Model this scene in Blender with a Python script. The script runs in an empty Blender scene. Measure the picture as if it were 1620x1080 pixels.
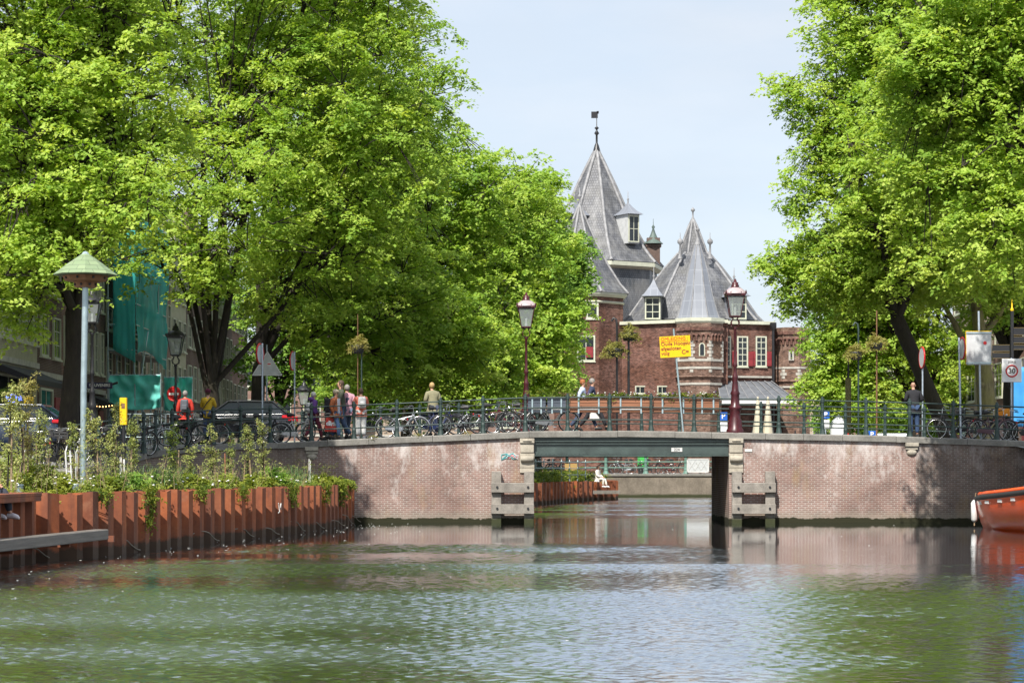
import bpy, bmesh, math, random
import numpy as np
from mathutils import Vector, Matrix
R = math.radians
random.seed(7)
scene = bpy.context.scene
COL = scene.collection
# ------------------------------------------------------------------ camera
F = 3600.0; HX = 810.0; HY = 745.0; EYE = 1.7          # focal length and horizon in photo pixels
cam_d = bpy.data.cameras.new('camera'); cam = bpy.data.objects.new('camera', cam_d); COL.objects.link(cam)
cam.location = (0, 0, EYE); cam.rotation_euler = (R(90), 0, 0)
cam_d.sensor_width = 36; cam_d.lens = 80; cam_d.shift_y = 205 / 1620.0
cam_d.clip_start = 0.5; cam_d.clip_end = 6000
scene.camera = cam
# ------------------------------------------------------------------ light
SUN_EL, SUN_AZ = 50.0, 21.0                               # azimuth: degrees left of straight behind the camera
sx, sy, sz = -math.sin(R(SUN_AZ)) * math.cos(R(SUN_EL)), -math.cos(R(SUN_AZ)) * math.cos(R(SUN_EL)), math.sin(R(SUN_EL))
sun_d = bpy.data.lights.new('sun', 'SUN'); sun = bpy.data.objects.new('sun', sun_d); COL.objects.link(sun)
sun_d.energy = 3.9; sun_d.angle = R(0.5); sun_d.color = (1.0, 0.95, 0.87)
sun.rotation_euler = Vector((sx, sy, sz)).to_track_quat('Z', 'Y').to_euler()
world = bpy.data.worlds.new("World"); scene.world = world; world.use_nodes = True
wn = world.node_tree; bg = wn.nodes['Background']
sky = wn.nodes.new('ShaderNodeTexSky'); sky.sky_type = 'NISHITA'; sky.sun_disc = False
sky.sun_elevation = R(SUN_EL); sky.sun_rotation = R(180 + SUN_AZ)
sky.air_density = 1.0; sky.dust_density = 2.0; sky.ozone_density = 1.4
# thin high haze and faint cloud veils over the sky
_tc = wn.nodes.new('ShaderNodeTexCoord'); _mp = wn.nodes.new('ShaderNodeMapping'); _mp.inputs['Scale'].default_value = (1.6, 1.6, 5); wn.links.new(_tc.outputs['Generated'], _mp.inputs[0])
_nz = wn.nodes.new('ShaderNodeTexNoise'); _nz.inputs['Scale'].default_value = 1.7; _nz.inputs['Detail'].default_value = 5; wn.links.new(_mp.outputs[0], _nz.inputs['Vector'])
_rp = wn.nodes.new('ShaderNodeValToRGB'); _rp.color_ramp.elements[0].position = .35; _rp.color_ramp.elements[0].color = (.72, .72, .72, 1); _rp.color_ramp.elements[1].position = .7; _rp.color_ramp.elements[1].color = (.94, .94, .94, 1); wn.links.new(_nz.outputs['Fac'], _rp.inputs[0])
_mx = wn.nodes.new('ShaderNodeMix'); _mx.data_type = 'RGBA'; _mx.inputs[7].default_value = (2.72, 2.98, 3.3, 1); _n2 = wn.nodes.new('ShaderNodeTexNoise'); _n2.inputs['Scale'].default_value = 5.5; _n2.inputs['Detail'].default_value = 7; _n2.inputs['Roughness'].default_value = .6; wn.links.new(_mp.outputs[0], _n2.inputs['Vector'])
_r2 = wn.nodes.new('ShaderNodeValToRGB'); _e = _r2.color_ramp.elements; _e[0].position = .42; _e[0].color = (2.66, 2.93, 3.28, 1); _e[1].position = .66; _e[1].color = (2.86, 3.06, 3.34, 1); wn.links.new(_n2.outputs['Fac'], _r2.inputs[0]); wn.links.new(_r2.outputs[0], _mx.inputs[7])
wn.links.new(_rp.outputs[0], _mx.inputs[0]); wn.links.new(sky.outputs[0], _mx.inputs[6])
wn.links.new(_mx.outputs[2], bg.inputs[0]); bg.inputs[1].default_value = 0.15
scene.view_settings.view_transform = 'Standard'; scene.view_settings.look = 'None'
scene.view_settings.exposure = 0.84; scene.view_settings.gamma = 1
cy = scene.cycles
scene.render.engine = 'CYCLES'
cy.max_bounces = 9; cy.diffuse_bounces = 6; cy.glossy_bounces = 3; cy.transmission_bounces = 4; cy.transparent_max_bounces = 6
cy.caustics_reflective = False; cy.caustics_refractive = False; cy.use_denoising = True
try: cy.denoiser = 'OPENIMAGEDENOISE'
except Exception: pass
cy.sample_clamp_indirect = 6

# ------------------------------------------------------------------ helpers
def at(px, py, Y): return Vector(((px - HX) * Y / F, Y, EYE + (HY - py) * Y / F))
def ax(px, Y): return (px - HX) * Y / F
def az(py, Y): return EYE + (HY - py) * Y / F
MATS = {}
def mat(name, col, rough=0.7, metal=0.0, noise=0.0, nscale=4.0, spec=0.5, emit=None, coat=0.0):
    """plain material, with a little natural colour variation"""
    if name in MATS: return MATS[name]
    m = bpy.data.materials.new(name); m.use_nodes = True; nt = m.node_tree; b = nt.nodes['Principled BSDF']
    b.inputs['Base Color'].default_value = (*col, 1); b.inputs['Roughness'].default_value = rough
    b.inputs['Metallic'].default_value = metal; b.inputs['Specular IOR Level'].default_value = spec
    if coat: b.inputs['Coat Weight'].default_value = coat
    if noise:
        tc = nt.nodes.new('ShaderNodeTexCoord'); n = nt.nodes.new('ShaderNodeTexNoise'); n.inputs['Scale'].default_value = nscale
        n.inputs['Detail'].default_value = 6
        r = nt.nodes.new('ShaderNodeValToRGB'); e = r.color_ramp.elements
        e[0].position = .3; e[1].position = .7
        e[0].color = (*[c * (1 - noise) for c in col], 1); e[1].color = (*[min(1, c * (1 + noise)) for c in col], 1)
        nt.links.new(tc.outputs['Object'], n.inputs['Vector']); nt.links.new(n.outputs['Fac'], r.inputs[0]); nt.links.new(r.outputs[0], b.inputs['Base Color'])
    if emit:
        b.inputs['Emission Color'].default_value = (*col, 1); b.inputs['Emission Strength'].default_value = emit
    MATS[name] = m; return m

class N:
    """tiny node builder"""
    def __init__(s, name):
        s.m = bpy.data.materials.new(name); s.m.use_nodes = True; s.t = s.m.node_tree; s.b = s.t.nodes['Principled BSDF']; MATS[name] = s.m
    def n(s, typ, **kw):
        nd = s.t.nodes.new(typ)
        for k, v in kw.items():
            if k.startswith('_'): setattr(nd, k[1:], v)
            else: nd.inputs[k].default_value = v
        return nd
    def l(s, a, b): s.t.links.new(a, b)
    def math(s, op, a, b=None, clamp=False):
        nd = s.t.nodes.new('ShaderNodeMath'); nd.operation = op; nd.use_clamp = clamp
        for i, v in enumerate((a, b)):
            if v is None: continue
            if isinstance(v, (int, float)): nd.inputs[i].default_value = v
            else: s.l(v, nd.inputs[i])
        return nd.outputs[0]
    def mix(s, f, a, b, typ='MIX'):
        nd = s.t.nodes.new('ShaderNodeMix'); nd.data_type = 'RGBA'; nd.blend_type = typ
        for sock, v in ((nd.inputs[0], f), (nd.inputs[6], a), (nd.inputs[7], b)):
            if isinstance(v, (int, float)): sock.default_value = v
            elif isinstance(v, tuple): sock.default_value = (*v, 1) if len(v) == 3 else v
            else: s.l(v, sock)
        return nd.outputs[2]
    def ramp(s, f, *stops):
        nd = s.t.nodes.new('ShaderNodeValToRGB'); e = nd.color_ramp.elements
        while len(e) < len(stops): e.new(.5)
        for i, (p, c) in enumerate(stops):
            e[i].position = p; e[i].color = (*c, 1) if isinstance(c, tuple) else (c, c, c, 1)
        s.l(f, nd.inputs[0]); return nd.outputs[0]
    def noise(s, vec, scale, detail=5, rough=.55, stretch=None):
        if stretch:
            mp = s.t.nodes.new('ShaderNodeMapping'); mp.inputs['Scale'].default_value = stretch; s.l(vec, mp.inputs[0]); vec = mp.outputs[0]
        nd = s.n('ShaderNodeTexNoise', Scale=scale, Detail=detail, Roughness=rough); s.l(vec, nd.inputs['Vector']); return nd.outputs['Fac']
    def wallcoord(s):
        """u runs along the wall (horizontal tangent of the face), v is height"""
        g = s.t.nodes.new('ShaderNodeNewGeometry'); tc = s.t.nodes.new('ShaderNodeTexCoord')
        cr = s.t.nodes.new('ShaderNodeVectorMath'); cr.operation = 'CROSS_PRODUCT'; cr.inputs[1].default_value = (0, 0, 1)
        s.l(g.outputs['True Normal'], cr.inputs[0])
        no = s.t.nodes.new('ShaderNodeVectorMath'); no.operation = 'NORMALIZE'; s.l(cr.outputs[0], no.inputs[0])
        d = s.t.nodes.new('ShaderNodeVectorMath'); d.operation = 'DOT_PRODUCT'; s.l(no.outputs[0], d.inputs[0]); s.l(g.outputs['Position'], d.inputs[1])
        sp = s.t.nodes.new('ShaderNodeSeparateXYZ'); s.l(g.outputs['Position'], sp.inputs[0])
        cb = s.t.nodes.new('ShaderNodeCombineXYZ'); s.l(d.outputs['Value'], cb.inputs[0]); s.l(sp.outputs[2], cb.inputs[1])
        s.pos = g.outputs['Position']; s.z = sp.outputs[2]; s.u = d.outputs['Value']; s.obj = tc.outputs['Object']
        return cb.outputs[0]
    def bump(s, h, strength=.3, dist=.02):
        b = s.n('ShaderNodeBump', Strength=strength, Distance=dist); s.l(h, b.inputs['Height']); s.l(b.outputs[0], s.b.inputs['Normal'])

def brick_mat(name, c1, c2, mortar, bw=.21, bh=.066, msize=.011, patch=None, base=False, dirt=.35, bumps=.25, efflo=0.0, grain=0.0):
    s = N(name); v = s.wallcoord()
    bt = s.n('ShaderNodeTexBrick', Scale=1.0, _offset=.5)
    bt.inputs['Brick Width'].default_value = bw; bt.inputs['Row Height'].default_value = bh; bt.inputs['Mortar Size'].default_value = msize
    bt.inputs['Mortar Smooth'].default_value = .2; bt.inputs['Bias'].default_value = 0.0
    bt.inputs['Color1'].default_value = (*c1, 1); bt.inputs['Color2'].default_value = (*c2, 1); bt.inputs['Mortar'].default_value = (*mortar, 1)
    s.l(v, bt.inputs['Vector'])
    c = bt.outputs['Color']
    big = s.noise(s.pos, .6, 6); mid = s.noise(s.pos, 3.0, 6)
    c = s.mix(s.math('MULTIPLY', s.ramp(big, (.38, 0.0), (.68, 1.0)), dirt), c, tuple(x * .45 for x in c1), 'MIX')
    c = s.mix(s.math('MULTIPLY', s.ramp(mid, (.4, 0.0), (.75, 1.0)), dirt * .6), c, tuple(min(1, x * 1.5) for x in c2), 'MIX')
    if grain:
        gr = s.noise(s.pos, 2.2, 6, .7, (1, 1, 3.0)); c = s.mix(grain, c, s.ramp(gr, (.3, .12), (.5, .5), (.72, .95)), 'OVERLAY')
    if patch:
        p = s.ramp(s.noise(s.pos, .35, 4), (.5, 0.0), (.6, 1.0)); c = s.mix(s.math('MULTIPLY', p, .8), c, patch, 'MULTIPLY')
    if efflo:
        e1 = s.noise(s.pos, 1.9, 9, .72, (1.0, 1.0, .45)); zz = s.math('MULTIPLY', s.math('SUBTRACT', s.z, 1.3), .75, True)
        k = s.math('MULTIPLY', s.ramp(s.math('ADD', s.math('MULTIPLY', e1, 1.0), s.math('MULTIPLY', zz, .15)), (.60, 0.0), (.76, 1.0)), efflo)
        # the white salts keep off a part of the joints
        c = s.mix(s.math('MULTIPLY', k, s.ramp(bt.outputs['Fac'], (0.0, 1.0), (1.0, .45))), c, (.72, .68, .66))
        oc = s.ramp(s.noise(s.pos, .8, 6, .6, (1.3, 1.0, .5)), (.56, 0.0), (.68, 1.0)); c = s.mix(s.math('MULTIPLY', oc, .4), c, (.36, .25, .11))
        st = s.ramp(s.noise(s.pos, 1.6, 5, .6, (1.0, 1.0, .12)), (.6, 0.0), (.72, 1.0)); c = s.mix(s.math('MULTIPLY', st, .5), c, (.17, .13, .08))
    if base:
        w = s.math('ADD', s.z, s.math('MULTIPLY', s.noise(s.pos, 2.5, 7, .7), -.28))
        g2 = s.ramp(w, (.05, 1.0), (.34, 0.0)); c = s.mix(s.math('MULTIPLY', g2, .55), c, (.27, .25, .2))
        g = s.ramp(w, (0.0, 1.0), (.005, .9), (.03, 0.0)); c = s.mix(g, c, (.03, .03, .016))
    s.l(c, s.b.inputs['Base Color']); s.b.inputs['Roughness'].default_value = .9; s.b.inputs['Specular IOR Level'].default_value = .2
    s.bump(s.math('ADD', s.math('MULTIPLY', bt.outputs['Fac'], -1.0), s.math('MULTIPLY', mid, .8)), bumps, .012)
    return s.m

def tag(o, label=None, cat=None, group=None, kind=None):
    if label: o['label'] = label
    if cat: o['category'] = cat
    if group: o['group'] = group
    if kind: o['kind'] = kind
    return o
def thing(name, label, cat, loc=(0, 0, 0), rz=0.0, group=None):
    o = bpy.data.objects.new(name, None); COL.objects.link(o); o.location = loc; o.rotation_euler = (0, 0, rz)
    o.empty_display_size = .2
    return tag(o, label, cat, group)
def copy_tree(o, parent=None):
    c = o.copy(); COL.objects.link(c)
    if parent is not None: c.parent = parent
    for ch in list(o.children): copy_tree(ch, c)
    return c
def place(proto, used, loc, rz=0, label=None, group=None, scale=None):
    """first call uses the built thing itself, later calls copy it"""
    if used.get(proto.name): o = copy_tree(proto)
    else: used[proto.name] = True; o = proto
    o.location = loc; o.rotation_euler = (0, 0, rz)
    if scale: o.scale = (scale,) * 3
    if label: o['label'] = label
    if group: o['group'] = group
    return o
USED = {}

class MB:
    """collects shapes; build() links them as ONE mesh object"""
    def __init__(s): s.v = []; s.f = []; s.mi = []; s.sm = []
    def add(s, vs, fs, mi=0, sm=False):
        k = len(s.v); s.v += [tuple(v) for v in vs]; s.f += [tuple(i + k for i in f) for f in fs]; s.mi += [mi] * len(fs); s.sm += [sm] * len(fs); return s
    def box(s, c, d, mi=0, M=None):
        x, y, z = d[0] / 2, d[1] / 2, d[2] / 2; c = Vector(c)
        P = [Vector((a * x, b * y, e * z)) for a, b, e in ((-1, -1, -1), (1, -1, -1), (1, 1, -1), (-1, 1, -1), (-1, -1, 1), (1, -1, 1), (1, 1, 1), (-1, 1, 1))]
        if M is not None: P = [M @ p for p in P]
        return s.add([p + c for p in P], [(3, 2, 1, 0), (4, 5, 6, 7), (0, 1, 5, 4), (1, 2, 6, 5), (2, 3, 7, 6), (3, 0, 4, 7)], mi)
    def tube(s, a, b, r1, r2=None, n=8, mi=0, caps=True, sm=True):
        a = Vector(a); b = Vector(b); r2 = r1 if r2 is None else r2; d = b - a
        if d.length < 1e-6: return s
        q = d.to_track_quat('Z', 'Y'); vs = []
        for p, r in ((a, r1), (b, r2)):
            for i in range(n): t = 2 * math.pi * i / n; vs.append(p + q @ Vector((r * math.cos(t), r * math.sin(t), 0)))
        s.add(vs, [(i, (i + 1) % n, n + (i + 1) % n, n + i) for i in range(n)], mi, sm)
        if caps: s.add(vs[:n], [tuple(reversed(range(n)))], mi); s.add(vs[n:], [tuple(range(n))], mi)
        return s
    def path(s, pts, rs, n=6, mi=0, caps=True):
        pts = [Vector(p) for p in pts]
        if not isinstance(rs, (list, tuple)): rs = [rs] * len(pts)
        vs = []; up = Vector((0, 0, 1)); prev = None
        for i, p in enumerate(pts):
            d = (pts[min(i + 1, len(pts) - 1)] - pts[max(i - 1, 0)]).normalized()
            if prev is None: u = d.orthogonal().normalized()
            else: u = (prev - d * prev.dot(d)); u = u.normalized() if u.length > 1e-5 else d.orthogonal().normalized()
            prev = u; w = d.cross(u)
            for k in range(n): t = 2 * math.pi * k / n; vs.append(p + (u * math.cos(t) + w * math.sin(t)) * rs[i])
        fs = []
        for i in range(len(pts) - 1):
            for k in range(n): fs.append((i * n + k, i * n + (k + 1) % n, (i + 1) * n + (k + 1) % n, (i + 1) * n + k))
        s.add(vs, fs, mi, True)
        if caps: s.add(vs[:n], [tuple(reversed(range(n)))], mi); s.add(vs[-n:], [tuple(range(n))], mi)
        return s
    def lathe(s, prof, n=12, c=(0, 0, 0), mi=0, rot=0.0, sm=True, sy=1.0):
        vs = []; k = len(prof)
        for r, z in prof:
            for i in range(n): t = 2 * math.pi * i / n + rot; vs.append((c[0] + r * math.cos(t), c[1] + sy * r * math.sin(t), c[2] + z))
        fs = [(j * n + i, j * n + (i + 1) % n, (j + 1) * n + (i + 1) % n, (j + 1) * n + i) for j in range(k - 1) for i in range(n)]
        s.add(vs, fs, mi, sm)
        if prof[0][0] > 1e-4: s.add(vs[:n], [tuple(reversed(range(n)))], mi)
        if prof[-1][0] > 1e-4: s.add(vs[-n:], [tuple(range(n))], mi)
        return s
    def prism(s, poly, h0, h1, axis='z', mi=0):
        """polygon extruded along an axis; poly points are the two other coordinates"""
        def P(a, b, h): return {'z': (a, b, h), 'y': (a, h, b), 'x': (h, a, b)}[axis]
        n = len(poly); vs = [P(a, b, h0) for a, b in poly] + [P(a, b, h1) for a, b in poly]
        return s.add(vs, [tuple(range(n)), tuple(reversed(range(n, 2 * n)))] + [((i + 1) % n, i, n + i, n + (i + 1) % n) for i in range(n)], mi)
    def ball(s, c, r, n=8, mi=0, sz=1.0, sx=1.0, sy=1.0):
        m = max(4, n // 2 + 1); prof = [(r * math.sin(math.pi * j / m) , -r * sz * math.cos(math.pi * j / m)) for j in range(m + 1)]
        k = len(s.v); s.lathe([(max(a, 1e-5), b) for a, b in prof], n, (0, 0, 0), mi)
        for i in range(k, len(s.v)): x, y, z = s.v[i]; s.v[i] = (x * sx + c[0], y * sy + c[1], z + c[2])
        return s
    def build(s, name, mats, parent=None, loc=None, bevel=0.0, recalc=True):
        me = bpy.data.meshes.new(name); me.from_pydata(s.v, [], s.f)
        if not isinstance(mats, (list, tuple)): mats = [mats]
        for m in mats: me.materials.append(MATS[m] if isinstance(m, str) else m)
        me.polygons.foreach_set('material_index', s.mi); me.polygons.foreach_set('use_smooth', s.sm)
        if recalc or bevel:
            bm = bmesh.new(); bm.from_mesh(me)
            if recalc: bmesh.ops.recalc_face_normals(bm, faces=bm.faces)
            if bevel: bmesh.ops.bevel(bm, geom=[e for e in bm.edges if e.calc_face_angle(0) > .5], offset=bevel, segments=1, affect='EDGES')
            bm.to_mesh(me); bm.free()
        me.update(); o = bpy.data.objects.new(name, me); COL.objects.link(o)
        if parent is not None: o.parent = parent
        if loc is not None: o.location = loc
        return o

def text_obj(name, body, size, m, parent, loc, rot, extrude=.004, bold=0.0, align='CENTER'):
    cu = bpy.data.curves.new(name, 'FONT'); cu.body = body; cu.size = size; cu.extrude = extrude; cu.align_x = align; cu.align_y = 'CENTER'; cu.offset = bold
    t = bpy.data.objects.new('tmp', cu); COL.objects.link(t)
    bpy.context.view_layer.update()
    me = bpy.data.meshes.new_from_object(t.evaluated_get(bpy.context.evaluated_depsgraph_get()))
    bpy.data.objects.remove(t); o = bpy.data.objects.new(name, me); me.materials.clear(); me.materials.append(MATS[m]); COL.objects.link(o)
    o.parent = parent; o.location = loc; o.rotation_euler = rot
    return o

# ------------------------------------------------------------------ materials
mat('steel_grey', (.36, .45, .47), .45, .6, .15, 6); mat('dark_green', (.026, .048, .043), .5, 0, .25, 5); mat('black_metal', (.018, .018, .02), .4)
mat('lamp_top', (.42, .34, .35), .4, 0, .15, 6); mat('girder_paint', (.045, .065, .06), .5, 0, .3, 3); mat('wine_red', (.06, .010, .014), .35, 0, .3, 8); mat('rubber', (.02, .02, .02), .8); mat('chrome', (.6, .6, .6), .25, 1.0)
mat('white_paint', (.62, .62, .60), .5, 0, .06, 3); mat('nest_wood', (.22, .11, .05), .7, 0, .2, 4); mat('black_plastic', (.03, .03, .032), .5); mat('lamp_glass', (.55, .6, .6), .1, 0, .1, 3)
mat('glass_dark', (.02, .025, .03), .08, 0, .3, 1.2); mat('cream_paint', (.50, .51, .40), .6, 0, .1, 2); mat('red_paint', (.55, .03, .02), .5)
mat('shutter_red', (.22, .02, .025), .6, 0, .2, 3)
def stone_mat(name, c, vs=.3, sc=2.0, base=False):
    s = N(name); v = s.wallcoord(); a = s.noise(s.pos, sc, 8, .65); b = s.noise(s.pos, sc * 9, 4); st = s.noise(s.pos, 2.0, 4, .6, (1, 1, .15))
    c0 = s.ramp(a, (.3, tuple(x * (1 - vs) for x in c)), (.7, tuple(min(1, x * (1 + vs)) for x in c)))
    c0 = s.mix(s.math('MULTIPLY', s.ramp(st, (.5, 0.0), (.7, 1.0)), .4), c0, tuple(x * .45 for x in c))
    c0 = s.mix(.25, c0, s.ramp(b, (.3, 0.1), (.7, .9)), 'SOFT_LIGHT')
    if base:
        w = s.math('ADD', s.z, s.math('MULTIPLY', a, -.25)); c0 = s.mix(s.ramp(w, (0.0, 1.0), (.12, 0.0)), c0, (.03, .035, .01))
    s.l(c0, s.b.inputs['Base Color']); s.b.inputs['Roughness'].default_value = .85; s.bump(b, .2, .01); return s.m
stone_mat('coping_stone', (.215, .205, .185), .25); stone_mat('sandstone', (.42, .38, .31), .25, 3, True); stone_mat('old_wood', (.27, .245, .215), .3, 4, True)
stone_mat('pale_stone', (.42, .40, .35), .2); stone_mat('concrete', (.3, .29, .27), .2, 1.0, True); stone_mat('paving', (.22, .21, .2), .2, 1.0)
stone_mat('asphalt', (.06, .06, .06), .2, 1.0); stone_mat('soil', (.06, .045, .03), .3)
brick_mat('bridge_brick', (.18, .090, .072), (.30, .178, .148), (.45, .405, .37), msize=.015, base=True, efflo=.8, dirt=.6)
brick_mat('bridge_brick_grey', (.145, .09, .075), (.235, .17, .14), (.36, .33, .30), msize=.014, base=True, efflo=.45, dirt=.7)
brick_mat('quay_brick', (.20, .14, .115), (.27, .20, .16), (.33, .3, .27), base=True, dirt=.5)
brick_mat('gate_brick', (.105, .048, .037), (.18, .09, .068), (.26, .20, .17), bw=.34, bh=.13, dirt=.75, patch=(.72, .64, .56), grain=.9)
brick_mat('tower_brick', (.125, .065, .046), (.20, .125, .092), (.32, .27, .23), bw=.34, bh=.13, dirt=.75, patch=(.7, .66, .6), grain=.9)
brick_mat('house_brick', (.16, .075, .055), (.22, .11, .08), (.3, .26, .23), dirt=.4)
brick_mat('house_brick_dark', (.09, .05, .042), (.13, .075, .06), (.2, .18, .16), dirt=.4)
brick_mat('house_brick_pale', (.34, .25, .18), (.4, .3, .23), (.4, .36, .3), dirt=.3)
def slate_mat(name, c, row=.32):
    s = N(name); v = s.wallcoord()
    bt = s.n('ShaderNodeTexBrick', Scale=1.0, _offset=.5); bt.inputs['Brick Width'].default_value = .28; bt.inputs['Row Height'].default_value = row
    bt.inputs['Mortar Size'].default_value = .035; bt.inputs['Mortar Smooth'].default_value = .6; bt.inputs['Bias'].default_value = 0
    bt.inputs['Color1'].default_value = (*[x * .8 for x in c], 1); bt.inputs['Color2'].default_value = (*[x * 1.2 for x in c], 1); bt.inputs['Mortar'].default_value = (*[x * .45 for x in c], 1)
    s.l(v, bt.inputs['Vector']); c0 = bt.outputs['Color']
    st = s.noise(s.pos, 1.1, 7, .7, (1, 1, .22)); c0 = s.mix(s.math('MULTIPLY', s.ramp(st, (.45, 0.0), (.72, 1.0)), .65), c0, (.30, .30, .30))
    b = s.noise(s.pos, .5, 5); c0 = s.mix(s.math('MULTIPLY', s.ramp(b, (.45, 0.0), (.7, 1.0)), .4), c0, (.13, .125, .105))
    s.l(c0, s.b.inputs['Base Color']); s.b.inputs['Roughness'].default_value = .55; s.bump(bt.outputs['Fac'], .35, .03); return s.m
slate_mat('slate', (.088, .092, .105)); slate_mat('slate_blue', (.085, .095, .11), .25)
def lead_mat():
    s = N('lead'); v = s.wallcoord()
    bt = s.n('ShaderNodeTexBrick', Scale=1.0, _offset=0.0); bt.inputs['Brick Width'].default_value = .75; bt.inputs['Row Height'].default_value = 1.6
    bt.inputs['Mortar Size'].default_value = .03; bt.inputs['Color1'].default_value = (.19, .205, .235, 1); bt.inputs['Color2'].default_value = (.215, .23, .26, 1); bt.inputs['Mortar'].default_value = (.29, .31, .34, 1)
    s.l(v, bt.inputs['Vector']); st = s.noise(s.pos, 1.5, 6, .65, (1, 1, .15))
    c0 = s.mix(s.math('MULTIPLY', s.ramp(st, (.4, 0.0), (.7, 1.0)), .5), bt.outputs['Color'], (.22, .24, .28))
    s.l(c0, s.b.inputs['Base Color']); s.b.inputs['Roughness'].default_value = .5
lead_mat(); mat('lead_strip', (.24, .24, .245), .6, 0, .3, 2)
def rust_mat():
    s = N('rust'); v = s.wallcoord(); a = s.noise(s.pos, 1.4, 8, .65); st = s.noise(s.pos, 3.0, 6, .6, (1, 1, .1)); f = s.noise(s.pos, 14, 4)
    c = s.ramp(a, (.3, (.24, .065, .025)), (.5, (.38, .105, .034)), (.72, (.48, .155, .055)))
    c = s.mix(s.math('MULTIPLY', s.ramp(st, (.42, 0.0), (.65, 1.0)), .7), c, (.12, .042, .024)); c = s.mix(.2, c, s.ramp(f, (.3, .2), (.7, .8)), 'SOFT_LIGHT')
    rb = s.noise(s.pos, 1.1, 3, .5, (1, 1, .04)); c = s.mix(s.ramp(rb, (.40, .65), (.56, 0.0)), c, (.13, .05, .032)); bl = s.noise(s.pos, 2.6, 8, .7); c = s.mix(s.math('MULTIPLY', s.ramp(bl, (.56, 0.0), (.66, 1.0)), .6), c, (.30, .13, .07)); c = s.mix(s.math('MULTIPLY', s.ramp(bl, (.30, 1.0), (.40, 0.0)), .6), c, (.09, .035, .025))
    w = s.math('ADD', s.z, s.math('MULTIPLY', s.noise(s.pos, 3, 7, .7), -.35)); c = s.mix(s.ramp(w, (0.0, 1.0), (.07, 0.0)), c, (.03, .03, .014))
    c = s.mix(s.math('MULTIPLY', s.ramp(w, (.05, 1.0), (.4, 0.0)), .4), c, (.13, .06, .04))
    s.l(c, s.b.inputs['Base Color']); s.b.inputs['Roughness'].default_value = .8; s.bump(f, .2, .01)
rust_mat()
def wood_mat(name, c):
    s = N(name); v = s.wallcoord(); a = s.noise(s.pos, 3, 6, .6, (.3, .3, 6)); c0 = s.ramp(a, (.3, tuple(x * .6 for x in c)), (.7, tuple(x * 1.25 for x in c)))
    s.l(c0, s.b.inputs['Base Color']); s.b.inputs['Roughness'].default_value = .6
wood_mat('orange_wood', (.28, .12, .062)); wood_mat('wet_wood', (.17, .15, .13)); wood_mat('brown_wood', (.2, .1, .05)); wood_mat('stake_wood', (.35, .25, .15))
def bark_mat(name, c, moss=(.11, .11, .03), mk=.5):
    s = N(name); v = s.wallcoord(); a = s.noise(s.obj, 9, 7, .7, (1, 1, .25)); b = s.noise(s.obj, 1.3, 5)
    c0 = s.ramp(a, (.3, tuple(x * .4 for x in c)), (.7, tuple(x * 1.3 for x in c))); c0 = s.mix(s.math('MULTIPLY', s.ramp(b, (.4, 0.0), (.65, 1.0)), mk), c0, moss)
    s.l(c0, s.b.inputs['Base Color']); s.b.inputs['Roughness'].default_value = .95; s.bump(a, .8, .04)
bark_mat('bark', (.026, .020, .015), (.038, .036, .014), .35); bark_mat('pale_bark', (.26, .22, .12), (.25, .24, .07), .7)  # elm bark toned near black to stand in for canopy shade on trunks
def leaf_mat(name, c1, c2, c3, trans=.42, tone=1.0):
    s = N(name); at_ = s.t.nodes.new('ShaderNodeAttribute'); at_.attribute_name = 'tint'
    c = s.ramp(at_.outputs['Fac'], (0.0, c1), (.5, c2), (1.0, c3))
    s.l(c, s.b.inputs['Base Color']); s.b.inputs['Roughness'].default_value = .55; s.b.inputs['Specular IOR Level'].default_value = .3
    tr = s.n('ShaderNodeBsdfTranslucent'); tc = s.mix(1.0, c, (1.0, .95, .45), 'MULTIPLY'); s.l(tc, tr.inputs[0])
    mx = s.n('ShaderNodeMixShader', Fac=trans); s.l(s.b.outputs[0], mx.inputs[1]); s.l(tr.outputs[0], mx.inputs[2])
    s.l(mx.outputs[0], s.t.nodes['Material Output'].inputs[0]); return s.m
leaf_mat('leaf', (.205, .37, .05), (.395, .575, .085), (.59, .72, .15), .52)
leaf_mat('leaf_dark', (.11, .24, .04), (.22, .39, .06), (.34, .50, .09), .48)
leaf_mat('leaf_garden', (.05, .10, .015), (.14, .2, .02), (.32, .36, .05))
leaf_mat('leaf_sage', (.15, .21, .05), (.31, .37, .10), (.52, .52, .2))
leaf_mat('leaf_basket', (.16, .17, .03), (.3, .3, .07), (.42, .37, .13))
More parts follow.
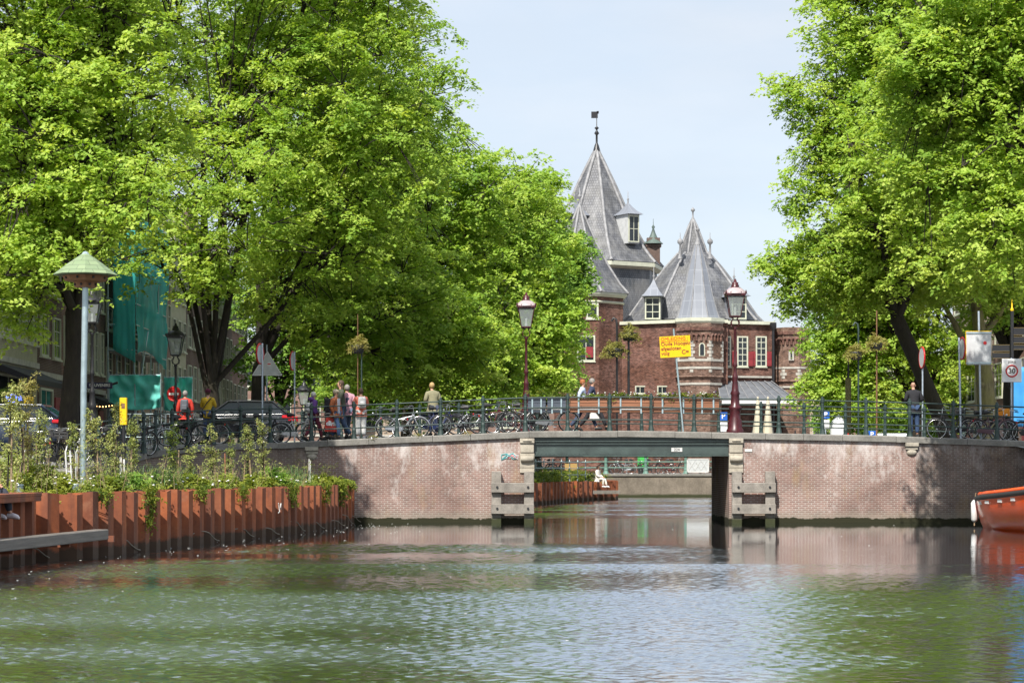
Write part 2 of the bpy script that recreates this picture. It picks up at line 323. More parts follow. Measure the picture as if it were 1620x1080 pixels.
def water_mat():
    s = N('water'); g = s.t.nodes.new('ShaderNodeNewGeometry'); pos = g.outputs['Position']
    sp = s.t.nodes.new('ShaderNodeSeparateXYZ'); s.l(pos, sp.inputs[0])
    s.b.inputs['Base Color'].default_value = (.024, .027, .014, 1); s.b.inputs['Roughness'].default_value = .035; s.b.inputs['IOR'].default_value = 1.5
    s.b.inputs['Specular IOR Level'].default_value = .5
    w1 = s.noise(pos, 9.0, 3, .55, (.8, 1.0, 1)); w2 = s.noise(pos, 24.0, 2, .5, (.8, 1.0, 1)); h = s.math('ADD', s.math('MULTIPLY', w1, .7), s.math('MULTIPLY', w2, .2))
    at_ = s.t.nodes.new('ShaderNodeAttribute'); at_.attribute_name = 'ripple'
    s.l(s.math('ADD', s.math('MULTIPLY', at_.outputs['Fac'], .085), .025), s.b.inputs['Roughness']); bp = s.n('ShaderNodeBump', Distance=.012); s.l(h, bp.inputs['Height']); s.l(s.math('ADD', s.math('MULTIPLY', at_.outputs['Fac'], .8), .04), bp.inputs['Strength']); s.l(bp.outputs[0], s.b.inputs['Normal'])
    gl = s.n('ShaderNodeBsdfGlossy'); gl.inputs['Color'].default_value = (.93, .96, 1, 1); s.l(s.b.inputs['Roughness'].links[0].from_socket, gl.inputs['Roughness']); s.l(bp.outputs[0], gl.inputs['Normal'])
    fr = s.n('ShaderNodeFresnel', IOR=1.9); s.l(bp.outputs[0], fr.inputs['Normal']); mx = s.n('ShaderNodeMixShader'); s.l(s.math('MULTIPLY', s.math('ADD', fr.outputs[0], .12), 1.15, True), mx.inputs[0])
    s.l(s.b.outputs[0], mx.inputs[1]); s.l(gl.outputs[0], mx.inputs[2]); s.l(mx.outputs[0], s.t.nodes['Material Output'].inputs[0])
water_mat()
# ------------------------------------------------------------------ terrain and water
def interp(x, pts):
    if x <= pts[0][0]: return pts[0][1]
    for (a, b), (c, d) in zip(pts, pts[1:]):
        if x <= c: return b + (d - b) * (x - a) / (c - a)
    return pts[-1][1]
def street_z(Y): return interp(Y, [(40, 1.3), (52, 1.38), (60, 1.75), (66, 2.05), (70, 2.3), (75, 2.58), (83, 2.6), (98, 1.95), (118, 1.55), (300, 1.5)])
QUAY = [(-11.6, 20), (-11.5, 40), (-11.4, 50), (-11.3, 60), (-11.2, 66), (-11.0, 69), (-10.4, 72), (-9.2, 74.1), (-7.7, 75.0)]      # left quay edge, curving into the bridge
def quay_x(Y): return interp(Y, [(y, x) for x, y in QUAY]) if Y < 75 else -7.7
def sheet(name, rows, m):
    """rows of points -> one sheet of quads"""
    mb = MB(); k = len(rows[0]); vs = [p for r in rows for p in r]
    mb.add(vs, [(j * k + i, j * k + i + 1, (j + 1) * k + i + 1, (j + 1) * k + i) for j in range(len(rows) - 1) for i in range(k - 1)])
    o = mb.build(name, m, recalc=False); o['kind'] = 'structure'; return o
def sstep(a, b, x): t = np.clip((x - a) / (b - a), 0, 1); return t * t * (3 - 2 * t)
def water_sheet(name, x0, x1, y0, y1, dx, dy, mask, seed=3, l0=.13, l1=.75, st=1.0):
    """wind-rippled water: a real surface of many small crossing waves, calmer where mask is low"""
    nx, ny = int((x1 - x0) / dx) + 1, int((y1 - y0) / dy) + 1; X, Y = np.meshgrid(np.linspace(x0, x1, nx), np.linspace(y0, y1, ny)); rg = np.random.default_rng(seed)
    Z = np.zeros_like(X); S = np.zeros_like(X); NW = 60
    for i in range(NW):
        lam = l0 * (l1 / l0) ** rg.uniform(0, 1); a = rg.uniform(0, math.pi); k = 2 * math.pi / lam; ph = rg.uniform(0, 6.28)
        Z += (st * lam * .0205 / math.sqrt(NW) * 2.1) * np.sin(k * (math.cos(a) * X + math.sin(a) * Y) + ph + .8 * np.sin(.35 * X + .23 * Y + i))
    for i in range(14): S += np.sin((.10 + .05 * i) * X * rg.uniform(-.6, .6) + (.25 + .12 * i) * Y + rg.uniform(0, 6.28)) / (1 + .35 * i)
    m = mask(X, Y) * np.clip(.82 + .24 * S, .22, 1.35); edge = np.minimum.reduce([sstep(0, .4, X - x0), sstep(0, .4, x1 - X), sstep(0, .4, Y - y0), sstep(0, .4, y1 - Y)]); Z = Z * m * edge
    me = bpy.data.meshes.new(name); me.vertices.add(nx * ny); me.vertices.foreach_set('co', np.stack([X, Y, Z], -1).reshape(-1).astype(np.float32))
    I = np.arange(nx * ny).reshape(ny, nx); Q = np.stack([I[:-1, :-1], I[:-1, 1:], I[1:, 1:], I[1:, :-1]], -1).reshape(-1, 4); nq = len(Q)
    me.loops.add(nq * 4); me.loops.foreach_set('vertex_index', Q.reshape(-1).astype(np.int32)); me.polygons.add(nq); me.polygons.foreach_set('loop_start', np.arange(0, nq * 4, 4, dtype=np.int32)); me.polygons.foreach_set('use_smooth', np.ones(nq, bool)); me.update(calc_edges=True)
    at_ = me.attributes.new('ripple', 'FLOAT', 'POINT'); at_.data.foreach_set('value', m.reshape(-1).astype(np.float32)); me.materials.append(MATS['water']); o = bpy.data.objects.new(name, me); COL.objects.link(o); o['kind'] = 'structure'
def near_mask(X, Y):
    m = 1 - .90 * sstep(47, 57, Y + 1.5 * np.sin(X * .4))
    right = sstep(2.5, 5.5, X); band = (1 - .80 * sstep(36, 39, Y)) ; band2 = 1 - .85 * (1 - sstep(21.5, 24.5, Y)); m = m * (1 - right) + right * m * np.minimum(band, band2)
    pl = np.interp(Y, [30, 43, 51, 60, 74], [-9.2, -9, -7.85, -6.45, -5.45]); m *= 1 - .8 * (1 - sstep(.6, 3.0, X - pl)) * sstep(42, 50, Y); m *= 1 + .35 * sstep(0, 1, 1 - np.abs(X - 1.5) / 6) + .75 * (1 - sstep(-3.5, .5, X)) * (1 - sstep(36, 46, Y)); return m
WX0, WX1 = -24.0, 24.0
water_sheet('canal_water', -13, 13, 13.0, 42.0, .040, .042, near_mask, 3, .095, .30, .50)
water_sheet('canal_water_middle', WX0, WX1, 42.0, 75.0, .08, .08, near_mask, 5, .17, .42, .58)
water_sheet('canal_water_beyond', -7.8, 16.5, 75.0, 149.4, .14, .14, lambda X, Y: .12 + 1.0 * sstep(80, 88, Y), 9, .3, .9, .4)
mb = MB()
for x0, x1, y0, y1 in ((-400, 400, -60, 13), (-400, -13, 13, 42), (13, 400, 13, 42), (-400, WX0, 42, 75), (WX1, 400, 42, 75)): mb.add([(x0, y0, 0), (x1, y0, 0), (x1, y1, 0), (x0, y1, 0)], [(0, 1, 2, 3)])
o = mb.build('canal_water_far', 'water', recalc=False); o['kind'] = 'structure'
mb = MB(); mb.add([(-2500, -60, -2.6), (2500, -60, -2.6), (2500, 2600, -2.6), (-2500, 2600, -2.6)], [(0, 1, 2, 3)]); mb.build('canal_bed', 'soil', recalc=False)['kind'] = 'structure'
Ys = [20, 30, 40, 46, 52, 56, 60, 63, 66, 69, 72, 74.1, 75, 79, 83, 90, 98, 108, 118, 135, 149]
sheet('street_left', [[(-300, y, street_z(y)), (-24, y, street_z(y)), (quay_x(y) - .12, y, street_z(y))] for y in Ys], 'paving')
Yr = [40, 60, 66, 70, 75, 79, 83, 90, 98, 108, 118, 135, 149]
sheet('street_right', [[(16.55, y, street_z(y) - .05), (26, y, street_z(y) - .05), (300, y, street_z(y) - .05)] for y in Yr], 'paving')
sheet('square', [[(-700, y, 1.5), (700, y, 1.5)] for y in (149, 2500)], 'paving')

# ------------------------------------------------------------------ bridge
CAPP = [(430, 2.62), (439, 2.64), (492, 2.70), (560, 2.76), (696, 2.88), (832, 3.01), (1008, 3.035), (1153, 2.975), (1240, 2.945), (1433, 2.85), (1620, 2.70), (1700, 2.62)]
CAP = [(ax(p, 75), z) for p, z in CAPP]
def cap_z(X): return interp(X, CAP)
OX0, OX1 = ax(845, 75), ax(1153.5, 75)
BY0, BY1 = 75.0, 81.6
XR = 16.9
bridge = thing('canal_bridge', 'low brick canal bridge with stone coping and a dark green girder over its opening', 'bridge', (4, 78, 0))
BL = -bridge.location
def xs_between(a, b, n): return [a + (b - a) * i / n for i in range(n + 1)]
def wall_x(x0, x1, yf, yb, zb, ztop, mbx, n=10):
    for a, b in zip(xs_between(x0, x1, n), xs_between(x0, x1, n)[1:]):
        za, zc = ztop(a), ztop(b)
        vs = [(a, yf, zb), (b, yf, zb), (b, yf, zc), (a, yf, za), (a, yb, zb), (b, yb, zb), (b, yb, zc), (a, yb, za)]
        mbx.add(vs, [(0, 1, 2, 3), (5, 4, 7, 6), (3, 2, 6, 7)])
        if a == x0: mbx.add(vs, [(4, 0, 3, 7)])
        if abs(b - x1) < 1e-6: mbx.add(vs, [(1, 5, 6, 2)])
zt = lambda x: cap_z(x) - .205
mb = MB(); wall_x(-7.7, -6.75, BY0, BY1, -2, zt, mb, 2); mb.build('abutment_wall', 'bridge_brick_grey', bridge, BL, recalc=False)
mb = MB(); wall_x(-6.75, OX0, BY0 - .004, BY1 + .004, -2, zt, mb); mb.build('abutment_wall', 'bridge_brick', bridge, BL, recalc=False)
mb = MB(); wall_x(OX1, 13.32, BY0 - .004, BY1 + .004, -2, zt, mb); mb.build('abutment_wall', 'bridge_brick', bridge, BL, recalc=False)
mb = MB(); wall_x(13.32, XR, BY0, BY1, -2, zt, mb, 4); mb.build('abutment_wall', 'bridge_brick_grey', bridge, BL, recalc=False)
# coping blocks: one strip of stones with real joints
for yf, yb in ((BY0 - .10, BY0 + .42), (BY1 - .42, BY1 + .10)):
    mb = MB(); edges = [-7.7]; 
    while edges[-1] < XR - 1.3: edges.append(edges[-1] + random.uniform(1.15, 2.6))
    edges.append(XR)
    for a, b in zip(edges, edges[1:]):
        g = .006; dz = random.uniform(-.006, .006); za, zc = cap_z(a) + dz, cap_z(b) + dz; vs = []
        for x, z in ((a + g, za), (b - g, zc)):
            vs += [(x, yf, z - .203), (x, yf, z - .03), (x, yf + .03, z), (x, yb, z), (x, yb, z - .203)]
        mb.add(vs, [(i, (i + 1) % 5, 5 + (i + 1) % 5, 5 + i) for i in range(5)] + [(4, 3, 2, 1, 0), (5, 6, 7, 8, 9)])
    mb.build('coping', 'coping_stone', bridge, BL)
mb = MB(); xx = xs_between(-7.7, XR, 24)
vs = [(x, y, cap_z(x) - .02) for y in (BY0 + .40, BY1 - .40) for x in xx] ; mb.add(vs, [(i, i + 1, 26 + i, 25 + i) for i in range(24)])
mb.build('deck', 'asphalt', bridge, BL, recalc=False)
mb = MB(); mb.box(((OX0 + OX1) / 2, (BY0 + BY1) / 2, 2.52), (OX1 - OX0 - .01, BY1 - BY0 - .7, .16))
for i in range(6): mb.box(((OX0 + OX1) / 2, BY0 + 1.0 + i * .92, 2.36), (OX1 - OX0 - .02, .12, .16))
mb.build('soffit', 'black_metal', bridge, BL)
# riveted girder: web, flanges, shadow gap above
for yf, s in ((BY0 + .02, 1), (BY1 - .02, -1)):
    mb = MB(); L = OX1 - OX0 - .02; cx = (OX0 + OX1) / 2
    mb.box((cx, yf + s * .10, 2.47), (L, .05, .46)); mb.box((cx, yf + s * .03, 2.215), (L, .24, .035)); mb.box((cx, yf + s * .06, 2.69), (L, .18, .035))
    mb.box((cx, yf + s * .13, 2.76), (L, .12, .11)); mb.box((cx, yf + s * .02, 2.60), (L, .03, .03))
    for i in range(46):
        x = OX0 + .12 + i * (L - .24) / 45; mb.ball((x, yf + s * .075, 2.28), .014, 6); mb.ball((x, yf + s * .075, 2.66), .014, 6)
    mb.build('girder', 'girder_paint', bridge, BL)
mb = MB(); mb.box((ax(1071, 75), BY0 + .075, 1.7 + (745 - 711) / 48), (.36, .02, .13)); np_ = mb.build('number_plate', 'white_paint', bridge, BL)
text_obj('number_text', '224', .13, 'black_metal', np_, (ax(1071, 75), BY0 + .062, 1.7 + (745 - 711) / 48), (R(90), 0, 0))
# carved stone corbels at the ends of the opening, and smaller ones further out
for x0, x1 in ((OX0 - .47, OX0 + .01), (OX1 - .01, OX1 + .46)):
    mb = MB(); cx = (x0 + x1) / 2; w = x1 - x0; zc = 2.72
    mb.box((cx, BY0 - .02, zc - .02), (w, .22, .16)); mb.box((cx, BY0 - .06, zc - .02), (w * .6, .22, .03)); mb.box((cx, BY0 + .0, zc - .26), (w * .92, .16, .30))
    mb.box((cx, BY0 + .01, zc - .67), (w, .14, .48)); mb.box((cx, BY0 + .01, zc - 1.0), (w, .14, .16))
    k0 = len(mb.v); mb.lathe([(.02, -w * .44), (.10, -w * .44), (.12, 0), (.10, w * .44), (.02, w * .44)], 10)
    for i in range(k0, len(mb.v)): x, y, z = mb.v[i]; mb.v[i] = (z + cx, y + BY0 - .08, x + zc - .62)
    mb.build('corbel', 'sandstone', bridge, BL, bevel=.012)
for px in (493.5, 1442):
    cx = ax(px, 75); zc = cap_z(cx) - .27; mb = MB(); mb.box((cx, BY0 - .03, zc), (.44, .2, .12)); mb.box((cx, BY0 - .01, zc - .12), (.40, .14, .10))
    mb.ball((cx, BY0 - .01, zc - .25), .12, 10, sx=1.5, sy=.8); mb.build('corbel', 'sandstone', bridge, BL, bevel=.01)
# timber guards bolted in front of the abutments
for px0, px1, lab in ((777, 845, 'weathered timber guard frame of two posts and two boards left of the bridge opening'), (1158, 1227, 'weathered timber guard frame of two posts and two boards right of the bridge opening')):
    x0, x1 = ax(px0, 74.7), ax(px1, 74.7); t = thing('timber_guard', lab, 'guard', ((x0 + x1) / 2, 74.7, 0), 0, 'timber guards beside the bridge opening'); h = (x1 - x0) / 2
    for s in (-1, 1):
        mb = MB(); mb.box((s * (h - .17), .12, .72), (.32, .22, 1.94)); mb.build('post', 'old_wood', t, bevel=.01)
    for z in (1.16, .46):
        mb = MB(); mb.box((0, -.06, z), (2 * h, .13, .32)); b = mb.build('board', 'old_wood', t, bevel=.012)
        for s in (-1, 1):
            m2 = MB(); m2.tube((s * (h - .2), -.12, z + .02), (s * (h - .2), -.155, z + .02), .04, .04, 8); m2.build('bolt', 'black_metal', b)
# graffiti blot and small stickers on the wall
stone_mat('far_wall', (.20, .17, .135), .35, 1.2, True)
# left quay wall (curving towards the camera) and right quay wall
def wall_path(name, pts, ztop, m, zb=-2, thick=.5, side=1, parent=None, mcop='coping_stone', coph=.2, label=None):
    P = [Vector((x, y)) for x, y in pts]; t = thing(name, label, 'quay wall', (P[0].x, P[0].y, 0)); L = -t.location; n = len(P); rows = []
    def off(i, d):
        a = P[max(i - 1, 0)]; b = P[min(i + 1, n - 1)]; q = (b - a).normalized(); return P[i] + Vector((q.y, -q.x)) * d * side
    mb = MB(); mc = MB()
    A = [off(i, 0) for i in range(n)]; B = [off(i, -thick) for i in range(n)]; C = [off(i, .08) for i in range(n)]; D = [off(i, -thick + .0) for i in range(n)]
    for i in range(n - 1):
        z0, z1 = ztop(P[i].y) - coph, ztop(P[i + 1].y) - coph
        mb.add([(*A[i], zb), (*A[i + 1], zb), (*A[i + 1], z1), (*A[i], z0), (*B[i], zb), (*B[i + 1], zb), (*B[i + 1], z1), (*B[i], z0)], [(0, 1, 2, 3), (5, 4, 7, 6), (3, 2, 6, 7)])
        g = .004 / max((P[i + 1] - P[i]).length, .1)
        def lp(u, v, k): return u.lerp(v, k)
        q = [lp(C[i], C[i + 1], g), lp(C[i], C[i + 1], 1 - g), lp(D[i], D[i + 1], 1 - g), lp(D[i], D[i + 1], g)]
        mc.add([(*q[0], z0 + .002), (*q[1], z1 + .002), (*q[2], z1 + .002), (*q[3], z0 + .002), (*q[0], z0 + coph), (*q[1], z1 + coph), (*q[2], z1 + coph), (*q[3], z0 + coph)],
               [(3, 2, 1, 0), (4, 5, 6, 7), (0, 1, 5, 4), (1, 2, 6, 5), (2, 3, 7, 6), (3, 0, 4, 7)])
    mb.build('wall', m, t, L); mc.build('coping', mcop, t, L, bevel=.01); return t
wall_path('quay_wall', QUAY, lambda y: street_z(y) + .06, 'quay_brick', label='old dark brick quay wall curving behind the planted bed', side=1)
wall_path('quay_wall', [(16.9, 75.0), (16.5, 70), (16.4, 62), (16.4, 40)], lambda y: street_z(y) - .02, 'quay_brick', label='brick quay wall behind the orange boat', side=1)
wall_path('quay_wall', [(-40, 149.0), (5, 149.0), (10.5, 149.0), (16, 149), (40, 149.0)], lambda y: 1.53, 'far_wall', label='straight grey quay wall closing the canal beyond the bridge', side=1, coph=.16)
wall_path('quay_wall', [(-7.7, 149), (-7.7, 120), (-7.7, 100), (-7.7, 82)], lambda y: street_z(y) + .05, 'quay_brick', label='quay wall on the left side behind the bridge', side=-1)
wall_path('quay_wall', [(16.4, 82), (16.4, 100), (16.4, 120), (16.4, 149)], lambda y: street_z(y) + .05, 'quay_brick', label='quay wall on the right side behind the bridge', side=-1)

# ------------------------------------------------------------------ corrugated sheet piling
def piling(name, label, pts, ztop, zb=-1.2, per=.92, depth=.34, thick=.03, flip=1):
    P = [Vector(p) for p in pts]; t = thing(name, label, 'sheet piling', (P[0].x, P[0].y, 0)); L = -t.location
    seg = [(b - a).length for a, b in zip(P, P[1:])]; tot = sum(seg)
    def pos(s):
        for i, l in enumerate(seg):
            if s <= l or i == len(seg) - 1:
                d = (P[i + 1] - P[i]).normalized(); return P[i] + d * s, Vector((d.y, -d.x)) * flip
            s -= l
    marks = []; s = 0.0
    while s < tot: marks += [(s, 0), (s + per * .30, 0), (s + per * .47, 1), (s + per * .83, 1)]; s += per
    marks = [(a, b) for a, b in marks if a <= tot] + [(tot, 0)]
    out = []
    for a, b in marks: p, nn = pos(a); out.append((p + nn * depth * b, nn))
    mb = MB(); vs = []
    for i, (p, nn) in enumerate(out):
        q = p - nn * thick; z = ztop + (.02 * math.sin(i * .7) + .012 * math.sin(i * 2.3)); vs += [(p.x, p.y, zb), (p.x, p.y, z), (q.x, q.y, z), (q.x, q.y, zb)]
    fs = []
    for i in range(len(out) - 1):
        a, b = i * 4, i * 4 + 4; fs += [(a, b, b + 1, a + 1), (a + 1, b + 1, b + 2, a + 2), (a + 2, b + 2, b + 3, a + 3)]
    fs += [(0, 1, 2, 3), (len(vs) - 1, len(vs) - 2, len(vs) - 3, len(vs) - 4)]
    mb.add(vs, fs); mb.build('pile_sheet', 'rust', t, L, recalc=True)
    return t, out, L
PILE = [(-11.5, 29.6), (-9.35, 30), (-9.2, 42.6), (-8.75, 43.4), (-8.35, 46), (-7.85, 51), (-7.2, 55.6), (-6.45, 60), (-5.75, 67), (-5.45, 74.2)]
pile, pile_pts, PL = piling('sheet_piling', 'rusty corrugated sheet pile wall in front of the planted bed on the left', PILE, 1.27)
# steel capping beam over the nearest stretch, and red end post
mb = MB(); mb.box((-9.05, 36, 1.275), (.75, 12.0, .07)); mb.box((-8.71, 36, 1.23), (.05, 12.0, .16)); mb.build('capping_beam', 'rust', pile, PL, bevel=.01)
mb = MB(); mb.tube((-5.42, 74.05, .55), (-5.42, 74.05, 1.33), .05, .05, 8); mb.build('end_pole', 'red_paint', pile, PL)
# garden soil between piling and old quay
rows = [[(quay_x(y) + .02, y, 1.20), ((quay_x(y) + x) / 2, y, 1.24), (x - .04, y, 1.18)] for x, y in PILE]
sheet('garden_soil', rows, 'soil')
PILE2 = [(-6.8, 92), (-3.0, 101), (-.6, 107), (1.1, 113), (3.0, 125), (4.6, 131.3), (5.7, 133), (6.0, 136), (5.9, 149)]
pile2, pile2_pts, PL2 = piling('sheet_piling', 'distant rusty sheet pile wall with a woman sitting on it seen under the bridge', PILE2, 1.13, per=1.3, depth=.35)
rows = [[(-7.6, y, 1.08), (x - .04, y, 1.06)] for x, y in PILE2]; sheet('garden_soil_far', rows, 'soil')
mb = MB(); mb.box((4.9, 131.0, 0), (2.2, .25, .2), 0, Matrix.Rotation(R(30), 3, 'Z')); o = mb.build('fender_beam', 'old_wood'); o.location = (.3, -.6, .5)
tag(o, 'small grey timber beam fixed to the far rusty piling', 'beam')
# timber fender beam along the near piling
mb = MB(); mb.box((0, 0, 0), (.28, 13.6, .20)); o = mb.build('fender_beam', 'wet_wood', bevel=.015); o.location = (-8.55, 37.6, .47); o.rotation_euler = (0, 0, R(-4.6)); 
tag(o, 'long grey timber beam fixed low along the nearest rusty piling', 'beam')
mb = MB()
for y in (34.6, 38.5, 42, 45.2): mb.box((-8.75 + (y - 39) * .08, y, .36), (.7, .12, .12))
b = mb.build('bracket', 'rust', o); b.parent = None; b.parent = pile; b.location = PL

# ------------------------------------------------------------------ windows and houses
def window(parent, c, ang, w, h, nx=2, ny=3, fm='cream_paint', pm='glass_dark', t=.07, name='window', sill=True, shut=None, proud=.03):
    """a framed window standing just proud of a wall; ang turns its outward side from -Y"""
    mb = MB(); M = Matrix.Rotation(ang, 4, 'Z'); d = .10
    for s in (-1, 1): mb.box((s * (w / 2 - t / 2), -proud, 0), (t, d, h)); mb.box((0, -proud, s * (h / 2 - t / 2)), (w - 2 * t, d, t))
    for i in range(1, nx): mb.box((-w / 2 + w * i / nx, -proud + .012, 0), (t * .5, d * .6, h - 2 * t))
    for i in range(1, ny): mb.box((0, -proud + .016, -h / 2 + h * i / ny), (w - 2 * t, d * .5, t * .5))
    if sill: mb.box((0, -proud - .03, -h / 2 - .05), (w + .12, d + .06, .08))
    o = mb.build(name, fm, parent); o.location = Vector(c); o.rotation_euler = (0, 0, ang)
    p = MB(); p.box((0, -proud + .02, 0), (w - 2 * t, .03, h - 2 * t)); p.build('pane', pm, o)
    if shut:
        for s in (-1, 1):
            q = MB(); q.box((s * (w / 2 + w * .22), -proud - .04, shut[0]), (w * .42, .05, shut[1])); q.box((s * (w / 2 + w * .22), -proud - .075, shut[0]), (w * .36, .03, .07)); q.build('shutter', 'shutter_red', o)
    return o
def house(x, y0, y1, h, wm, floors, cols, label, side=1, gable='cornice', shop=True, fm='cream_paint', z0=1.5, awn=None, trim='pale_stone', face=None, wt=.07):
    """terraced house; its front faces +X (side 1), -X (side -1), or the camera when face is set"""
    W = y1 - y0; cen = (x, (y0 + y1) / 2, z0) if face is None else ((y0 + y1) / 2, x, z0)
    rz = R(90) * side if face is None else 0.0
    t = thing('terraced_house', label, 'house', cen, rz, 'houses along the canal'); D = 9.0
    mb = MB(); mb.box((0, D / 2, h / 2 - .3), (W - .01, D, h + .6))
    if gable in ('step', 'bell', 'point'):
        if gable == 'point': prof = [(-W / 2, h), (W / 2, h), (0.35, h + W * .55), (-.35, h + W * .55)]
        elif gable == 'bell': prof = [(-W / 2, h), (W / 2, h), (W * .42, h + .4), (W * .25, h + 1.0), (W * .2, h + 2.2), (0, h + 2.9), (-W * .2, h + 2.2), (-W * .25, h + 1.0), (-W * .42, h + .4)]
        else:
            st = 5; prof = [(-W / 2, h), (W / 2, h)]
            for i in range(st): a = W / 2 * (1 - (i + 1) / (st + 1)); b = h + .75 * (i + 1); prof += [(W / 2 * (1 - i / (st + 1)), b), (a, b)]
            prof += [(-p, q) for p, q in reversed(prof[2:])]
        mb.prism(prof, 0.0, .35, 'y')
    mb.build('wall', wm, t, recalc=True)
    mb = MB(); pitch = W * .45; mb.prism([(-W / 2 + .02, h + .02), (W / 2 - .02, h + .02), (0, h + pitch)], .4, D, 'y'); rf = mb.build('roof', 'slate', t)
    m2 = MB(); m2.box((W * .3, D * .6, h + pitch * .7), (.7, .7, 2.2)); m2.build('chimney', 'house_brick', rf)
    mb = MB()
    if gable == 'cornice': mb.box((0, -.14, h - .12), (W - .02, .3, .28)); mb.box((0, -.08, h - .40), (W - .02, .16, .22))
    mb.box((0, -.05, 3.55), (W - .02, .12, .22)); mb.build('cornice', trim, t)
    fh = (h - 3.9) / floors
    for f in range(floors):
        z = 3.9 + fh * (f + .5)
        for c in range(cols):
            cx = -W / 2 + W * (c + .5) / cols; hh = fh * .68 * (1 - .06 * f); window(t, (cx, -.01, z), 0, W / cols * .58, hh, 2, 3, fm, t=wt)
    if shop:
        window(t, (-W * .18, -.01, 1.85), 0, W * .5, 2.3, 2, 1, fm, name='shop_window', t=.1)
        mb = MB(); mb.box((W * .30, -.02, 1.45), (1.05, .08, 2.5)); mb.build('door', random.choice(['dark_green', 'black_metal', 'shutter_red']), t)
        if awn:
            mb = MB(); mb.prism([(-.05, 3.35), (-1.5, 2.75), (-1.5, 2.55), (-.05, 3.1)], -W * .42, W * .42, 'x'); mb.build('awning', awn, t)
    return t
mat('awning_black', (.02, .02, .022), .8); mat('facade_cream', (.36, .34, .24), .7, 0, .12, 2); mat('awning_red', (.2, .03, .03), .8)
HX_ = -19.2
specs = [(58, 68, 12.5, 'house_brick', 3, 4, 'cornice', 'brick house before the left edge of the picture', None), (68, 78, 12, 'house_brick_dark', 3, 4, 'bell', 'dark gabled house just outside the left edge', None), (78, 84, 12, 'house_brick_dark', 3, 3, 'step', 'dark brick house at the left edge with stepped gable', None),
 (84, 92, 13, 'facade_cream', 3, 6, 'cornice', 'cream panelled facade with tall vertical strips at the left edge', 'awning_black'),
 (92, 97, 11.5, 'house_brick_dark', 3, 2, 'bell', 'narrow dark brick house right of the cream facade', None),
 (97, 102.5, 13, 'house_brick', 3, 3, 'cornice', 'red brick house with white pilasters left of the scaffold', None),
 (102.5, 107, 12.5, 'house_brick_dark', 3, 3, 'point', 'dark brick house touching the left end of the scaffold', 'awning_black'),
 (107, 117, 13.5, 'house_brick_dark', 4, 4, 'cornice', 'brick house wrapped in teal scaffold netting', None),
 (117, 122, 12, 'house_brick_pale', 3, 2, 'bell', 'pale narrow house right of the teal scaffold', None),
 (122, 128, 13, 'house_brick', 3, 3, 'cornice', 'brick house with pale window frames behind the forked tree', None),
 (128, 134, 12, 'facade_cream', 3, 3, 'bell', 'white plastered house behind the forked tree', 'awning_black'),
 (134, 141, 13, 'house_brick_dark', 3, 3, 'step', 'dark brick house with dark awning behind the trees', 'awning_black'),
 (141, 148, 12, 'house_brick', 3, 3, 'cornice', 'red brick house far down the left street', None),
 (148, 156, 12.5, 'house_brick_dark', 3, 4, 'point', 'dark gabled house far down the left street', None),
 (156, 165, 12, 'house_brick', 3, 4, 'cornice', 'brick house at the far end of the left street', None)]
for y0, y1, h, wm, fl, co, gb, lab, aw in specs: house(HX_, y0, y1, h, wm, fl, co, lab, 1, gb, True, z0=street_z((y0 + y1) / 2), awn=aw)
rs = [(96, 104, 12, 'house_brick', 'red brick house on the right street behind the trees'), (104, 112, 13, 'house_brick_pale', 'pale brick house on the right street behind the trees'), (112, 120, 12, 'house_brick_dark', 'dark brick house on the right street behind the trees'),
      (120, 130, 12.5, 'house_brick', 'wide red brick house on the right street behind the trees'), (130, 142, 12, 'house_brick_pale', 'pale house at the far end of the right street')]
for y0, y1, h, wm, lab in rs: house(27.5, y0, y1, h, wm, 3, 3, lab, -1, random.choice(['cornice', 'bell']), True)
house(212, -25.5, -14.5, 11, 'house_brick', 2, 4, 'sunlit brick corner house with white window frames beyond the parked car', 1, 'cornice', True, face=1)
house(216, -14.5, -5, 12.5, 'house_brick_pale', 3, 4, 'pale brick house beyond the group of pedestrians', 1, 'cornice', True, face=1)
house(216, -5, 4, 11.5, 'house_brick', 3, 3, 'brick house hidden behind the middle trees', 1, 'bell', True, face=1)
for i, (a, b, h, wm, lab) in enumerate([(30, 42, 12, 'house_brick_pale', 'pale house far behind the trees right of the gatehouse'), (42, 54, 13.5, 'house_brick', 'brick house far behind the trees on the right'), (54, 66, 12, 'house_brick_pale', 'pale distant house at the right behind the trees'), (18, 30, 15, 'house_brick_pale', 'distant house just right of the gatehouse')]):
    house(300, a, b, h, wm, 3, 4, lab, 1, 'cornice', True, face=1)
# ------------------------------------------------------------------ the gatehouse on the square
GW = 245.0
gate = thing('gatehouse', 'medieval brick gatehouse with steep slate spires and red shutters beyond the bridge', 'gatehouse', (ax(1060, GW), GW, 1.5)); GL = -gate.location
def gx(p, Y=GW): return ax(p, Y)
def gz(p, Y=GW): return az(p, Y)
def spire(name, m, cx, cyy, prof, n=8, rot=0.0, strips=True, finial=0.0, sr=.14):
    mb = MB(); mb.lathe(prof, n, (cx, cyy, 0), 0, rot, sm=False); o = mb.build(name, m, gate, GL)
    if strips:
        s = MB()
        for i in range(n):
            t = 2 * math.pi * i / n + rot; s.path([(cx + r * math.cos(t), cyy + r * math.sin(t), z) for r, z in prof], sr, 5)
        s.build('ridge_strip', 'lead_strip', o)
    if finial:
        f = MB(); top = prof[-1][1] if prof[-1][1] > prof[0][1] else prof[0][1]
        f.lathe([(.32, -.5), (.2, 0), (.08, .3), (.08, .8), (.22, .95), (.22, 1.1), (.06, 1.25), (.04, finial), (0.001, finial + .05)], 8, (cx, cyy, top)); f.build('finial', 'lead_strip', o)
    return o
mat('dormer_grey', (.5, .51, .51), .6, 0, .12, 2)
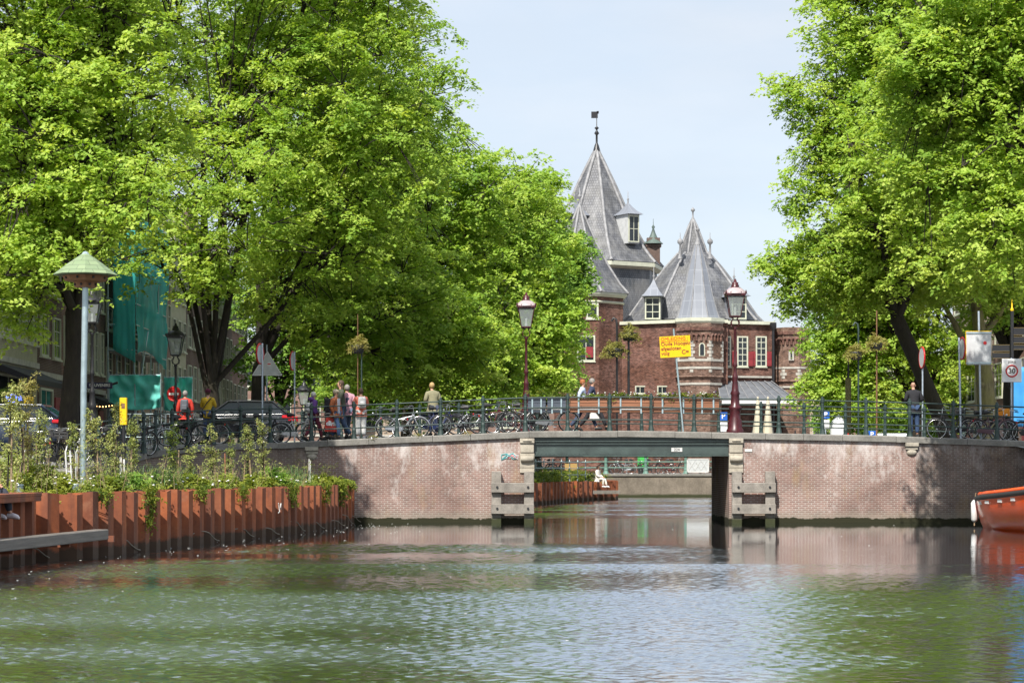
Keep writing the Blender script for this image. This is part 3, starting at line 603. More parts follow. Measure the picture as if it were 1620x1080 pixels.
# --- great tower (rear)
YT = 262.0; k = YT / F; TX = gx(944, YT)
mb = MB(); mb.lathe([(98 * k, 0), (98 * k, gz(426, YT))], 8, (TX, YT, 0), 0, R(10), sm=False); mb.build('great_tower_wall', 'slate_blue', gate, GL)
mb = MB(); mb.lathe([(100 * k, gz(432, YT)), (108 * k, gz(428, YT)), (108 * k, gz(422, YT)), (104 * k, gz(421, YT))], 8, (TX, YT, 0), 0, R(10), sm=False); mb.build('cornice', 'cream_paint', gate, GL)
main = spire('great_tower_roof', 'slate', TX, YT, [(108 * k, gz(421, YT)), (96 * k, gz(408, YT)), (74 * k, gz(380, YT)), (56 * k, gz(349, YT)), (42 * k, gz(318, YT)), (29 * k, gz(290, YT)), (14 * k, gz(260, YT)), (2 * k, gz(237, YT))], 8, R(10), True, 0, .2)
f = MB(); zt_ = gz(240, YT); f.lathe([(.45, 0), (.25, .7), (.12, 1.0), (.12, 1.9), (.3, 2.1), (.1, 2.4), (.1, gz(205, YT) - zt_), (.28, gz(203, YT) - zt_), (.05, gz(200, YT) - zt_), (.04, gz(178, YT) - zt_)], 8, (TX, YT, zt_))
f.box((TX - .25, YT, gz(182, YT)), (.75, .06, .75)); f.box((TX + .12, YT, gz(178, YT)), (.25, .06, .3)); f.build('weather_vane', 'black_metal', main)
def dormer(cx, cyy, zb, w, h, d, ang, rh, fin=True, nx=2, ny=2, roofm='lead', wallm='dormer_grey', panes='glass_dark'):
    """dormer: cheeks, window and a flared lead hood; ang turns it from facing -Y"""
    e = bpy.data.objects.new('dormer', None)
    mb = MB(); mb.box((0, d / 2, h / 2), (w, d, h)); o = mb.build('dormer', wallm, gate); o.location = Vector((cx, cyy, zb)) - gate.location; o.rotation_euler = (0, 0, ang)
    bpy.data.objects.remove(e)
    window(o, (0, -.02, h * .5), 0, w * .92, h * .92, nx, ny, 'cream_paint', panes, t=.14, sill=False)
    a = w * .66; q = MB(); q.lathe([(a * 1.414, 0), (a * 1.30, .06), (a * .80, rh * .32), (a * .35, rh * .68), (.05, rh)], 4, (0, d / 2 - .2, h + .001), 0, R(45), sm=False)
    for i in range(len(q.v)): x, y, z = q.v[i]; q.v[i] = (x, (y - d / 2 + .2) * (d / w * .95) + d / 2 - .2, z)
    rf = q.build('hood', roofm, o)
    if fin:
        f = MB(); f.lathe([(.14, -.1), (.07, .25), (.16, .4), (.05, .55), (.03, 1.3), (.001, 1.35)], 6, (0, d / 2 - .2, h + rh - .05)); f.build('finial', 'lead_strip', rf)
    return o
dormer(gx(1003, 256), 257.0, gz(385, 257), 1.55, gz(339, 257) - gz(385, 257), 2.7, R(30), 1.45)
dormer(gx(900, 255), 257.5, gz(366, 257), 1.9, gz(339, 257) - gz(366, 257), 2.5, R(-42), 1.9)
# chimney with green cap
mb = MB(); mb.box((gx(1033.5, 262), 262, gz(400, 262)), (1.5, 1.0, 3.4)); mb.box((gx(1033.5, 262), 262, gz(389, 262)), (1.8, 1.2, .3)); ch = mb.build('chimney', 'house_brick_dark', gate, GL)
mat('copper_green', (.09, .125, .11), .6, 0, .3, 3)
mb = MB(); mb.lathe([(1.15, 0), (1.1, .08), (.6, .5), (.28, 1.2), (.1, 1.75), (.2, 1.95), (.04, 2.2), (.02, 2.9)], 8, (gx(1033.5, 262), 262, gz(386, 262))); 
for s in (-.5, .5): mb.box((gx(1033.5, 262) + s, 262, gz(387.5, 262)), (.1, .1, .5))
mb.build('chimney_cap', 'copper_green', ch)
# --- left corner tower
YL = 240.0; k = YL / F; LX = gx(917, YL)
mb = MB(); mb.lathe([(73 * k, 0), (73 * k, gz(473, YL))], 8, (LX, YL, 0), 0, R(22.5), sm=False); mb.build('corner_tower_wall', 'gate_brick', gate, GL)
mb = MB(); mb.lathe([(75 * k, gz(474, YL)), (80 * k, gz(470, YL)), (80 * k, gz(467, YL)), (75 * k, gz(466.5, YL))], 8, (LX, YL, 0), 0, R(22.5), sm=False); mb.build('cornice', 'cream_paint', gate, GL); mb = MB(); mb.lathe([(73.5 * k, gz(484, YL)), (76 * k, gz(482, YL)), (73.5 * k, gz(480, YL))], 8, (LX, YL, 0), 0, R(22.5), sm=False); mb.build('string_course', 'cream_paint', gate, GL)
spire('corner_tower_roof', 'slate', LX, YL, [(82 * k, gz(467, YL)), (68 * k, gz(452, YL)), (47 * k, gz(420, YL)), (28 * k, gz(385, YL)), (12 * k, gz(350, YL)), (6 * k, gz(336, YL)), (1.5 * k, gz(326, YL))], 8, R(22.5), True, 1.9, .15)
yy = YL - 73 * k * math.cos(R(22.5))
window(gate, Vector((gx(937, yy), yy, gz(492, yy))) - gate.location, 0, 1.3, 1.65, 1, 1, t=.2)
window(gate, Vector((gx(927, yy), yy, gz(551, yy))) - gate.location, 0, 1.9, 2.7, 2, 2, t=.16)
mb = MB(); mb.box((gx(932.5, yy), yy - .1, gz(557, yy)), (.75, .05, 1.1)); mb.build('shutter', 'shutter_red', gate, GL)
for px in (893,): window(gate, Vector((gx(px, yy), yy, gz(492, yy))) - gate.location, 0, 1.3, 1.65, 1, 1, t=.2)
# --- linking wall between corner tower and turret, second (gate) block with wide roof
YB = 243.0; k = YB / F; BX = gx(1103, YB)
mb = MB(); mb.prism([(gx(960, YB), YB + 16), (gx(968, 242), 238.5), (gx(1068, 236), 235.0), (gx(1150, 236), 235.0), (gx(1150, 236), 236.5), (gx(1224, 238), 238.0), (gx(1238, YB), YB + 14)], 0, gz(514, 238), 'z'); mb.build('gate_wall', 'gate_brick', gate, GL)
mb = MB(); mb.prism([(gx(985, YB), YB + 2), (gx(968, 242), 238.1), (gx(1067, 236), 234.6), (gx(1150, 236), 234.6), (gx(1150, 236), 236.1), (gx(1226, 238), 237.6), (gx(1240, YB), YB + 14)], gz(514, 238), gz(509, 238), 'z'); mb.build('cornice', 'cream_paint', gate, GL)
spire('gate_roof', 'slate', BX - .2, YB + 2, [(116 * k, gz(509, YB)), (103 * k, gz(497, YB)), (86 * k, gz(473, YB)), (66 * k, gz(446, YB)), (46 * k, gz(421, YB)), (27 * k, gz(400, YB)), (25 * k, gz(398, YB))], 8, R(8), True, 0, .16)
spire('lantern_roof', 'slate', gx(1098.5, YB), YB + 2, [(24.5 * k, gz(401, YB)), (20 * k, gz(388, YB)), (13 * k, gz(370, YB)), (7 * k, gz(355, YB)), (1.5 * k, gz(344, YB))], 8, R(22), True, 1.3, .13)
for p in (1075, 1122):
    f = MB(); f.lathe([(.3, -.6), (.12, 0), (.1, .9), (.3, 1.1), (.3, 1.35), (.05, 1.6), (.02, 2.2)], 8, (gx(p, YB), YB - 1, gz(402, YB))); f.build('finial', 'lead_strip', gate, GL)
dormer(gx(1033, 237), 237.5, gz(506, 237), 1.75, gz(468, 237) - gz(506, 237), 3.4, R(-8), 1.9, True, 2, 3, 'lead', 'slate_blue')
dormer(gx(1170, 237.5), 238.2, gz(506, 238), 1.75, gz(468, 238) - gz(506, 238), 3.4, R(14), 1.8, True, 2, 3, 'lead', 'lead')
# --- central turret
YC = 235.0; k = YC / F; CX = gx(1106, YC); rc = 39.5 * k
mb = MB(); mb.lathe([(rc * .93, 0), (rc * .93, gz(600, YC)), (rc * 1.04, gz(597, YC)), (rc, gz(595, YC)), (rc, gz(512, YC))], 8, (CX, YC, 0), 0, R(22.5), sm=False); mb.build('turret_wall', 'tower_brick', gate, GL)
mb = MB(); mb.lathe([(rc * 1.0, gz(513, YC)), (rc * 1.06, gz(510, YC)), (rc * 1.06, gz(505, YC)), (rc, gz(504.5, YC))], 8, (CX, YC, 0), 0, R(22.5), sm=False); mb.build('cornice', 'cream_paint', gate, GL)
spire('turret_cone', 'lead', CX - .15, YC, [(36 * k, gz(505, YC)), (31 * k, gz(490, YC)), (24 * k, gz(465, YC)), (17 * k, gz(432, YC)), (9 * k, gz(402, YC)), (1.5 * k, gz(379, YC))], 8, R(22.5), True, .6, .06)
def oct_band(name, cx, cyy, r, n, rot, z0, z1, m, out=.05):
    mb = MB(); mb.lathe([(r, z0), (r + out, z0 + .01), (r + out, z1 - .01), (r, z1)], n, (cx, cyy, 0), 0, rot, sm=False); return mb.build(name, m, gate, GL)
def quoins(cx, cyy, r, n, rot, z0, z1, vis):
    mb = MB(); ri = 0
    z = z0
    while z < z1:
        for i in vis:
            t = 2 * math.pi * i / n + rot; w = .38 if ri % 2 else .2
            for dt in (-1, 1):
                tt = 2 * math.pi * (i + dt) / n + rot; a = Vector((cx + (r + .04) * math.cos(t), cyy + (r + .04) * math.sin(t))); b = Vector((cx + (r + .04) * math.cos(tt), cyy + (r + .04) * math.sin(tt))); d = (b - a).normalized(); nn = Vector((-d.y, d.x)) * .06 * dt
                p = [a, a + d * w, a + d * w + nn, a + nn]; mb.prism([(q.x, q.y) for q in p], z, z + .28, 'z')
        z += .34 + (.9 if random.random() < .22 else 0); ri += 1
    mb.build('quoins', 'pale_stone', gate, GL)
apo = math.cos(R(22.5))
for z in (571, 583): oct_band('stone_band', CX, YC, rc, 8, R(22.5), gz(z, YC) - .12, gz(z, YC) + .12, 'pale_stone')
oct_band('stone_band', CX, YC, rc * .93, 8, R(22.5), gz(608, YC) - .12, gz(608, YC) + .12, 'pale_stone', .08)
quoins(CX, YC, rc, 8, R(22.5), gz(590, YC), gz(540, YC), (4, 5, 6, 7))
def frieze(cx, cyy, r, n, rot, z, faces, m, per=5):
    mb = MB()
    for i in faces:
        a = Vector((cx + r * math.cos(2 * math.pi * i / n + rot), cyy + r * math.sin(2 * math.pi * i / n + rot))); b = Vector((cx + r * math.cos(2 * math.pi * (i + 1) / n + rot), cyy + r * math.sin(2 * math.pi * (i + 1) / n + rot)))
        d = (b - a) / per; nn = Vector((d.y, -d.x)).normalized() * .16
        for j in range(per):
            c = a + d * (j + .5); w = d.length * .42
            # small round arch on brackets
            pts = []
            for q in range(9): t = math.pi * q / 8; pts.append((c + d.normalized() * (math.cos(t) * w), z + math.sin(t) * w))
            mb.path([(p.x + nn.x * .6, p.y + nn.y * .6, zz) for p, zz in pts], .11, 5)
            e = a + d * j; mb.box((e.x + nn.x * .5, e.y + nn.y * .5, z - .22), (.2, .2, .45))
        p0, p1 = a + nn, b + nn; mb.add([(a.x, a.y, z + .62), (b.x, b.y, z + .62), (p1.x, p1.y, z + .62), (p0.x, p0.y, z + .62), (a.x, a.y, z + .95), (b.x, b.y, z + .95), (p1.x, p1.y, z + .95), (p0.x, p0.y, z + .95)],
            [(0, 1, 2, 3), (7, 6, 5, 4), (3, 2, 6, 7), (0, 3, 7, 4), (1, 5, 6, 2)])
    mb.build('arched_frieze', m, gate, GL)
frieze(CX, YC, rc, 8, R(22.5), gz(534, YC), (4, 5, 6), 'gate_brick', 4)
# slit window with round head
def slit(cx, cyy, cz, w, h):
    mb = MB(); pts = [(-w / 2, -h / 2), (w / 2, -h / 2), (w / 2, h / 2 - w / 2)] + [(w / 2 * math.cos(R(a)), h / 2 - w / 2 + w / 2 * math.sin(R(a))) for a in (30, 60, 90, 120, 150)] + [(-w / 2, h / 2 - w / 2)]
    mb.prism([(cx + a, cz + b) for a, b in pts], cyy - .04, cyy + .04, 'y'); o = mb.build('slit_window', 'cream_paint', gate, GL)
    m2 = MB(); m2.prism([(cx + a * .66, cz + b * .88) for a, b in pts], cyy - .07, cyy - .03, 'y'); m2.build('pane', 'glass_dark', o)
slit(gx(1112, 231.5), YC - rc * apo, gz(552, 232), .62, 1.35)
# --- windows of the right wall with red shutters
for px, sh in ((1147.5, False), (1174.5, True), (1204, True)):
    yv = 236.5 + (gx(px, 237) - gx(1150, 236)) / (gx(1224, 238) - gx(1150, 236)) * 1.5
    window(gate, Vector((gx(px, yv), yv - .02, gz(556, yv))) - gate.location, R(12), 1.2, 3.2, 2, 5, t=.15, shut=(-.75, 1.5) if sh else None)
for px in (1016.5, 1051.5):
    yv = 238.5 - 3.5 * (px - 968) / 100; window(gate, Vector((gx(px, yv), yv - .02, gz(616.5, yv))) - gate.location, R(-27) * 0, 1.55, .85, 3, 1, t=.12)
mb = MB()
for z in (596,): mb.prism([(gx(1150, 236), 236.42), (gx(1224, 238), 237.92), (gx(1224, 238), 237.6), (gx(1150, 236), 236.1)], gz(z, 237) - .1, gz(z, 237) + .1, 'z')
mb.build('stone_band', 'pale_stone', gate, GL)
mb = MB(); mb.tube((gx(1223, 237), 236.9, 1.5), (gx(1223, 237), 236.9, gz(512, 237)), .14); mb.lathe([(.1, 0), (.35, .4), (.35, .9)], 8, (gx(1223, 237), 236.9, gz(524, 237))); mb.build('downpipe', 'black_metal', gate, GL)
# --- right corner tower
YR2 = 240.0; k = YR2 / F; RX = gx(1252, YR2); rr = 33 * k
mb = MB(); mb.lathe([(rr * .95, 0), (rr * .95, gz(606, YR2)), (rr * 1.06, gz(604, YR2)), (rr, gz(602, YR2)), (rr, gz(520, YR2)), (rr * .8, gz(519, YR2)), (rr * .7, gz(527, YR2)), (0.01, gz(527, YR2))], 8, (RX, YR2, 0), 0, R(15), sm=False); mb.build('corner_tower_wall', 'tower_brick', gate, GL)
frieze(RX, YR2, rr, 8, R(15), gz(540, YR2), (4, 5, 6), 'gate_brick', 4)
quoins(RX, YR2, rr, 8, R(15), gz(600, YR2), gz(572, YR2), (5, 6, 7))
for z in (583, 613): oct_band('stone_band', RX, YR2, rr, 8, R(15), gz(z, YR2) - .1, gz(z, YR2) + .1, 'pale_stone')
mb = MB(); mb.box((gx(1251.5, 238), YR2 - rr * .95, gz(563, 238)), (.55, .3, .95)); o = mb.build('slit_window', 'pale_stone', gate, GL); mb = MB(); mb.box((gx(1251.5, 238), YR2 - rr * .95 - .13, gz(563, 238)), (.16, .1, .7)); mb.build('pane', 'glass_dark', o)
# --- lead veranda roof with dark open front
x0, x1, x2 = gx(1140, 233), gx(1226, 233), gx(1258, 230)
mb = MB(); za, zb_ = gz(602, 235), gz(631, 230)
mb.add([(x0, 236.3, za), (x1, 236.8, za), (x2, 230, zb_), (x0 - .3, 230, zb_), (x0, 236.3, za - .12), (x1, 236.8, za - .12), (x2, 230, zb_ - .12), (x0 - .3, 230, zb_ - .12)],
       [(0, 3, 2, 1), (4, 5, 6, 7), (3, 7, 6, 2), (1, 2, 6, 5), (0, 4, 7, 3)])
mat('veranda_lead', (.13, .14, .155), .5, 0, .25, 1.5); vr = mb.build('veranda_roof', 'veranda_lead', gate, GL)
mb = MB()
for i in range(9):
    t_ = i / 8; mb.path([(x0 + (x1 - x0) * t_, 236.4, za + .04), (x0 - .3 + (x2 - x0 + .3) * t_, 230.02, zb_ + .04)], .05, 4)
mb.build('roof_rib', 'lead_strip', vr)
mb = MB(); mb.box(((x0 + x2) / 2, 229.97, zb_ - .30), (x2 - x0 + .3, .12, .32)); mb.build('veranda_fascia', 'white_paint', gate, GL)
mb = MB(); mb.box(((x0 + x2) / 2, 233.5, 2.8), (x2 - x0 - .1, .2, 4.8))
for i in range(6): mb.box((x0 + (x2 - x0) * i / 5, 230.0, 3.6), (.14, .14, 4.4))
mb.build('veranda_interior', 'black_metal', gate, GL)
# folded parasols in front of the veranda
mat('parasol_cloth', (.55, .50, .38), .8, 0, .12, 2)
par = thing('folded_parasol', 'folded cream parasol on the terrace, left one of the pair', 'parasol', (gx(1199, 155), 155, 1.5), 0, 'folded parasols on the terrace')
mb = MB(); mb.tube((0, 0, 0), (0, 0, 4.5), .04); mb.lathe([(.35, 0), (.35, .1), (.05, .12)], 10); mb.build('pole', 'steel_grey', par)
mb = MB(); prof = [(.40, 1.0 - .1), (.46, 1.3), (.36, 2.3), (.22, 3.6), (.06, 5.2), (.01, 5.3)]; mb.lathe(prof, 16)
for i, (x, y, z) in enumerate(mb.v):
    f_ = 1 + .22 * math.cos((i % 16) * math.pi); mb.v[i] = (x * f_, y * f_, z)
mb.build('cloth', 'parasol_cloth', par)
p2 = copy_tree(par); p2.location.x = gx(1215, 155); p2['label'] = 'folded cream parasol on the terrace, right one of the pair'
# ------------------------------------------------------------------ trees
def leaves_mesh(name, C, ext, per, size, m, parent, rng, droop=.45, up=.8, tint0=None, thick=.20, shape=.62):
    """C: clump centres (n,3); ext: clump radii (n,); per leaves each -> one mesh of small pointed leaves"""
    size *= .86; per = int(per * 1.4); n = len(C); k = n * per; ci = np.repeat(np.arange(n), per)
    # every spray is made of small twig-end rosettes; the leaves of a rosette lie nearly in one plane
    ns = max(3, per // 9); K = n * ns; cs = np.repeat(np.arange(n), ns); ang = rng.uniform(0, 2 * np.pi, K); rad = np.sqrt(rng.uniform(0, 1, K)); r = rad * ext[cs]
    lean = rng.normal(0, .28, (n, 2))
    dx = r * np.cos(ang); dy = r * np.sin(ang); dz = rng.normal(0, 1, K) * ext[cs] * thick - droop * rad ** 2 * ext[cs] + dx * lean[cs, 0] + dy * lean[cs, 1]
    SP = C[cs] + np.stack([dx, dy, dz], 1); SN = np.stack([dx, dy, np.zeros(K)], 1) / np.maximum(ext[cs], .01)[:, None] * .8 + rng.normal(0, .42, (K, 3)); SN[:, 2] += up * 1.3; SN += np.array([sx, sy, sz]) * up * .75
    SN /= np.linalg.norm(SN, axis=1)[:, None]; st = rng.normal(0, .12, K); si = ci * ns + rng.integers(0, ns, k)
    off = rng.normal(0, 1, (k, 3)); off -= SN[si] * (off * SN[si]).sum(1)[:, None] * .75; P = SP[si] + off * (size * 1.5); P[:, 2] -= (off ** 2).sum(1) * size * .25
    nrm = SN[si] + rng.normal(0, .33, (k, 3)); nrm /= np.linalg.norm(nrm, axis=1)[:, None]
    u = rng.normal(0, 1, (k, 3)); u -= nrm * (u * nrm).sum(1)[:, None]; u /= np.linalg.norm(u, axis=1)[:, None]; v = np.cross(nrm, u)
    s = size * rng.uniform(.65, 1.35, k)[:, None]
    V = np.empty((k, 4, 3)); V[:, 0] = P - u * s; V[:, 1] = P - v * s * shape - u * s * .1 + nrm * s * .12; V[:, 2] = P + u * s - nrm * s * .15; V[:, 3] = P + v * s * shape - u * s * .1 + nrm * s * .12
    t0 = rng.uniform(.2, .8, n) if tint0 is None else tint0
    tint = np.clip(t0[ci] + st[si] + rng.normal(0, .12, k), 0, 1).astype(np.float32)
    me = bpy.data.meshes.new(name); me.vertices.add(k * 4); me.vertices.foreach_set('co', V.reshape(-1).astype(np.float32))
    me.loops.add(k * 4); me.loops.foreach_set('vertex_index', np.arange(k * 4, dtype=np.int32))
    me.polygons.add(k); me.polygons.foreach_set('loop_start', np.arange(0, k * 4, 4, dtype=np.int32))
    me.update(calc_edges=True)
    a = me.attributes.new('tint', 'FLOAT', 'FACE'); a.data.foreach_set('value', tint); me.materials.append(MATS[m])
    o = bpy.data.objects.new(name, me); COL.objects.link(o); o.parent = parent; return o

def tree(label, base, trunk, blobs, nclump, per, size, clump_r=(.45, .8), m='leaf', bark='bark', group='trees along the canal', seed=1, fork=.0, tint=.5, name='elm_tree', limbs=9):
    """trunk: (radius, fork height, lean x, lean y); blobs: crown ellipsoids (x, y, z, rx, ry, rz) relative to the base"""
    rng = np.random.default_rng(seed); rd = random.Random(seed)
    nclump = int(nclump * 1.15); t = thing(name, label, 'tree', base, 0, group)
    vol = np.array([b[3] * b[4] * b[5] for b in blobs]) ** .8; B = np.array(blobs, float)
    C = []
    while len(C) < nclump:
        b = B[rng.choice(len(B), p=vol / vol.sum())]; d = rng.normal(0, 1, 3); d /= np.linalg.norm(d); q = rng.uniform(0, 1) ** .36
        lump = 1 + .16 * math.sin(3.1 * d[0] + seed) * math.cos(4.3 * d[2] + seed * 2) + .10 * math.sin(7 * d[0] * d[2] + 5 * d[1] + seed)
        p = b[:3] + d * b[3:] * q * lump
        if p[2] > .9: C.append(p)
    C = np.array(C)
    r0, fh, lx, ly = trunk; fk = Vector((lx * fh, ly * fh, fh)); cen = C.mean(0)
    # gaps: drop clumps in a few random hollows
    nclump0 = len(C)
    for _ in range(5):
        h = C[rng.integers(len(C))]; keep = np.linalg.norm((C - h) / np.array([1, 1, .7]), axis=1) > rng.uniform(.6, 1.0); keep |= rng.uniform(0, 1, len(C)) < .15; C = C[keep]
    n = len(C)
    # limbs: farthest point picks
    L = [int(rng.integers(n))]; dd = np.linalg.norm(C - C[L[0]], axis=1)
    for _ in range(limbs - 1): j = int(dd.argmax()); L.append(j); dd = np.minimum(dd, np.linalg.norm(C - C[j], axis=1))
    mb = MB(); bend = [rd.uniform(-.25, .25) for _ in range(4)]
    mb.path([(0, 0, -.3), (0, 0, 0), (lx * fh * .3 + bend[0] * .3, ly * fh * .3 + bend[1] * .3, fh * .33), (lx * fh * .7 + bend[2] * .3, ly * fh * .7, fh * .7), fk], [r0 * 1.5, r0 * 1.25, r0 * 1.02, r0 * .95, r0 * .95], 12)
    mb.ball(fk, r0 * .98, 10)
    mb.build('trunk', bark, t)
    ml = MB(); nodes = []; owner = np.array([int(np.argmin([np.linalg.norm(C[i] - C[l]) for l in L])) for i in range(n)])
    for li, l in enumerate(L):
        e = Vector(C[l]) * .82 + Vector(cen) * .18; dist = (e - fk).length
        m1 = fk + (e - fk) * .35 + Vector((0, 0, dist * .16)) + Vector([rd.uniform(-.4, .4) for _ in range(3)]); m2 = fk + (e - fk) * .7 + Vector((0, 0, dist * .12)) + Vector([rd.uniform(-.4, .4) for _ in range(3)])
        st = fk - Vector((0, 0, rd.uniform(0, fork * fh))) * (1 if fork else 0)
        rl = r0 * rd.uniform(.36, .54); pts = [st, m1, m2, e]; ml.path(pts, [rl, rl * .8, rl * .5, rl * .22], 8)
        idx = [i for i in range(n) if owner[i] == li]
        sub = rd.sample(idx, min(len(idx), max(3, len(idx) // 11)))
        sn = []
        for q in sub:
            e2 = Vector(C[q]); kk = rd.uniform(.35, .95); a = fk + (e - fk) * kk + Vector((0, 0, dist * .13 * (1 - abs(kk - .5)))); mid = a.lerp(e2, .5) + Vector((rd.uniform(-.2, .2), rd.uniform(-.2, .2), .1 * (e2 - a).length))
            ml.path([a, mid, e2], [rl * .34, rl * .22, rl * .09], 5, caps=False); sn.append((a, mid, e2))
        for i in idx:
            p = Vector(C[i]); best = min(((x - p).length, x) for s_ in sn for x in s_[1:])[1] if False else min((x for s_ in sn for x in s_[1:]), key=lambda x: (x - p).length)
            if (best - p).length > .15: ml.path([best, best.lerp(p, .5) + Vector((0, 0, .08)), p], [.035, .025, .010], 4, caps=False)
    ml.build('limbs', bark, t)
    ext = rng.uniform(clump_r[0], clump_r[1], n)
    tb = np.clip(rng.normal(tint, .17, n), .02, .98)
    leaves_mesh('crown', C, ext, per, size, m, t, rng, tint0=tb)
    return t
def pxblob(base, px, py, Y, rx, ry, rd_=None, dy=0.0):
    """crown lump given by where it stands in the picture plane at distance Y"""
    k = Y / F; c = at(px, py, Y) - Vector(base); return (c.x, c.y + dy, c.z, rx * k, (rd_ if rd_ else rx * k * .95), ry * k)
def T(label, trunk_px, Y, trunk, lumps, nclump, per, size, **kw):
    z = street_z(Y) if Y < 149 else 1.5; base = (ax(trunk_px, Y), Y, z)
    return tree(label, base, trunk, [pxblob(base, a, b, Y, c, d, None, e) for a, b, c, d, e in lumps], nclump, per, size, **kw)
DENS = 1.0
T('large elm at the left edge, single straight trunk beside the nest tower', 106, 64, (.27, 4.2, .05, 0), [(40, 500, 60, 40, -1), (70, 420, 90, 60, -3), (90, 250, 150, 170, 0), (20, 80, 190, 200, 1), (60, 170, 130, 150, -2), (165, 120, 145, 200, 0), (80, -120, 200, 200, 0), (10, 440, 90, 100, -1), (205, 330, 95, 90, -2.5), (60, 350, 120, 80, -2.5)], 900, 120, .075, seed=11, tint=.62, limbs=11)
T('big elm with a forked many-stemmed trunk behind the red no-entry sign', 335, 88, (.27, 2.6, .0, 0), [(420, 230, 190, 200, 0), (290, 40, 230, 220, 2), (540, 120, 150, 180, 0), (470, -130, 240, 200, 0), (590, 260, 110, 150, 0), (480, 400, 150, 110, 1), (250, 330, 120, 130, -2), (620, 20, 60, 90, 0), (350, 420, 90, 60, -3), (400, 330, 130, 90, -6)], 1250, 110, .088, seed=23, fork=.45, tint=.55, limbs=8, clump_r=(.5, .9))
T('dark-trunked elm just right of the forked elm', 405, 104, (.33, 4.5, .03, 0), [(560, 300, 160, 170, 0), (620, 180, 110, 130, 0), (500, 100, 200, 200, 1), (600, 440, 140, 110, 0), (480, 440, 120, 100, 2), (560, 540, 110, 50, 1)], 850, 105, .10, seed=31, tint=.42, limbs=10, clump_r=(.55, .95))
T('elm with leaning limbs behind the pedestrians', 525, 122, (.36, 4.2, -.02, 0), [(670, 330, 120, 140, 0), (740, 310, 90, 110, 0), (640, 460, 140, 110, 0), (600, 250, 120, 130, 1), (700, 540, 110, 70, 0), (600, 585, 120, 45, 0)], 780, 100, .115, seed=37, tint=.42, limbs=10, clump_r=(.6, 1.0))
T('leafy elm behind the man in the khaki jacket', 640, 142, (.35, 4.0, .05, 0), [(770, 370, 90, 120, 0), (820, 330, 60, 90, 0), (740, 500, 120, 100, 0), (690, 560, 100, 60, 0), (720, 605, 110, 35, 0)], 640, 95, .13, seed=41, tint=.45, limbs=9, clump_r=(.6, 1.05))
T('elm standing behind the left wine-red lamp post', 762, 165, (.35, 3.8, .04, 0), [(820, 430, 90, 110, 0), (855, 520, 70, 80, 0), (790, 540, 90, 80, 0), (850, 330, 45, 70, 0), (830, 595, 80, 40, 0)], 600, 90, .15, seed=43, tint=.5, limbs=9, clump_r=(.65, 1.1))
T('darker elm overlapping the left edge of the gatehouse', 850, 192, (.35, 4.0, .03, 0), [(880, 430, 55, 80, 0), (905, 400, 34, 50, 0), (860, 530, 60, 90, 0), (845, 370, 50, 90, 0), (900, 470, 28, 40, 0)], 460, 85, .17, seed=47, m='leaf_dark', tint=.5, limbs=9, clump_r=(.7, 1.2))
T('dense elm down the left street behind the houses', 440, 150, (.3, 4, 0, 0), [(450, 560, 80, 60, 0), (480, 440, 120, 120, 0), (560, 520, 90, 90, 0)], 420, 80, .14, seed=53, m='leaf_dark', tint=.4, clump_r=(.7, 1.2))
T('elm with a dark leaning trunk on the right quay', 1512, 92, (.31, 5.6, -.42, 0), [(1420, 250, 160, 170, 0), (1500, 90, 190, 200, 0), (1350, 130, 110, 130, 0), (1470, -130, 200, 180, 0), (1345, 380, 110, 90, 0), (1300, 250, 70, 90, 0), (1315, 458, 70, 55, 1), (1350, 20, 90, 100, 0), (1440, 430, 110, 60, 1), (1252, 140, 42, 36, 0), (1570, 330, 120, 140, 0), (1270, 400, 55, 45, 0), (1238, 430, 45, 38, 0), (1278, 478, 42, 32, 0), (1440, 300, 150, 110, -5), (1480, 420, 110, 60, -4.5)], 1480, 110, .09, seed=61, tint=.6, limbs=13, clump_r=(.5, .85))
T('foreground elm leaning in from the right edge', 1740, 65, (.3, 5.5, -.03, 0), [(1640, 180, 170, 180, 0), (1560, 60, 160, 160, 1), (1700, -80, 240, 200, 0), (1500, 180, 110, 120, 2), (1590, 360, 120, 90, 0), (1480, 260, 70, 70, 1), (1470, 90, 90, 90, 0)], 900, 115, .078, seed=67, tint=.52, limbs=12)
T('elm behind the right end of the bridge', 1600, 104, (.33, 4.8, .0, 0), [(1590, 260, 180, 200, 0), (1640, 440, 110, 80, 0), (1540, 420, 100, 80, 0)], 600, 100, .10, seed=71, tint=.5, limbs=9, clump_r=(.55, .95))
T('elm behind the man in black, light green leaves', 1455, 126, (.3, 3.6, -.06, 0), [(1380, 520, 110, 90, 0), (1340, 545, 52, 60, 0), (1460, 560, 90, 70, 0), (1340, 620, 90, 40, 0), (1400, 400, 150, 120, 0)], 600, 95, .12, seed=73, tint=.6, limbs=9, clump_r=(.6, 1.0))
T('elm far behind on the right street', 1560, 140, (.3, 3.6, 0, 0), [(1560, 580, 90, 70, 0), (1620, 540, 100, 80, 0), (1500, 620, 80, 50, 0)], 450, 90, .13, seed=79, tint=.6, limbs=8, clump_r=(.6, 1.05))
T('dark green tree just right of the gatehouse', 1330, 190, (.3, 3.5, 0, 0), [(1330, 590, 45, 75, 0), (1360, 520, 70, 80, 0), (1325, 650, 38, 36, 0), (1390, 640, 60, 50, 0)], 420, 85, .16, seed=83, m='leaf_dark', tint=.4, limbs=8, clump_r=(.7, 1.15))
T('distant tree behind the right street, lowest of the row', 1450, 175, (.3, 3, 0, 0), [(1450, 640, 80, 50, 0), (1540, 650, 70, 45, 0)], 300, 80, .16, seed=89, m='leaf_dark', tint=.6, limbs=7, clump_r=(.7, 1.15))
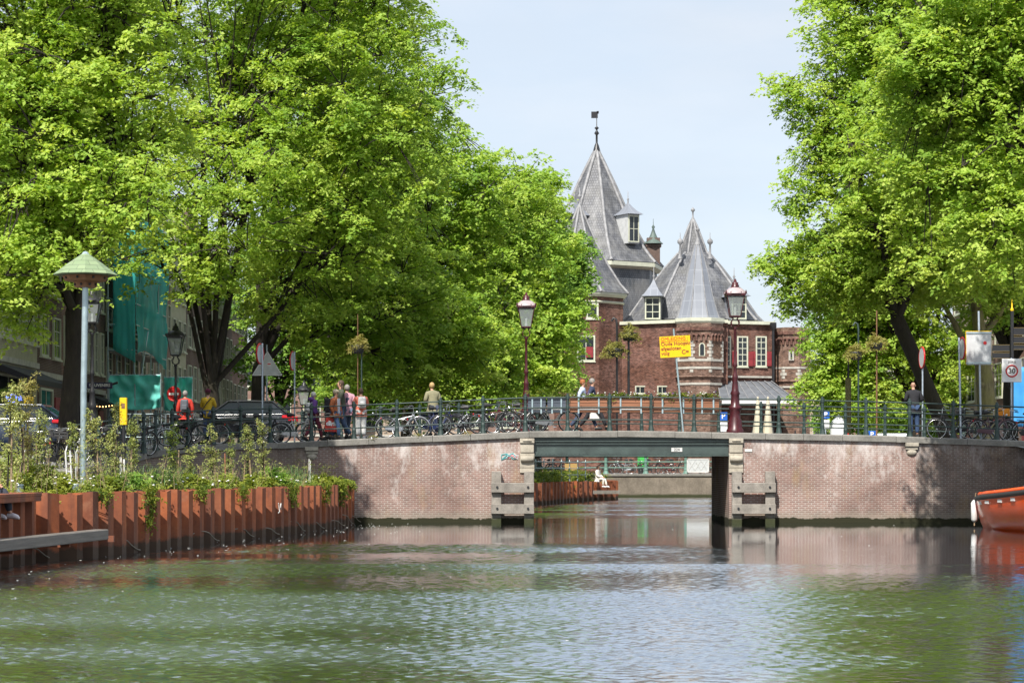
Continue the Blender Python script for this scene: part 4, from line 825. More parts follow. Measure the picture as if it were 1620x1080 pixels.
T('deep shady tree filling the gap behind the khaki-jacketed man', 700, 186, (.35, 3.2, 0, 0), [(640, 610, 90, 50, 0), (740, 610, 90, 50, 0), (560, 620, 70, 35, 0), (690, 560, 110, 60, 2)], 560, 80, .17, seed=97, m='leaf_dark', tint=.25, limbs=8, clump_r=(.7, 1.2))  # extra tree; its dull leaf tone carries the shade under the crowns
# pollarded pale trunk on the right
t = thing('plane_tree', 'pale yellow-green knobbly trunk behind the white sign back', 'tree', (ax(1561, 96), 96, street_z(96)))
mb = MB(); mb.path([(0, 0, -.3), (-.05, 0, 1.0), (.0, 0, 2.2), (-.1, 0, 3.6), (-.25, 0, 4.6), (-.3, 0, 5.6), (-.5, 0, 7)], [.5, .40, .40, .36, .30, .27, .2], 12)
for z, a, r in ((2.6, .25, .14), (1.2, 2.0, .12), (3.3, -2.2, .13), (4.4, -1.0, .12)): mb.ball((-.05 + .33 * math.cos(a), -.33 * abs(math.sin(a)), z), r, 8)
mb.path([(-.25, 0, 4.4), (-1.0, .2, 5.3), (-1.8, .3, 6.8)], [.2, .15, .08], 8); mb.path([(-.3, 0, 5.2), (.5, .1, 6.2), (1.2, 0, 7.6)], [.18, .13, .07], 8); mb.build('trunk', 'pale_bark', t)
rng = np.random.default_rng(5); C = np.array([[rng.normal(-.3, 1.5), rng.normal(0, 1.5), rng.normal(8.3, 1.0)] for _ in range(150)]); leaves_mesh('crown', C, rng.uniform(.5, .9, 150), 80, .1, 'leaf', t, rng)
# ------------------------------------------------------------------ railings
def railing(label, pts, zf, post_s, h=(1.115, .78, .365), m='dark_green', r=.024, pm='dark_green', pw=.055):
    """pts: ground line; posts at the arc lengths post_s"""
    P = [Vector(p) for p in pts]; seg = [(b - a).length for a, b in zip(P, P[1:])]
    def pos(s):
        for i, l in enumerate(seg):
            if s <= l or i == len(seg) - 1: d = (P[i + 1] - P[i]).normalized(); return P[i] + d * s, d
            s -= l
    t = thing('bridge_railing', label, 'railing', (P[0].x, P[0].y, 0)); L = -t.location
    for s in post_s:
        p, d = pos(s); z = zf(p); mb = MB(); a = math.atan2(d.y, d.x)
        mb.lathe([(pw * 2.0, 0), (pw * 1.8, .05), (pw * 1.35, .16), (pw * 1.25, .20), (pw * 1.35, .30), (pw * 1.0, .36), (pw * .92, h[1] - .06), (pw * 1.2, h[1] - .04), (pw * 1.2, h[1] + .05), (pw * .9, h[1] + .07), (pw * .95, h[0] - .08), (pw * 1.3, h[0] - .05), (pw * 1.3, h[0] + .05), (pw * .7, h[0] + .08), (pw * .8, h[0] + .11), (.01, h[0] + .14)], 8, (p.x, p.y, z), 0, a + R(22.5), sm=False)
        mb.build('post', pm, t, L)
    tot = sum(seg); n = max(2, int(tot / .7))
    for hh in h:
        q = [pos(tot * i / n)[0] for i in range(n + 1)]; mb = MB(); mb.path([(p.x, p.y, zf(p) + hh) for p in q], r, 6); mb.build('rail', m, t, L)
    return t
front = [(-11.4, 59.5), (-11.3, 63), (-11.1, 66.5), (-10.9, 69.1), (-10.25, 72.1), (-9.1, 74.3), (-7.7, 75.2), (17.2, 75.2)]
FL = sum((Vector(b) - Vector(a)).length for a, b in zip(front, front[1:])); base_s = FL - (17.2 + 7.7)
def zfront(p): return cap_z(p.x) if p.x > -7.7 else street_z(p.y) + .06
ps = [base_s + (ax(px, 75.2) + 7.7) for px in (426, 492.6, 560, 628, 697, 764, 831, 898, 964.5, 1030, 1098, 1232, 1301, 1370, 1439, 1508, 1577)] + [base_s - 1.4 * i for i in range(1, 11)]
railing('dark green iron railing along the near side of the bridge', front, zfront, ps)
rear = [(-7.7, 81.4), (17.2, 81.4)]
railing('dark green iron railing along the far side of the bridge', rear, lambda p: cap_z(p.x), [ax(px, 81.4) + 7.7 for px in (478, 540, 602, 664, 726, 788, 850, 912, 950 + 64 - 50 + 0, 1015, 1075, 1137, 1204, 1272, 1337.5, 1400, 1462, 1524)], r=.022)
q = railing('pale green iron railing with turned posts on the far quay beyond the bridge', [(-6, 149.3), (16, 149.3)], lambda p: 1.53, [ax(px, 149.3) + 6 for px in (770, 834, 897, 958.5, 1021.5, 1085, 1148)], h=(1.15, .78, .4), m='rail_green' if 'rail_green' in MATS else 'dark_green', r=.04, pw=.11)
mat('rail_green', (.13, .24, .2), .55, 0, .2, 4)
for c in q.children: c.data.materials.clear(); c.data.materials.append(MATS['rail_green'])

# ------------------------------------------------------------------ street lamps
def lamp(label, loc, m='wine_red', H=5.05, s=1.0):
    t = thing('street_lamp', label, 'street lamp', loc, 0, 'classic lantern lamps'); mb = MB(); hs = H - 1.55
    mb.lathe([(.29, 0), (.29, .10), (.24, .16), (.23, .40), (.18, .50), (.18, .75), (.215, .80), (.215, .86), (.15, .92), (.135, 1.25), (.165, 1.30), (.12, 1.40), (.085, 1.75), (.10, 1.80), (.10, 1.86), (.062, 1.95), (.055, hs * .62), (.08, hs * .63), (.08, hs * .65), (.05, hs * .67), (.042, hs - .1), (.075, hs - .06), (.06, hs)], 14)
    mb.build('column', m, t)
    mb = MB()
    for a in (45, 135, 225, 315):
        x, y = math.cos(R(a)), math.sin(R(a)); mb.path([(0, 0, hs - .02), (x * .16, y * .16, hs + .03), (x * .19, y * .19, hs + .15), (x * .09, y * .09, hs + .28), (x * .2, y * .2, hs + .33)], .018, 5)
    mb.lathe([(.21, .31), (.25, .33), (.25, .36), (.2, .37)], 4, (0, 0, hs), 0, R(45), sm=False)
    for a in (45, 135, 225, 315):
        x, y = math.cos(R(a)), math.sin(R(a)); mb.tube((x * .24, y * .24, hs + .35), (x * .40, y * .40, hs + 1.02), .016, .016, 5)
    mb.lathe([(.40, 1.0), (.46, 1.03), (.46, 1.08), (.42, 1.10), (.40, 1.09)], 4, (0, 0, hs), 0, R(45), sm=False)
    for i in range(4):
        a = R(45 + 90 * i); x, y = .46 * math.cos(a), .46 * math.sin(a); mb.lathe([(.03, 0), (.035, .05), (.005, .13)], 5, (x, y, hs + 1.08))
        x2, y2 = .46 * math.cos(a + R(90)), .46 * math.sin(a + R(90))
        for k in (.25, .5, .75): mb.lathe([(.022, 0), (.03, .04), (.005, .08)], 4, (x + (x2 - x) * k, y + (y2 - y) * k, hs + 1.08))
    mb.lathe([(.20, 1.28), (.12, 1.33), (.14, 1.38), (.10, 1.40), (.11, 1.46), (.06, 1.48), (.03, 1.58), (.001, 1.60)], 10, (0, 0, hs)); mb.build('lantern_frame', m, t)
    mb = MB(); mb.lathe([(.40, 1.09), (.36, 1.16), (.24, 1.26), (.19, 1.29)], 8, (0, 0, hs), 0, R(22.5)); mb.build('lantern_roof', 'lamp_top' if m == 'wine_red' else m, t)
    mb = MB(); mb.lathe([(.225, .37), (.385, 1.01)], 4, (0, 0, hs), 0, R(45), sm=False); mb.build('lantern_glass', 'lantern_pane', t)
    mb = MB(); mb.lathe([(.05, .38), (.05, .46), (.03, .50), (.045, .58), (.03, .68), (.001, .70)], 8, (0, 0, hs)); mb.build('bulb', 'white_paint', t)
    t.scale = (s,) * 3
    return t
def glassy(name, col, alpha):
    s = N(name); tr = s.t.nodes.new('ShaderNodeBsdfTransparent'); tr.inputs[0].default_value = (*col, 1); mx = s.n('ShaderNodeMixShader', Fac=alpha)
    s.b.inputs['Base Color'].default_value = (.5, .54, .54, 1); s.b.inputs['Roughness'].default_value = .08
    s.l(tr.outputs[0], mx.inputs[1]); s.l(s.b.outputs[0], mx.inputs[2]); s.l(mx.outputs[0], s.t.nodes['Material Output'].inputs[0])
glassy('lantern_pane', (.75, .8, .78), .38)
lamp('tall wine-red lantern lamp post standing on the near railing right of the opening', (ax(1163, 75.2), 75.2, cap_z(ax(1163, 75.2)) - .01))
lamp('tall wine-red lantern lamp post on the far side of the bridge left of the opening', (ax(832.5, 81.4), 81.4, cap_z(ax(832, 81.4)) - .01))
lamp('black lantern lamp behind the man in the red jacket', (ax(278, 88), 88, street_z(88)), 'black_metal', 5.0)
lamp('black lantern lamp behind the parked car, seen through the pedestrians', (ax(481, 116), 116, street_z(116) - .2), 'black_metal', 4.9)
lamp('black lantern lamp below the white thirty sign', (ax(1599, 100), 100, street_z(100)), 'black_metal', 5.0)
lamp('black lantern lamp half hidden by the elm at the left edge', (ax(146, 78), 78, street_z(78)), 'black_metal', 5.4)

# ------------------------------------------------------------------ nest tower with shingle roof
mat('shingle_green', (.19, .26, .13), .85, 0, .2, 6)
def shingle():
    s = N('shingles'); v = s.wallcoord(); bt = s.n('ShaderNodeTexBrick', Scale=1.0); bt.inputs['Brick Width'].default_value = .3; bt.inputs['Row Height'].default_value = .105; bt.inputs['Mortar Size'].default_value = .006
    bt.inputs['Color1'].default_value = (.17, .25, .12, 1); bt.inputs['Color2'].default_value = (.22, .30, .15, 1); bt.inputs['Mortar'].default_value = (.07, .1, .05, 1)
    s.l(v, bt.inputs['Vector']); c = s.mix(s.math('MULTIPLY', s.noise(s.pos, 5, 6), .35), bt.outputs['Color'], (.33, .36, .28)); s.l(c, s.b.inputs['Base Color']); s.b.inputs['Roughness'].default_value = .9
shingle()
YN = 50.0; nx = ax(133, YN)
t = thing('nest_tower', 'nesting house with green hexagonal shingle roof on a tall pale steel pole', 'bird house', (nx, YN, 1.2))
mb = MB(); mb.path([(-.02, 0, 0), (-.01, 0, 2.2), (.03, 0, az(452, YN) - 1.2)], .068, 12); mb.build('pole', 'pole_grey' if 'pole_grey' in MATS else 'steel_grey', t)
zr = az(436, YN) - 1.2
mb = MB(); mb.lathe([(.68, zr), (.70, zr + .02), (.36, zr + .28), (.06, zr + .49), (.001, zr + .51)], 8, (0.03, 0, 0), 0, R(10), sm=False); rf = mb.build('roof', 'shingles', t)
mb = MB(); mb.lathe([(.09, zr + .47), (.05, zr + .52), (.001, zr + .54)], 8, (.03, 0, 0), sm=False); mb.build('roof_cap', 'steel_grey', rf)
mb = MB(); mb.lathe([(.24, zr - .26), (.26, zr - .14), (.45, zr - .12), (.50, zr - .005)], 8, (.03, 0, 0), 0, R(10), sm=False); bx = mb.build('nest_box', 'nest_wood', t)
mb = MB()
for i in range(8):
    a = R(10 + 22.5 + 45 * i); 
    for rr_, zz in ((.245, zr - .2), (.45, zr - .06)): mb.ball((.03 + rr_ * math.cos(a), rr_ * math.sin(a), zz), .03, 6)
mb.build('entry_hole', 'black_metal', bx)
for px, lab in ((134, 'short white ladder-like rack beside the nest tower pole'),):
    mb = MB(); x = -.25
    for s in (-.05, .05): mb.tube((x + s, -.3, 0), (x + s - .05, -.3, .95), .018)
    for i in range(5): mb.tube((x - .05, -.3, .15 + i * .17), (x + .05, -.3, .15 + i * .17), .012)
    o = mb.build('bird_ladder', 'white_paint'); o.location = (nx, YN, 1.2); tag(o, lab, 'ladder')

# ------------------------------------------------------------------ signs
mat('sign_red', (.55, .02, .02), .4); mat('sign_white', (.8, .8, .8), .4); mat('sign_yellow', (.80, .50, .0), .45); mat('sign_blue', (.02, .12, .5), .4); mat('sign_back', (.55, .57, .58), .5, .1, .1, 5); mat('pole_grey', (.40, .46, .52), .45, .4, .12, 7)
mat('tarp_blue', (.04, .28, .62), .6, 0, .1, 3)
def pole_thing(name, label, px, Y, ytop, z0, r=.03, m='pole_grey', cat='sign', lean=0.0, group=None):
    x = ax(px, Y); t = thing(name, label, cat, (x, Y, z0), 0, group); h = az(ytop, Y) - z0; mb = MB(); mb.tube((0, 0, -.05), (lean, 0, h), r, r, 10); mb.build('pole', m, t); return t, h
def disc(t, z, r, ang, front='sign_red', y=-.05, bar=False, x=0.0, back='sign_back'):
    M = Matrix.Rotation(ang, 4, 'Z'); mb = MB(); mb.tube((0, -.012, 0), (0, .012, 0), r, r, 24); o = mb.build('sign_disc', back, t); o.location = Vector((x, 0, z)) + M @ Vector((0, y, 0)); o.rotation_euler = (0, 0, ang)
    m2 = MB(); m2.tube((0, -.018, 0), (0, -.0125, 0), r * .99, r * .99, 24); m2.build('sign_face', front, o)
    m4 = MB(); 
    for i in range(24): a, b = 2 * math.pi * i / 24, 2 * math.pi * (i + 1) / 24; m4.tube((r * math.cos(a), 0, r * math.sin(a)), (r * math.cos(b), 0, r * math.sin(b)), .03, .03, 5)
    m4.build('rim', 'sign_red', o)
    if bar: m3 = MB(); m3.box((0, -.022, 0), (r * 1.5, .008, r * .32)); m3.build('bar', 'sign_white', o)
    return o
t, h = pole_thing('round_sign', 'round red-rimmed sign seen from behind on the pole left of the triangle sign', 415, 76.2, 543, 2.6); disc(t, h - .35, .33, R(-104), x=-.03)
t, h = pole_thing('round_sign', 'round red-rimmed sign seen almost edge-on above the parked car tail', 466, 88, 556, 2.4); disc(t, h - .36, .36, R(-100), x=-.03)
t, h = pole_thing('round_sign', 'round red-rimmed sign seen almost edge-on beside the man in black', 1459.5, 83, 549, 2.75); disc(t, h - .38, .38, R(-86), 'sign_back', x=.03)
t, h = pole_thing('round_sign', 'round red-rimmed sign seen edge-on on the tall pole left of the square sign back', 1520, 75.6, 534, 2.75, .035, lean=-.06); disc(t, h - .36, .36, R(94), x=.0)
t, h = pole_thing('no_entry_sign', 'red no-entry disc with white bar behind the man in the red jacket', 276, 92, 612, street_z(92)); disc(t, h - .28, .28, R(-8), bar=True)
# triangle sign, seen from behind
t, h = pole_thing('triangle_sign', 'grey back of a triangular sign on a pole behind the dark car', 422, 90, 545, 2.3); k = 90 / F
mb = MB(); mb.prism([(-.56, -.46), (.60, -.46), (.03, .47)], -.02, .0, 'y'); o = mb.build('sign_plate', 'sign_back', t, bevel=.0); o.location = (0, -.035, h - .75)
mb = MB(); 
for a, b in (((-.56, -.46), (.60, -.46)), ((.60, -.46), (.03, .47)), ((.03, .47), (-.56, -.46))): mb.tube((a[0], -.02, a[1]), (b[0], -.02, b[1]), .018)
mb.build('rim', 'sign_white', o); mb = MB(); mb.tube((.1, -.035, -.02), (.1, -.021, -.02), .085, .085, 14); s_ = mb.build('sticker', 'sign_white', o); mb = MB(); mb.box((.1, -.04, -.02), (.13, .006, .05)); mb.build('sticker_stripe', 'sign_red', s_)
# square sign back
t, h = pole_thing('square_sign', 'large grey sign plate seen from behind with a round pink sticker', 1552, 76, 492, 2.75, .035, lean=-.08); k = 76 / F
mb = MB(); mb.box((0, -.02, 0), (40 * k, .03, 53 * k)); o = mb.build('sign_plate', 'sign_back', t, bevel=.008); o.location = (-.09, -.02, az(550.5, 76) - 2.75)
mb = MB(); 
for z in (-.5, .5): mb.box((0, -.045, z), (40 * k, .03, .05))
mb.build('clamp', 'steel_grey', o); mb = MB(); mb.box((-20 * k, -.02, 0), (.02, .05, 53 * k)); mb.box((0, -.02, 26.5 * k), (40 * k, .05, .02)); mb.build('rim', 'sign_yellow', o)
mb = MB(); mb.tube((.21, -.045, .17), (.21, -.036, .17), .06, .06, 12); mb.build('sticker', 'sign_pink' if 'sign_pink' in MATS else 'sign_red', o)
# zone 30
t, h = pole_thing('speed_sign', 'white zone sign with a red ring around the number 30', 1600, 77, 566, 2.7); k = 77 / F
mb = MB(); mb.box((0, 0, 0), (31 * k, .03, 37 * k)); o = mb.build('sign_plate', 'sign_white', t, bevel=.01); o.location = (0, -.06, az(586, 77) - 2.7); mb = MB()
for i in range(28): a, b = 2 * math.pi * i / 28, 2 * math.pi * (i + 1) / 28; mb.tube((.19 * math.cos(a), -.02, .19 * math.sin(a) - .02), (.19 * math.cos(b), -.02, .19 * math.sin(b) - .02), .026, .026, 4)
mb.build('ring', 'sign_red', o); text_obj('number_text', '30', .24, 'black_metal', o, (0, -.022, -.02), (R(90), 0, 0), bold=.004); text_obj('zone_text', 'ZONE', .10, 'black_metal', o, (0, -.022, .28), (R(90), 0, 0))
# black finger boards at the right
t, h = pole_thing('direction_sign', 'black street direction boards with gold edges on a black pole at the right edge', 1601, 79, 492, 2.7, .06, 'black_metal')
for (a, b, c, d) in ((1570, 545, 1597, 556), (1570, 557.5, 1597, 567), (1603, 518, 1640, 530), (1603, 532, 1640, 543), (1603, 545, 1640, 553)):
    x0, x1, z0, z1 = ax(a, 79), ax(c, 79), az(d, 79), az(b, 79); mb = MB(); mb.box((0, 0, 0), (x1 - x0, .05, z1 - z0)); o = mb.build('board', 'black_metal', t); o.location = Vector(((x0 + x1) / 2, 79, (z0 + z1) / 2)) - t.location
    mb = MB()
    for s in (-1, 1): mb.box((0, -.03, s * (z1 - z0) / 2 * .93), (x1 - x0, .01, .012))
    mb.build('gold_edge', mat('gold_line', (.22, .16, .06), .4).name, o)
mb = MB(); mb.lathe([(.05, 0), (.07, .05), (.03, .12), (.02, .3), (.001, .42)], 8, (0, 0, h)); mb.build('finial', 'sign_yellow', t)
# yellow detour sign on a leaning pole
Y = 75.05; k = Y / F
t = thing('detour_sign', 'yellow diversion sign with red lettering on a leaning grey pole', 'sign', (ax(1080, Y), Y, 2.95))
mb = MB(); mb.tube((.02, 0, 0), (ax(1065.5, Y) - ax(1080, Y), 0, az(520, Y) - 2.95), .032, .032, 10); mb.build('pole', 'steel_grey', t)
mb = MB(); mb.box((0, 0, 0), (48.5 * k, .025, 33.5 * k)); o = mb.build('sign_plate', 'sign_yellow', t, bevel=.004); o.location = Vector((ax(1068, Y), Y - .055, az(548.3, Y))) - t.location; o.rotation_euler = (0, R(-3.2), 0)
text_obj('sign_text', 'OMLEIDING :', .155, 'sign_red', o, (-.47, -.018, .26), (R(90), 0, 0), align='LEFT'); mb = MB(); mb.box((-.02, -.016, .175), (.90, .006, .012)); mb.build('underline', 'sign_red', o)
for i, s in enumerate(('Oude Hoogstr.', 'afgesloten', 'volg')): text_obj('sign_text', s, .165, 'black_metal' if False else 'sign_ink', o, (-.47, -.018, .10 - i * .155), (R(90), 0, 0), align='LEFT', bold=.003) if 'sign_ink' in MATS or mat('sign_ink', (.28, .06, .02), .5) else None
text_obj('arrow_text', 'C=', .19, 'sign_ink', o, (.32, -.018, -.19), (R(90), 0, 0), bold=.004)

# ------------------------------------------------------------------ hanging flower baskets on poles
def basket_pole(label, blab, px, Y, ytop, poles, baskets, m='black_metal', seed=1):
    z0 = 2.6 if Y < 90 else street_z(Y); t = thing('basket_pole', label, 'pole', (ax(px, Y), Y, z0), 0, 'poles with hanging flower baskets'); L = -t.location
    for p, yt, r, mm in poles:
        x = ax(p, Y); zt_ = az(yt, Y); mb = MB(); (mb.path([(x, Y, z0), (x, Y, zt_ - .25), (x - .03, Y, zt_ - .05), (x - .12, Y, zt_), (x - .2, Y, zt_ - .12)], r, 8) if p in (976, 1358) else mb.tube((x, Y, z0), (x, Y, zt_), r, r * .7)); mb.build('pole', mm, t, L)
    for i, (bx, by, w, dead) in enumerate(baskets):
        k = Y / F; x, z = ax(bx, Y), az(by, Y); w2 = w * k / 2; b = thing('flower_basket', f'{"higher" if by == min(q[1] for q in baskets) else "lower"} {"straw-coloured" if dead else "green"} basket on the {blab}', 'flower basket', (x, Y, z), 0, 'hanging flower baskets')
        mb = MB(); mb.lathe([(w2 * .72, -.14), (w2 * .9, -.10), (w2, .10), (w2 * 1.05, .15), (w2 * .95, .16), (w2 * .85, .05)], 14); mb.build('bowl', 'black_plastic', b)
        mb = MB(); mb.tube((0, 0, -.14), (ax(min(poles, key=lambda q: abs(q[0] - bx))[0], Y) - x, 0, -.14), .02); mb.build('bracket', 'black_metal', b)
        rng = np.random.default_rng(seed * 7 + i); n = 46; a = rng.uniform(0, 6.28, n); rr = w2 * rng.uniform(.2, 1.65, n); zz = .32 - (rr / w2) ** 2 * .16 + rng.normal(0, .10, n) + .05
        leaves_mesh('foliage', np.stack([rr * np.cos(a), rr * np.sin(a), zz], 1), rng.uniform(.08, .17, n), 26, .045, 'leaf_basket', b, rng, tint0=np.clip(rng.normal(.75 if dead else .45, .2, n), 0, 1), shape=.35)
basket_pole('pair of dark poles in front of the gatehouse, carrying two baskets', 'dark poles in front of the gatehouse', 985, 84, 500, [(994.5, 512, .055, 'black_metal'), (976, 503, .04, 'black_metal')], [(996.5, 533, 24, False), (973, 558, 25, False)], seed=3)
basket_pole('slim double pole behind the salmon-jacketed walker, carrying one basket', 'slim pole behind the walkers', 568, 83, 497, [(566, 497, .022, 'brown_wood'), (572, 548, .035, 'dark_green')], [(566, 553, 20, True)], seed=5)
basket_pole('slim pair of poles right of the gatehouse, carrying two baskets', 'slim poles right of the gatehouse', 1372, 86, 490, [(1387, 491, .035, 'brown_wood'), (1358, 510, .035, 'dark_green')], [(1386, 549, 21, True), (1354, 563, 20, True)], seed=8)
# ------------------------------------------------------------------ flower boxes on the near railing
def flower_box(px0, px1, m, label, plants, seed, group):
    Y = 75.42; x0, x1 = ax(px0, Y), ax(px1, Y); z0, z1 = az(652, Y), az(629.5, Y); t = thing('flower_box', label, 'flower box', ((x0 + x1) / 2, Y, z0), 0, group); w = x1 - x0; h = z1 - z0
    mb = MB(); mb.box((0, -.15, h / 2), (w, .03, h - .02)); mb.box((0, .15, h / 2), (w, .03, h)); mb.box((0, 0, .03), (w, .3, .04))
    for s in (-1, 1): mb.box((s * (w / 2 - .015), 0, h / 2), (.03, .32, h))
    for j in (1, 2): mb.box((0, -.170, h * j / 3), (w, .012, .012), 0)
    mb.box((0, 0, h - .08), (w - .06, .28, .05)); mb.build('box', m, t)
    for s in (-.55, .55) if w > .9 else (-.5, .5):
        mb = MB(); x = s * w / 2; mb.box((x, -.19, h * .48), (.05, .02, h * 1.15)); mb.box((x, -.10, h + .02), (.05, .2, .02)); mb.build('bracket', 'steel_grey', t)
    mb = MB(); mb.box((0, -.195, h * .22), (w * .5, .02, .04)); mb.build('brace', 'white_paint', t)
    rng = np.random.default_rng(seed); n = int(w * 26); C = np.stack([rng.uniform(-w / 2, w / 2, n), rng.uniform(-.12, .12, n), h + rng.uniform(.0, .17, n) * (1 if plants != 'tall' else 2.2)], 1)
    leaves_mesh('foliage', C, rng.uniform(.05, .13, n), 22, .035, 'leaf_garden', t, rng, tint0=np.clip(rng.normal(.45, .22, n), 0, 1))
    if plants != 'tall':
        mb = MB(); m2 = MB()
        for _ in range(int(w * 16)):
            p = (random.uniform(-w / 2, w / 2), random.uniform(-.17, .05), h + random.uniform(.08, .22)); (mb if random.random() < .7 else m2).ball(p, random.uniform(.018, .032), 5, sz=.6)
        if mb.v: mb.build('blossom', 'flower_white', t)['kind'] = 'stuff'
        if m2.v: m2.build('blossom', 'flower_violet', t)['kind'] = 'stuff'
mat('flower_white', (.75, .75, .7), .7); mat('flower_violet', (.16, .08, .3), .7); mat('planter_grey', (.07, .085, .11), .5, 0, .15, 3); mat('sign_pink', (.7, .1, .35), .5); mat('gold_line', (.5, .36, .1), .4)
for i, (a, b, m, l, p) in enumerate([(835, 863, 'planter_grey', 'dark grey planter with pale tall shoots, left one of the two grey planters', 'tall'), (866, 895, 'planter_grey', 'dark grey planter beside the couple, right one of the two grey planters', 'tall'),
    (902, 960, 'orange_wood', 'orange wooden flower box in front of the walking couple', 'low'), (968, 1027, 'orange_wood', 'orange wooden flower box below the pair of basket poles', 'low'), (1034, 1094, 'orange_wood', 'orange wooden flower box at the foot of the yellow sign', 'white'), (1101, 1137, 'orange_wood', 'short orange wooden flower box nearest the right lamp post', 'white')]):
    flower_box(a, b, m, l, p, 100 + i, 'flower boxes on the bridge railing')

# ------------------------------------------------------------------ scaffold with teal netting
def netting(name, col, alpha):
    s = N(name); v = s.wallcoord(); s.b.inputs['Roughness'].default_value = .7
    c = s.ramp(s.noise(s.pos, 1.2, 5, .6, (1, 1, .4)), (.3, tuple(x * .75 for x in col)), (.7, tuple(min(1, x * 1.25) for x in col))); s.l(c, s.b.inputs['Base Color'])
    tl = s.t.nodes.new('ShaderNodeBsdfTranslucent'); s.l(c, tl.inputs[0]); m0 = s.n('ShaderNodeMixShader', Fac=.4); s.l(s.b.outputs[0], m0.inputs[1]); s.l(tl.outputs[0], m0.inputs[2])
    tr = s.t.nodes.new('ShaderNodeBsdfTransparent'); mx = s.n('ShaderNodeMixShader', Fac=alpha); s.l(tr.outputs[0], mx.inputs[1]); s.l(m0.outputs[0], mx.inputs[2]); s.l(mx.outputs[0], s.t.nodes['Material Output'].inputs[0])
netting('teal_net', (.08, .60, .56), .6); netting('teal_tarp', (.22, .78, .70), 1.0)
sc = thing('scaffold', 'steel tube scaffold hung with teal netting against the brick house', 'scaffold', (-18.5, 112, 1.6)); SL = -sc.location
mb = MB()
for x in (-19.0, -17.75):
    for y in (107, 109.4, 111.8, 114.2, 116.7): mb.tube((x, y, 1.6), (x, y, 14.5), .035)
for z in (4, 6.2, 7.4, 8.6, 9.6, 11.6, 13.4):
    for x in (-19.0, -17.75): mb.tube((x, 107, z), (x, 116.7, z), .03)
    for y in (107, 111.8, 116.7): mb.tube((-19.0, y, z), (-17.75, y, z), .03)
mb.tube((-17.75, 107, 4), (-17.75, 111, 8.5), .03); mb.build('tube_frame', 'steel_grey', sc, SL)
mb = MB()
for z in (7.3, 9.5, 11.5): mb.box((-18.4, 111.9, z), (1.1, 9.6, .06))
mb.build('deck_boards', 'old_wood', sc, SL)
def cloth(pts_fn, nu, nv, name, m, parent, L, amp=.12, seed=0):
    mb = MB(); vs = []
    for j in range(nv + 1):
        for i in range(nu + 1):
            u, v = i / nu, j / nv; p, nn = pts_fn(u, v); w = amp * (math.sin(u * 23 + 3 * math.sin(v * 4 + seed)) * .5 + math.sin(u * 9 + v * 7 + seed) * .5 + .4 * math.sin(v * 17 + u * 4)); vs.append(p + nn * w)
    k = nu + 1; mb.add(vs, [(j * k + i, j * k + i + 1, (j + 1) * k + i + 1, (j + 1) * k + i) for j in range(nv) for i in range(nu)], 0, True)
    o = mb.build(name, m, parent, L, recalc=False); md = o.modifiers.new('thickness', 'SOLIDIFY'); md.thickness = .01; return o
cloth(lambda u, v: (Vector((-17.68, 107 + 9.8 * u, 7.2 + .3 * math.sin(u * 5) * (1 - v) + 6.6 * v)), Vector((1, 0, 0))), 40, 14, 'netting', 'teal_net', sc, SL, .1, 1)
cloth(lambda u, v: (Vector((-18.75 + 1.05 * u, 106.93, 7.4 - .6 * u * (1 - v) + 5.6 * v)), Vector((0, -1, 0))), 14, 14, 'netting', 'teal_net', sc, SL, .06, 4)
for (a, b, yt, yb, Y, lab) in ((172, 254, 593, 644, 104, 'crumpled teal tarpaulin hung low on the scaffold, wider left one'), (259, 304, 597, 648, 112, 'teal tarpaulin behind the red-jacketed man, narrow right one')):
    x0, x1, z0, z1 = ax(a, Y), ax(b, Y), az(yb, Y), az(yt, Y); t = thing('tarpaulin', lab, 'tarpaulin', (x0, Y, z0)); L = -t.location
    cloth(lambda u, v: (Vector((x0 + (x1 - x0) * u, Y + .12 * math.sin(3 * v), z0 + (z1 - z0) * v + .12 * math.sin(u * 3.1) * (1 - v) * -1)), Vector((0, -1, 0))), 30, 16, 'cloth', 'teal_tarp', t, L, .16, Y)
    mb = MB(); 
    for x in (x0, (x0 + x1) / 2, x1): mb.tube((x, Y + .06, street_z(Y)), (x, Y + .06, z1 + .1), .03)
    mb.tube((x0, Y + .06, z1), (x1, Y + .06, z1), .03); mb.build('fence_tube', 'steel_grey', t, L)

# ------------------------------------------------------------------ shop sign, small lit things on the left street
mat('sign_navy', (.02, .02, .07), .4); mat('glow_warm', (1.0, .55, .2), .5, emit=3.0); mat('glow_blue', (.08, .15, 1.0), .5, emit=4.0)
Y = 95.0; t = thing('shop_sign', 'dark souvenir shop sign with white letters left of the teal tarpaulin', 'shop sign', (ax(158, Y), Y, az(609.5, Y)))
mb = MB(); mb.box((0, 0, 0), (1.05, .12, .25)); b = mb.build('sign_box', 'sign_navy', t, bevel=.01); text_obj('sign_text', 'SOUVENIRS', .17, 'sign_white', b, (0, -.065, 0), (R(90), 0, 0), bold=.004)
mb = MB(); mb.tube((-.5, 0, 0), (-2.2, .1, .0), .03); mb.tube((.52, 0, .05), (.75, 0, .12), .05); mb.build('bracket', 'black_metal', t)
t = thing('string_lights', 'string of warm little bulbs under the souvenir sign', 'lights', (ax(160, 94), 94, az(640, 94))); mb = MB(); mb.path([(-.5, 0, 0), (0, 0, -.05), (.5, 0, 0)], .01, 4); mb.build('cable', 'black_metal', t)
for i in range(8): mb = MB(); mb.ball((-.45 + .13 * i, 0, -.05 * math.sin(i / 7 * 3.14) - .03), .028, 6); mb.build('bulb', 'glow_warm', t)
t = thing('neon_sign', 'blue neon shop sign low at the left edge', 'neon sign', (ax(22, 84.5), 84.5, az(630, 84.5))); mb = MB()
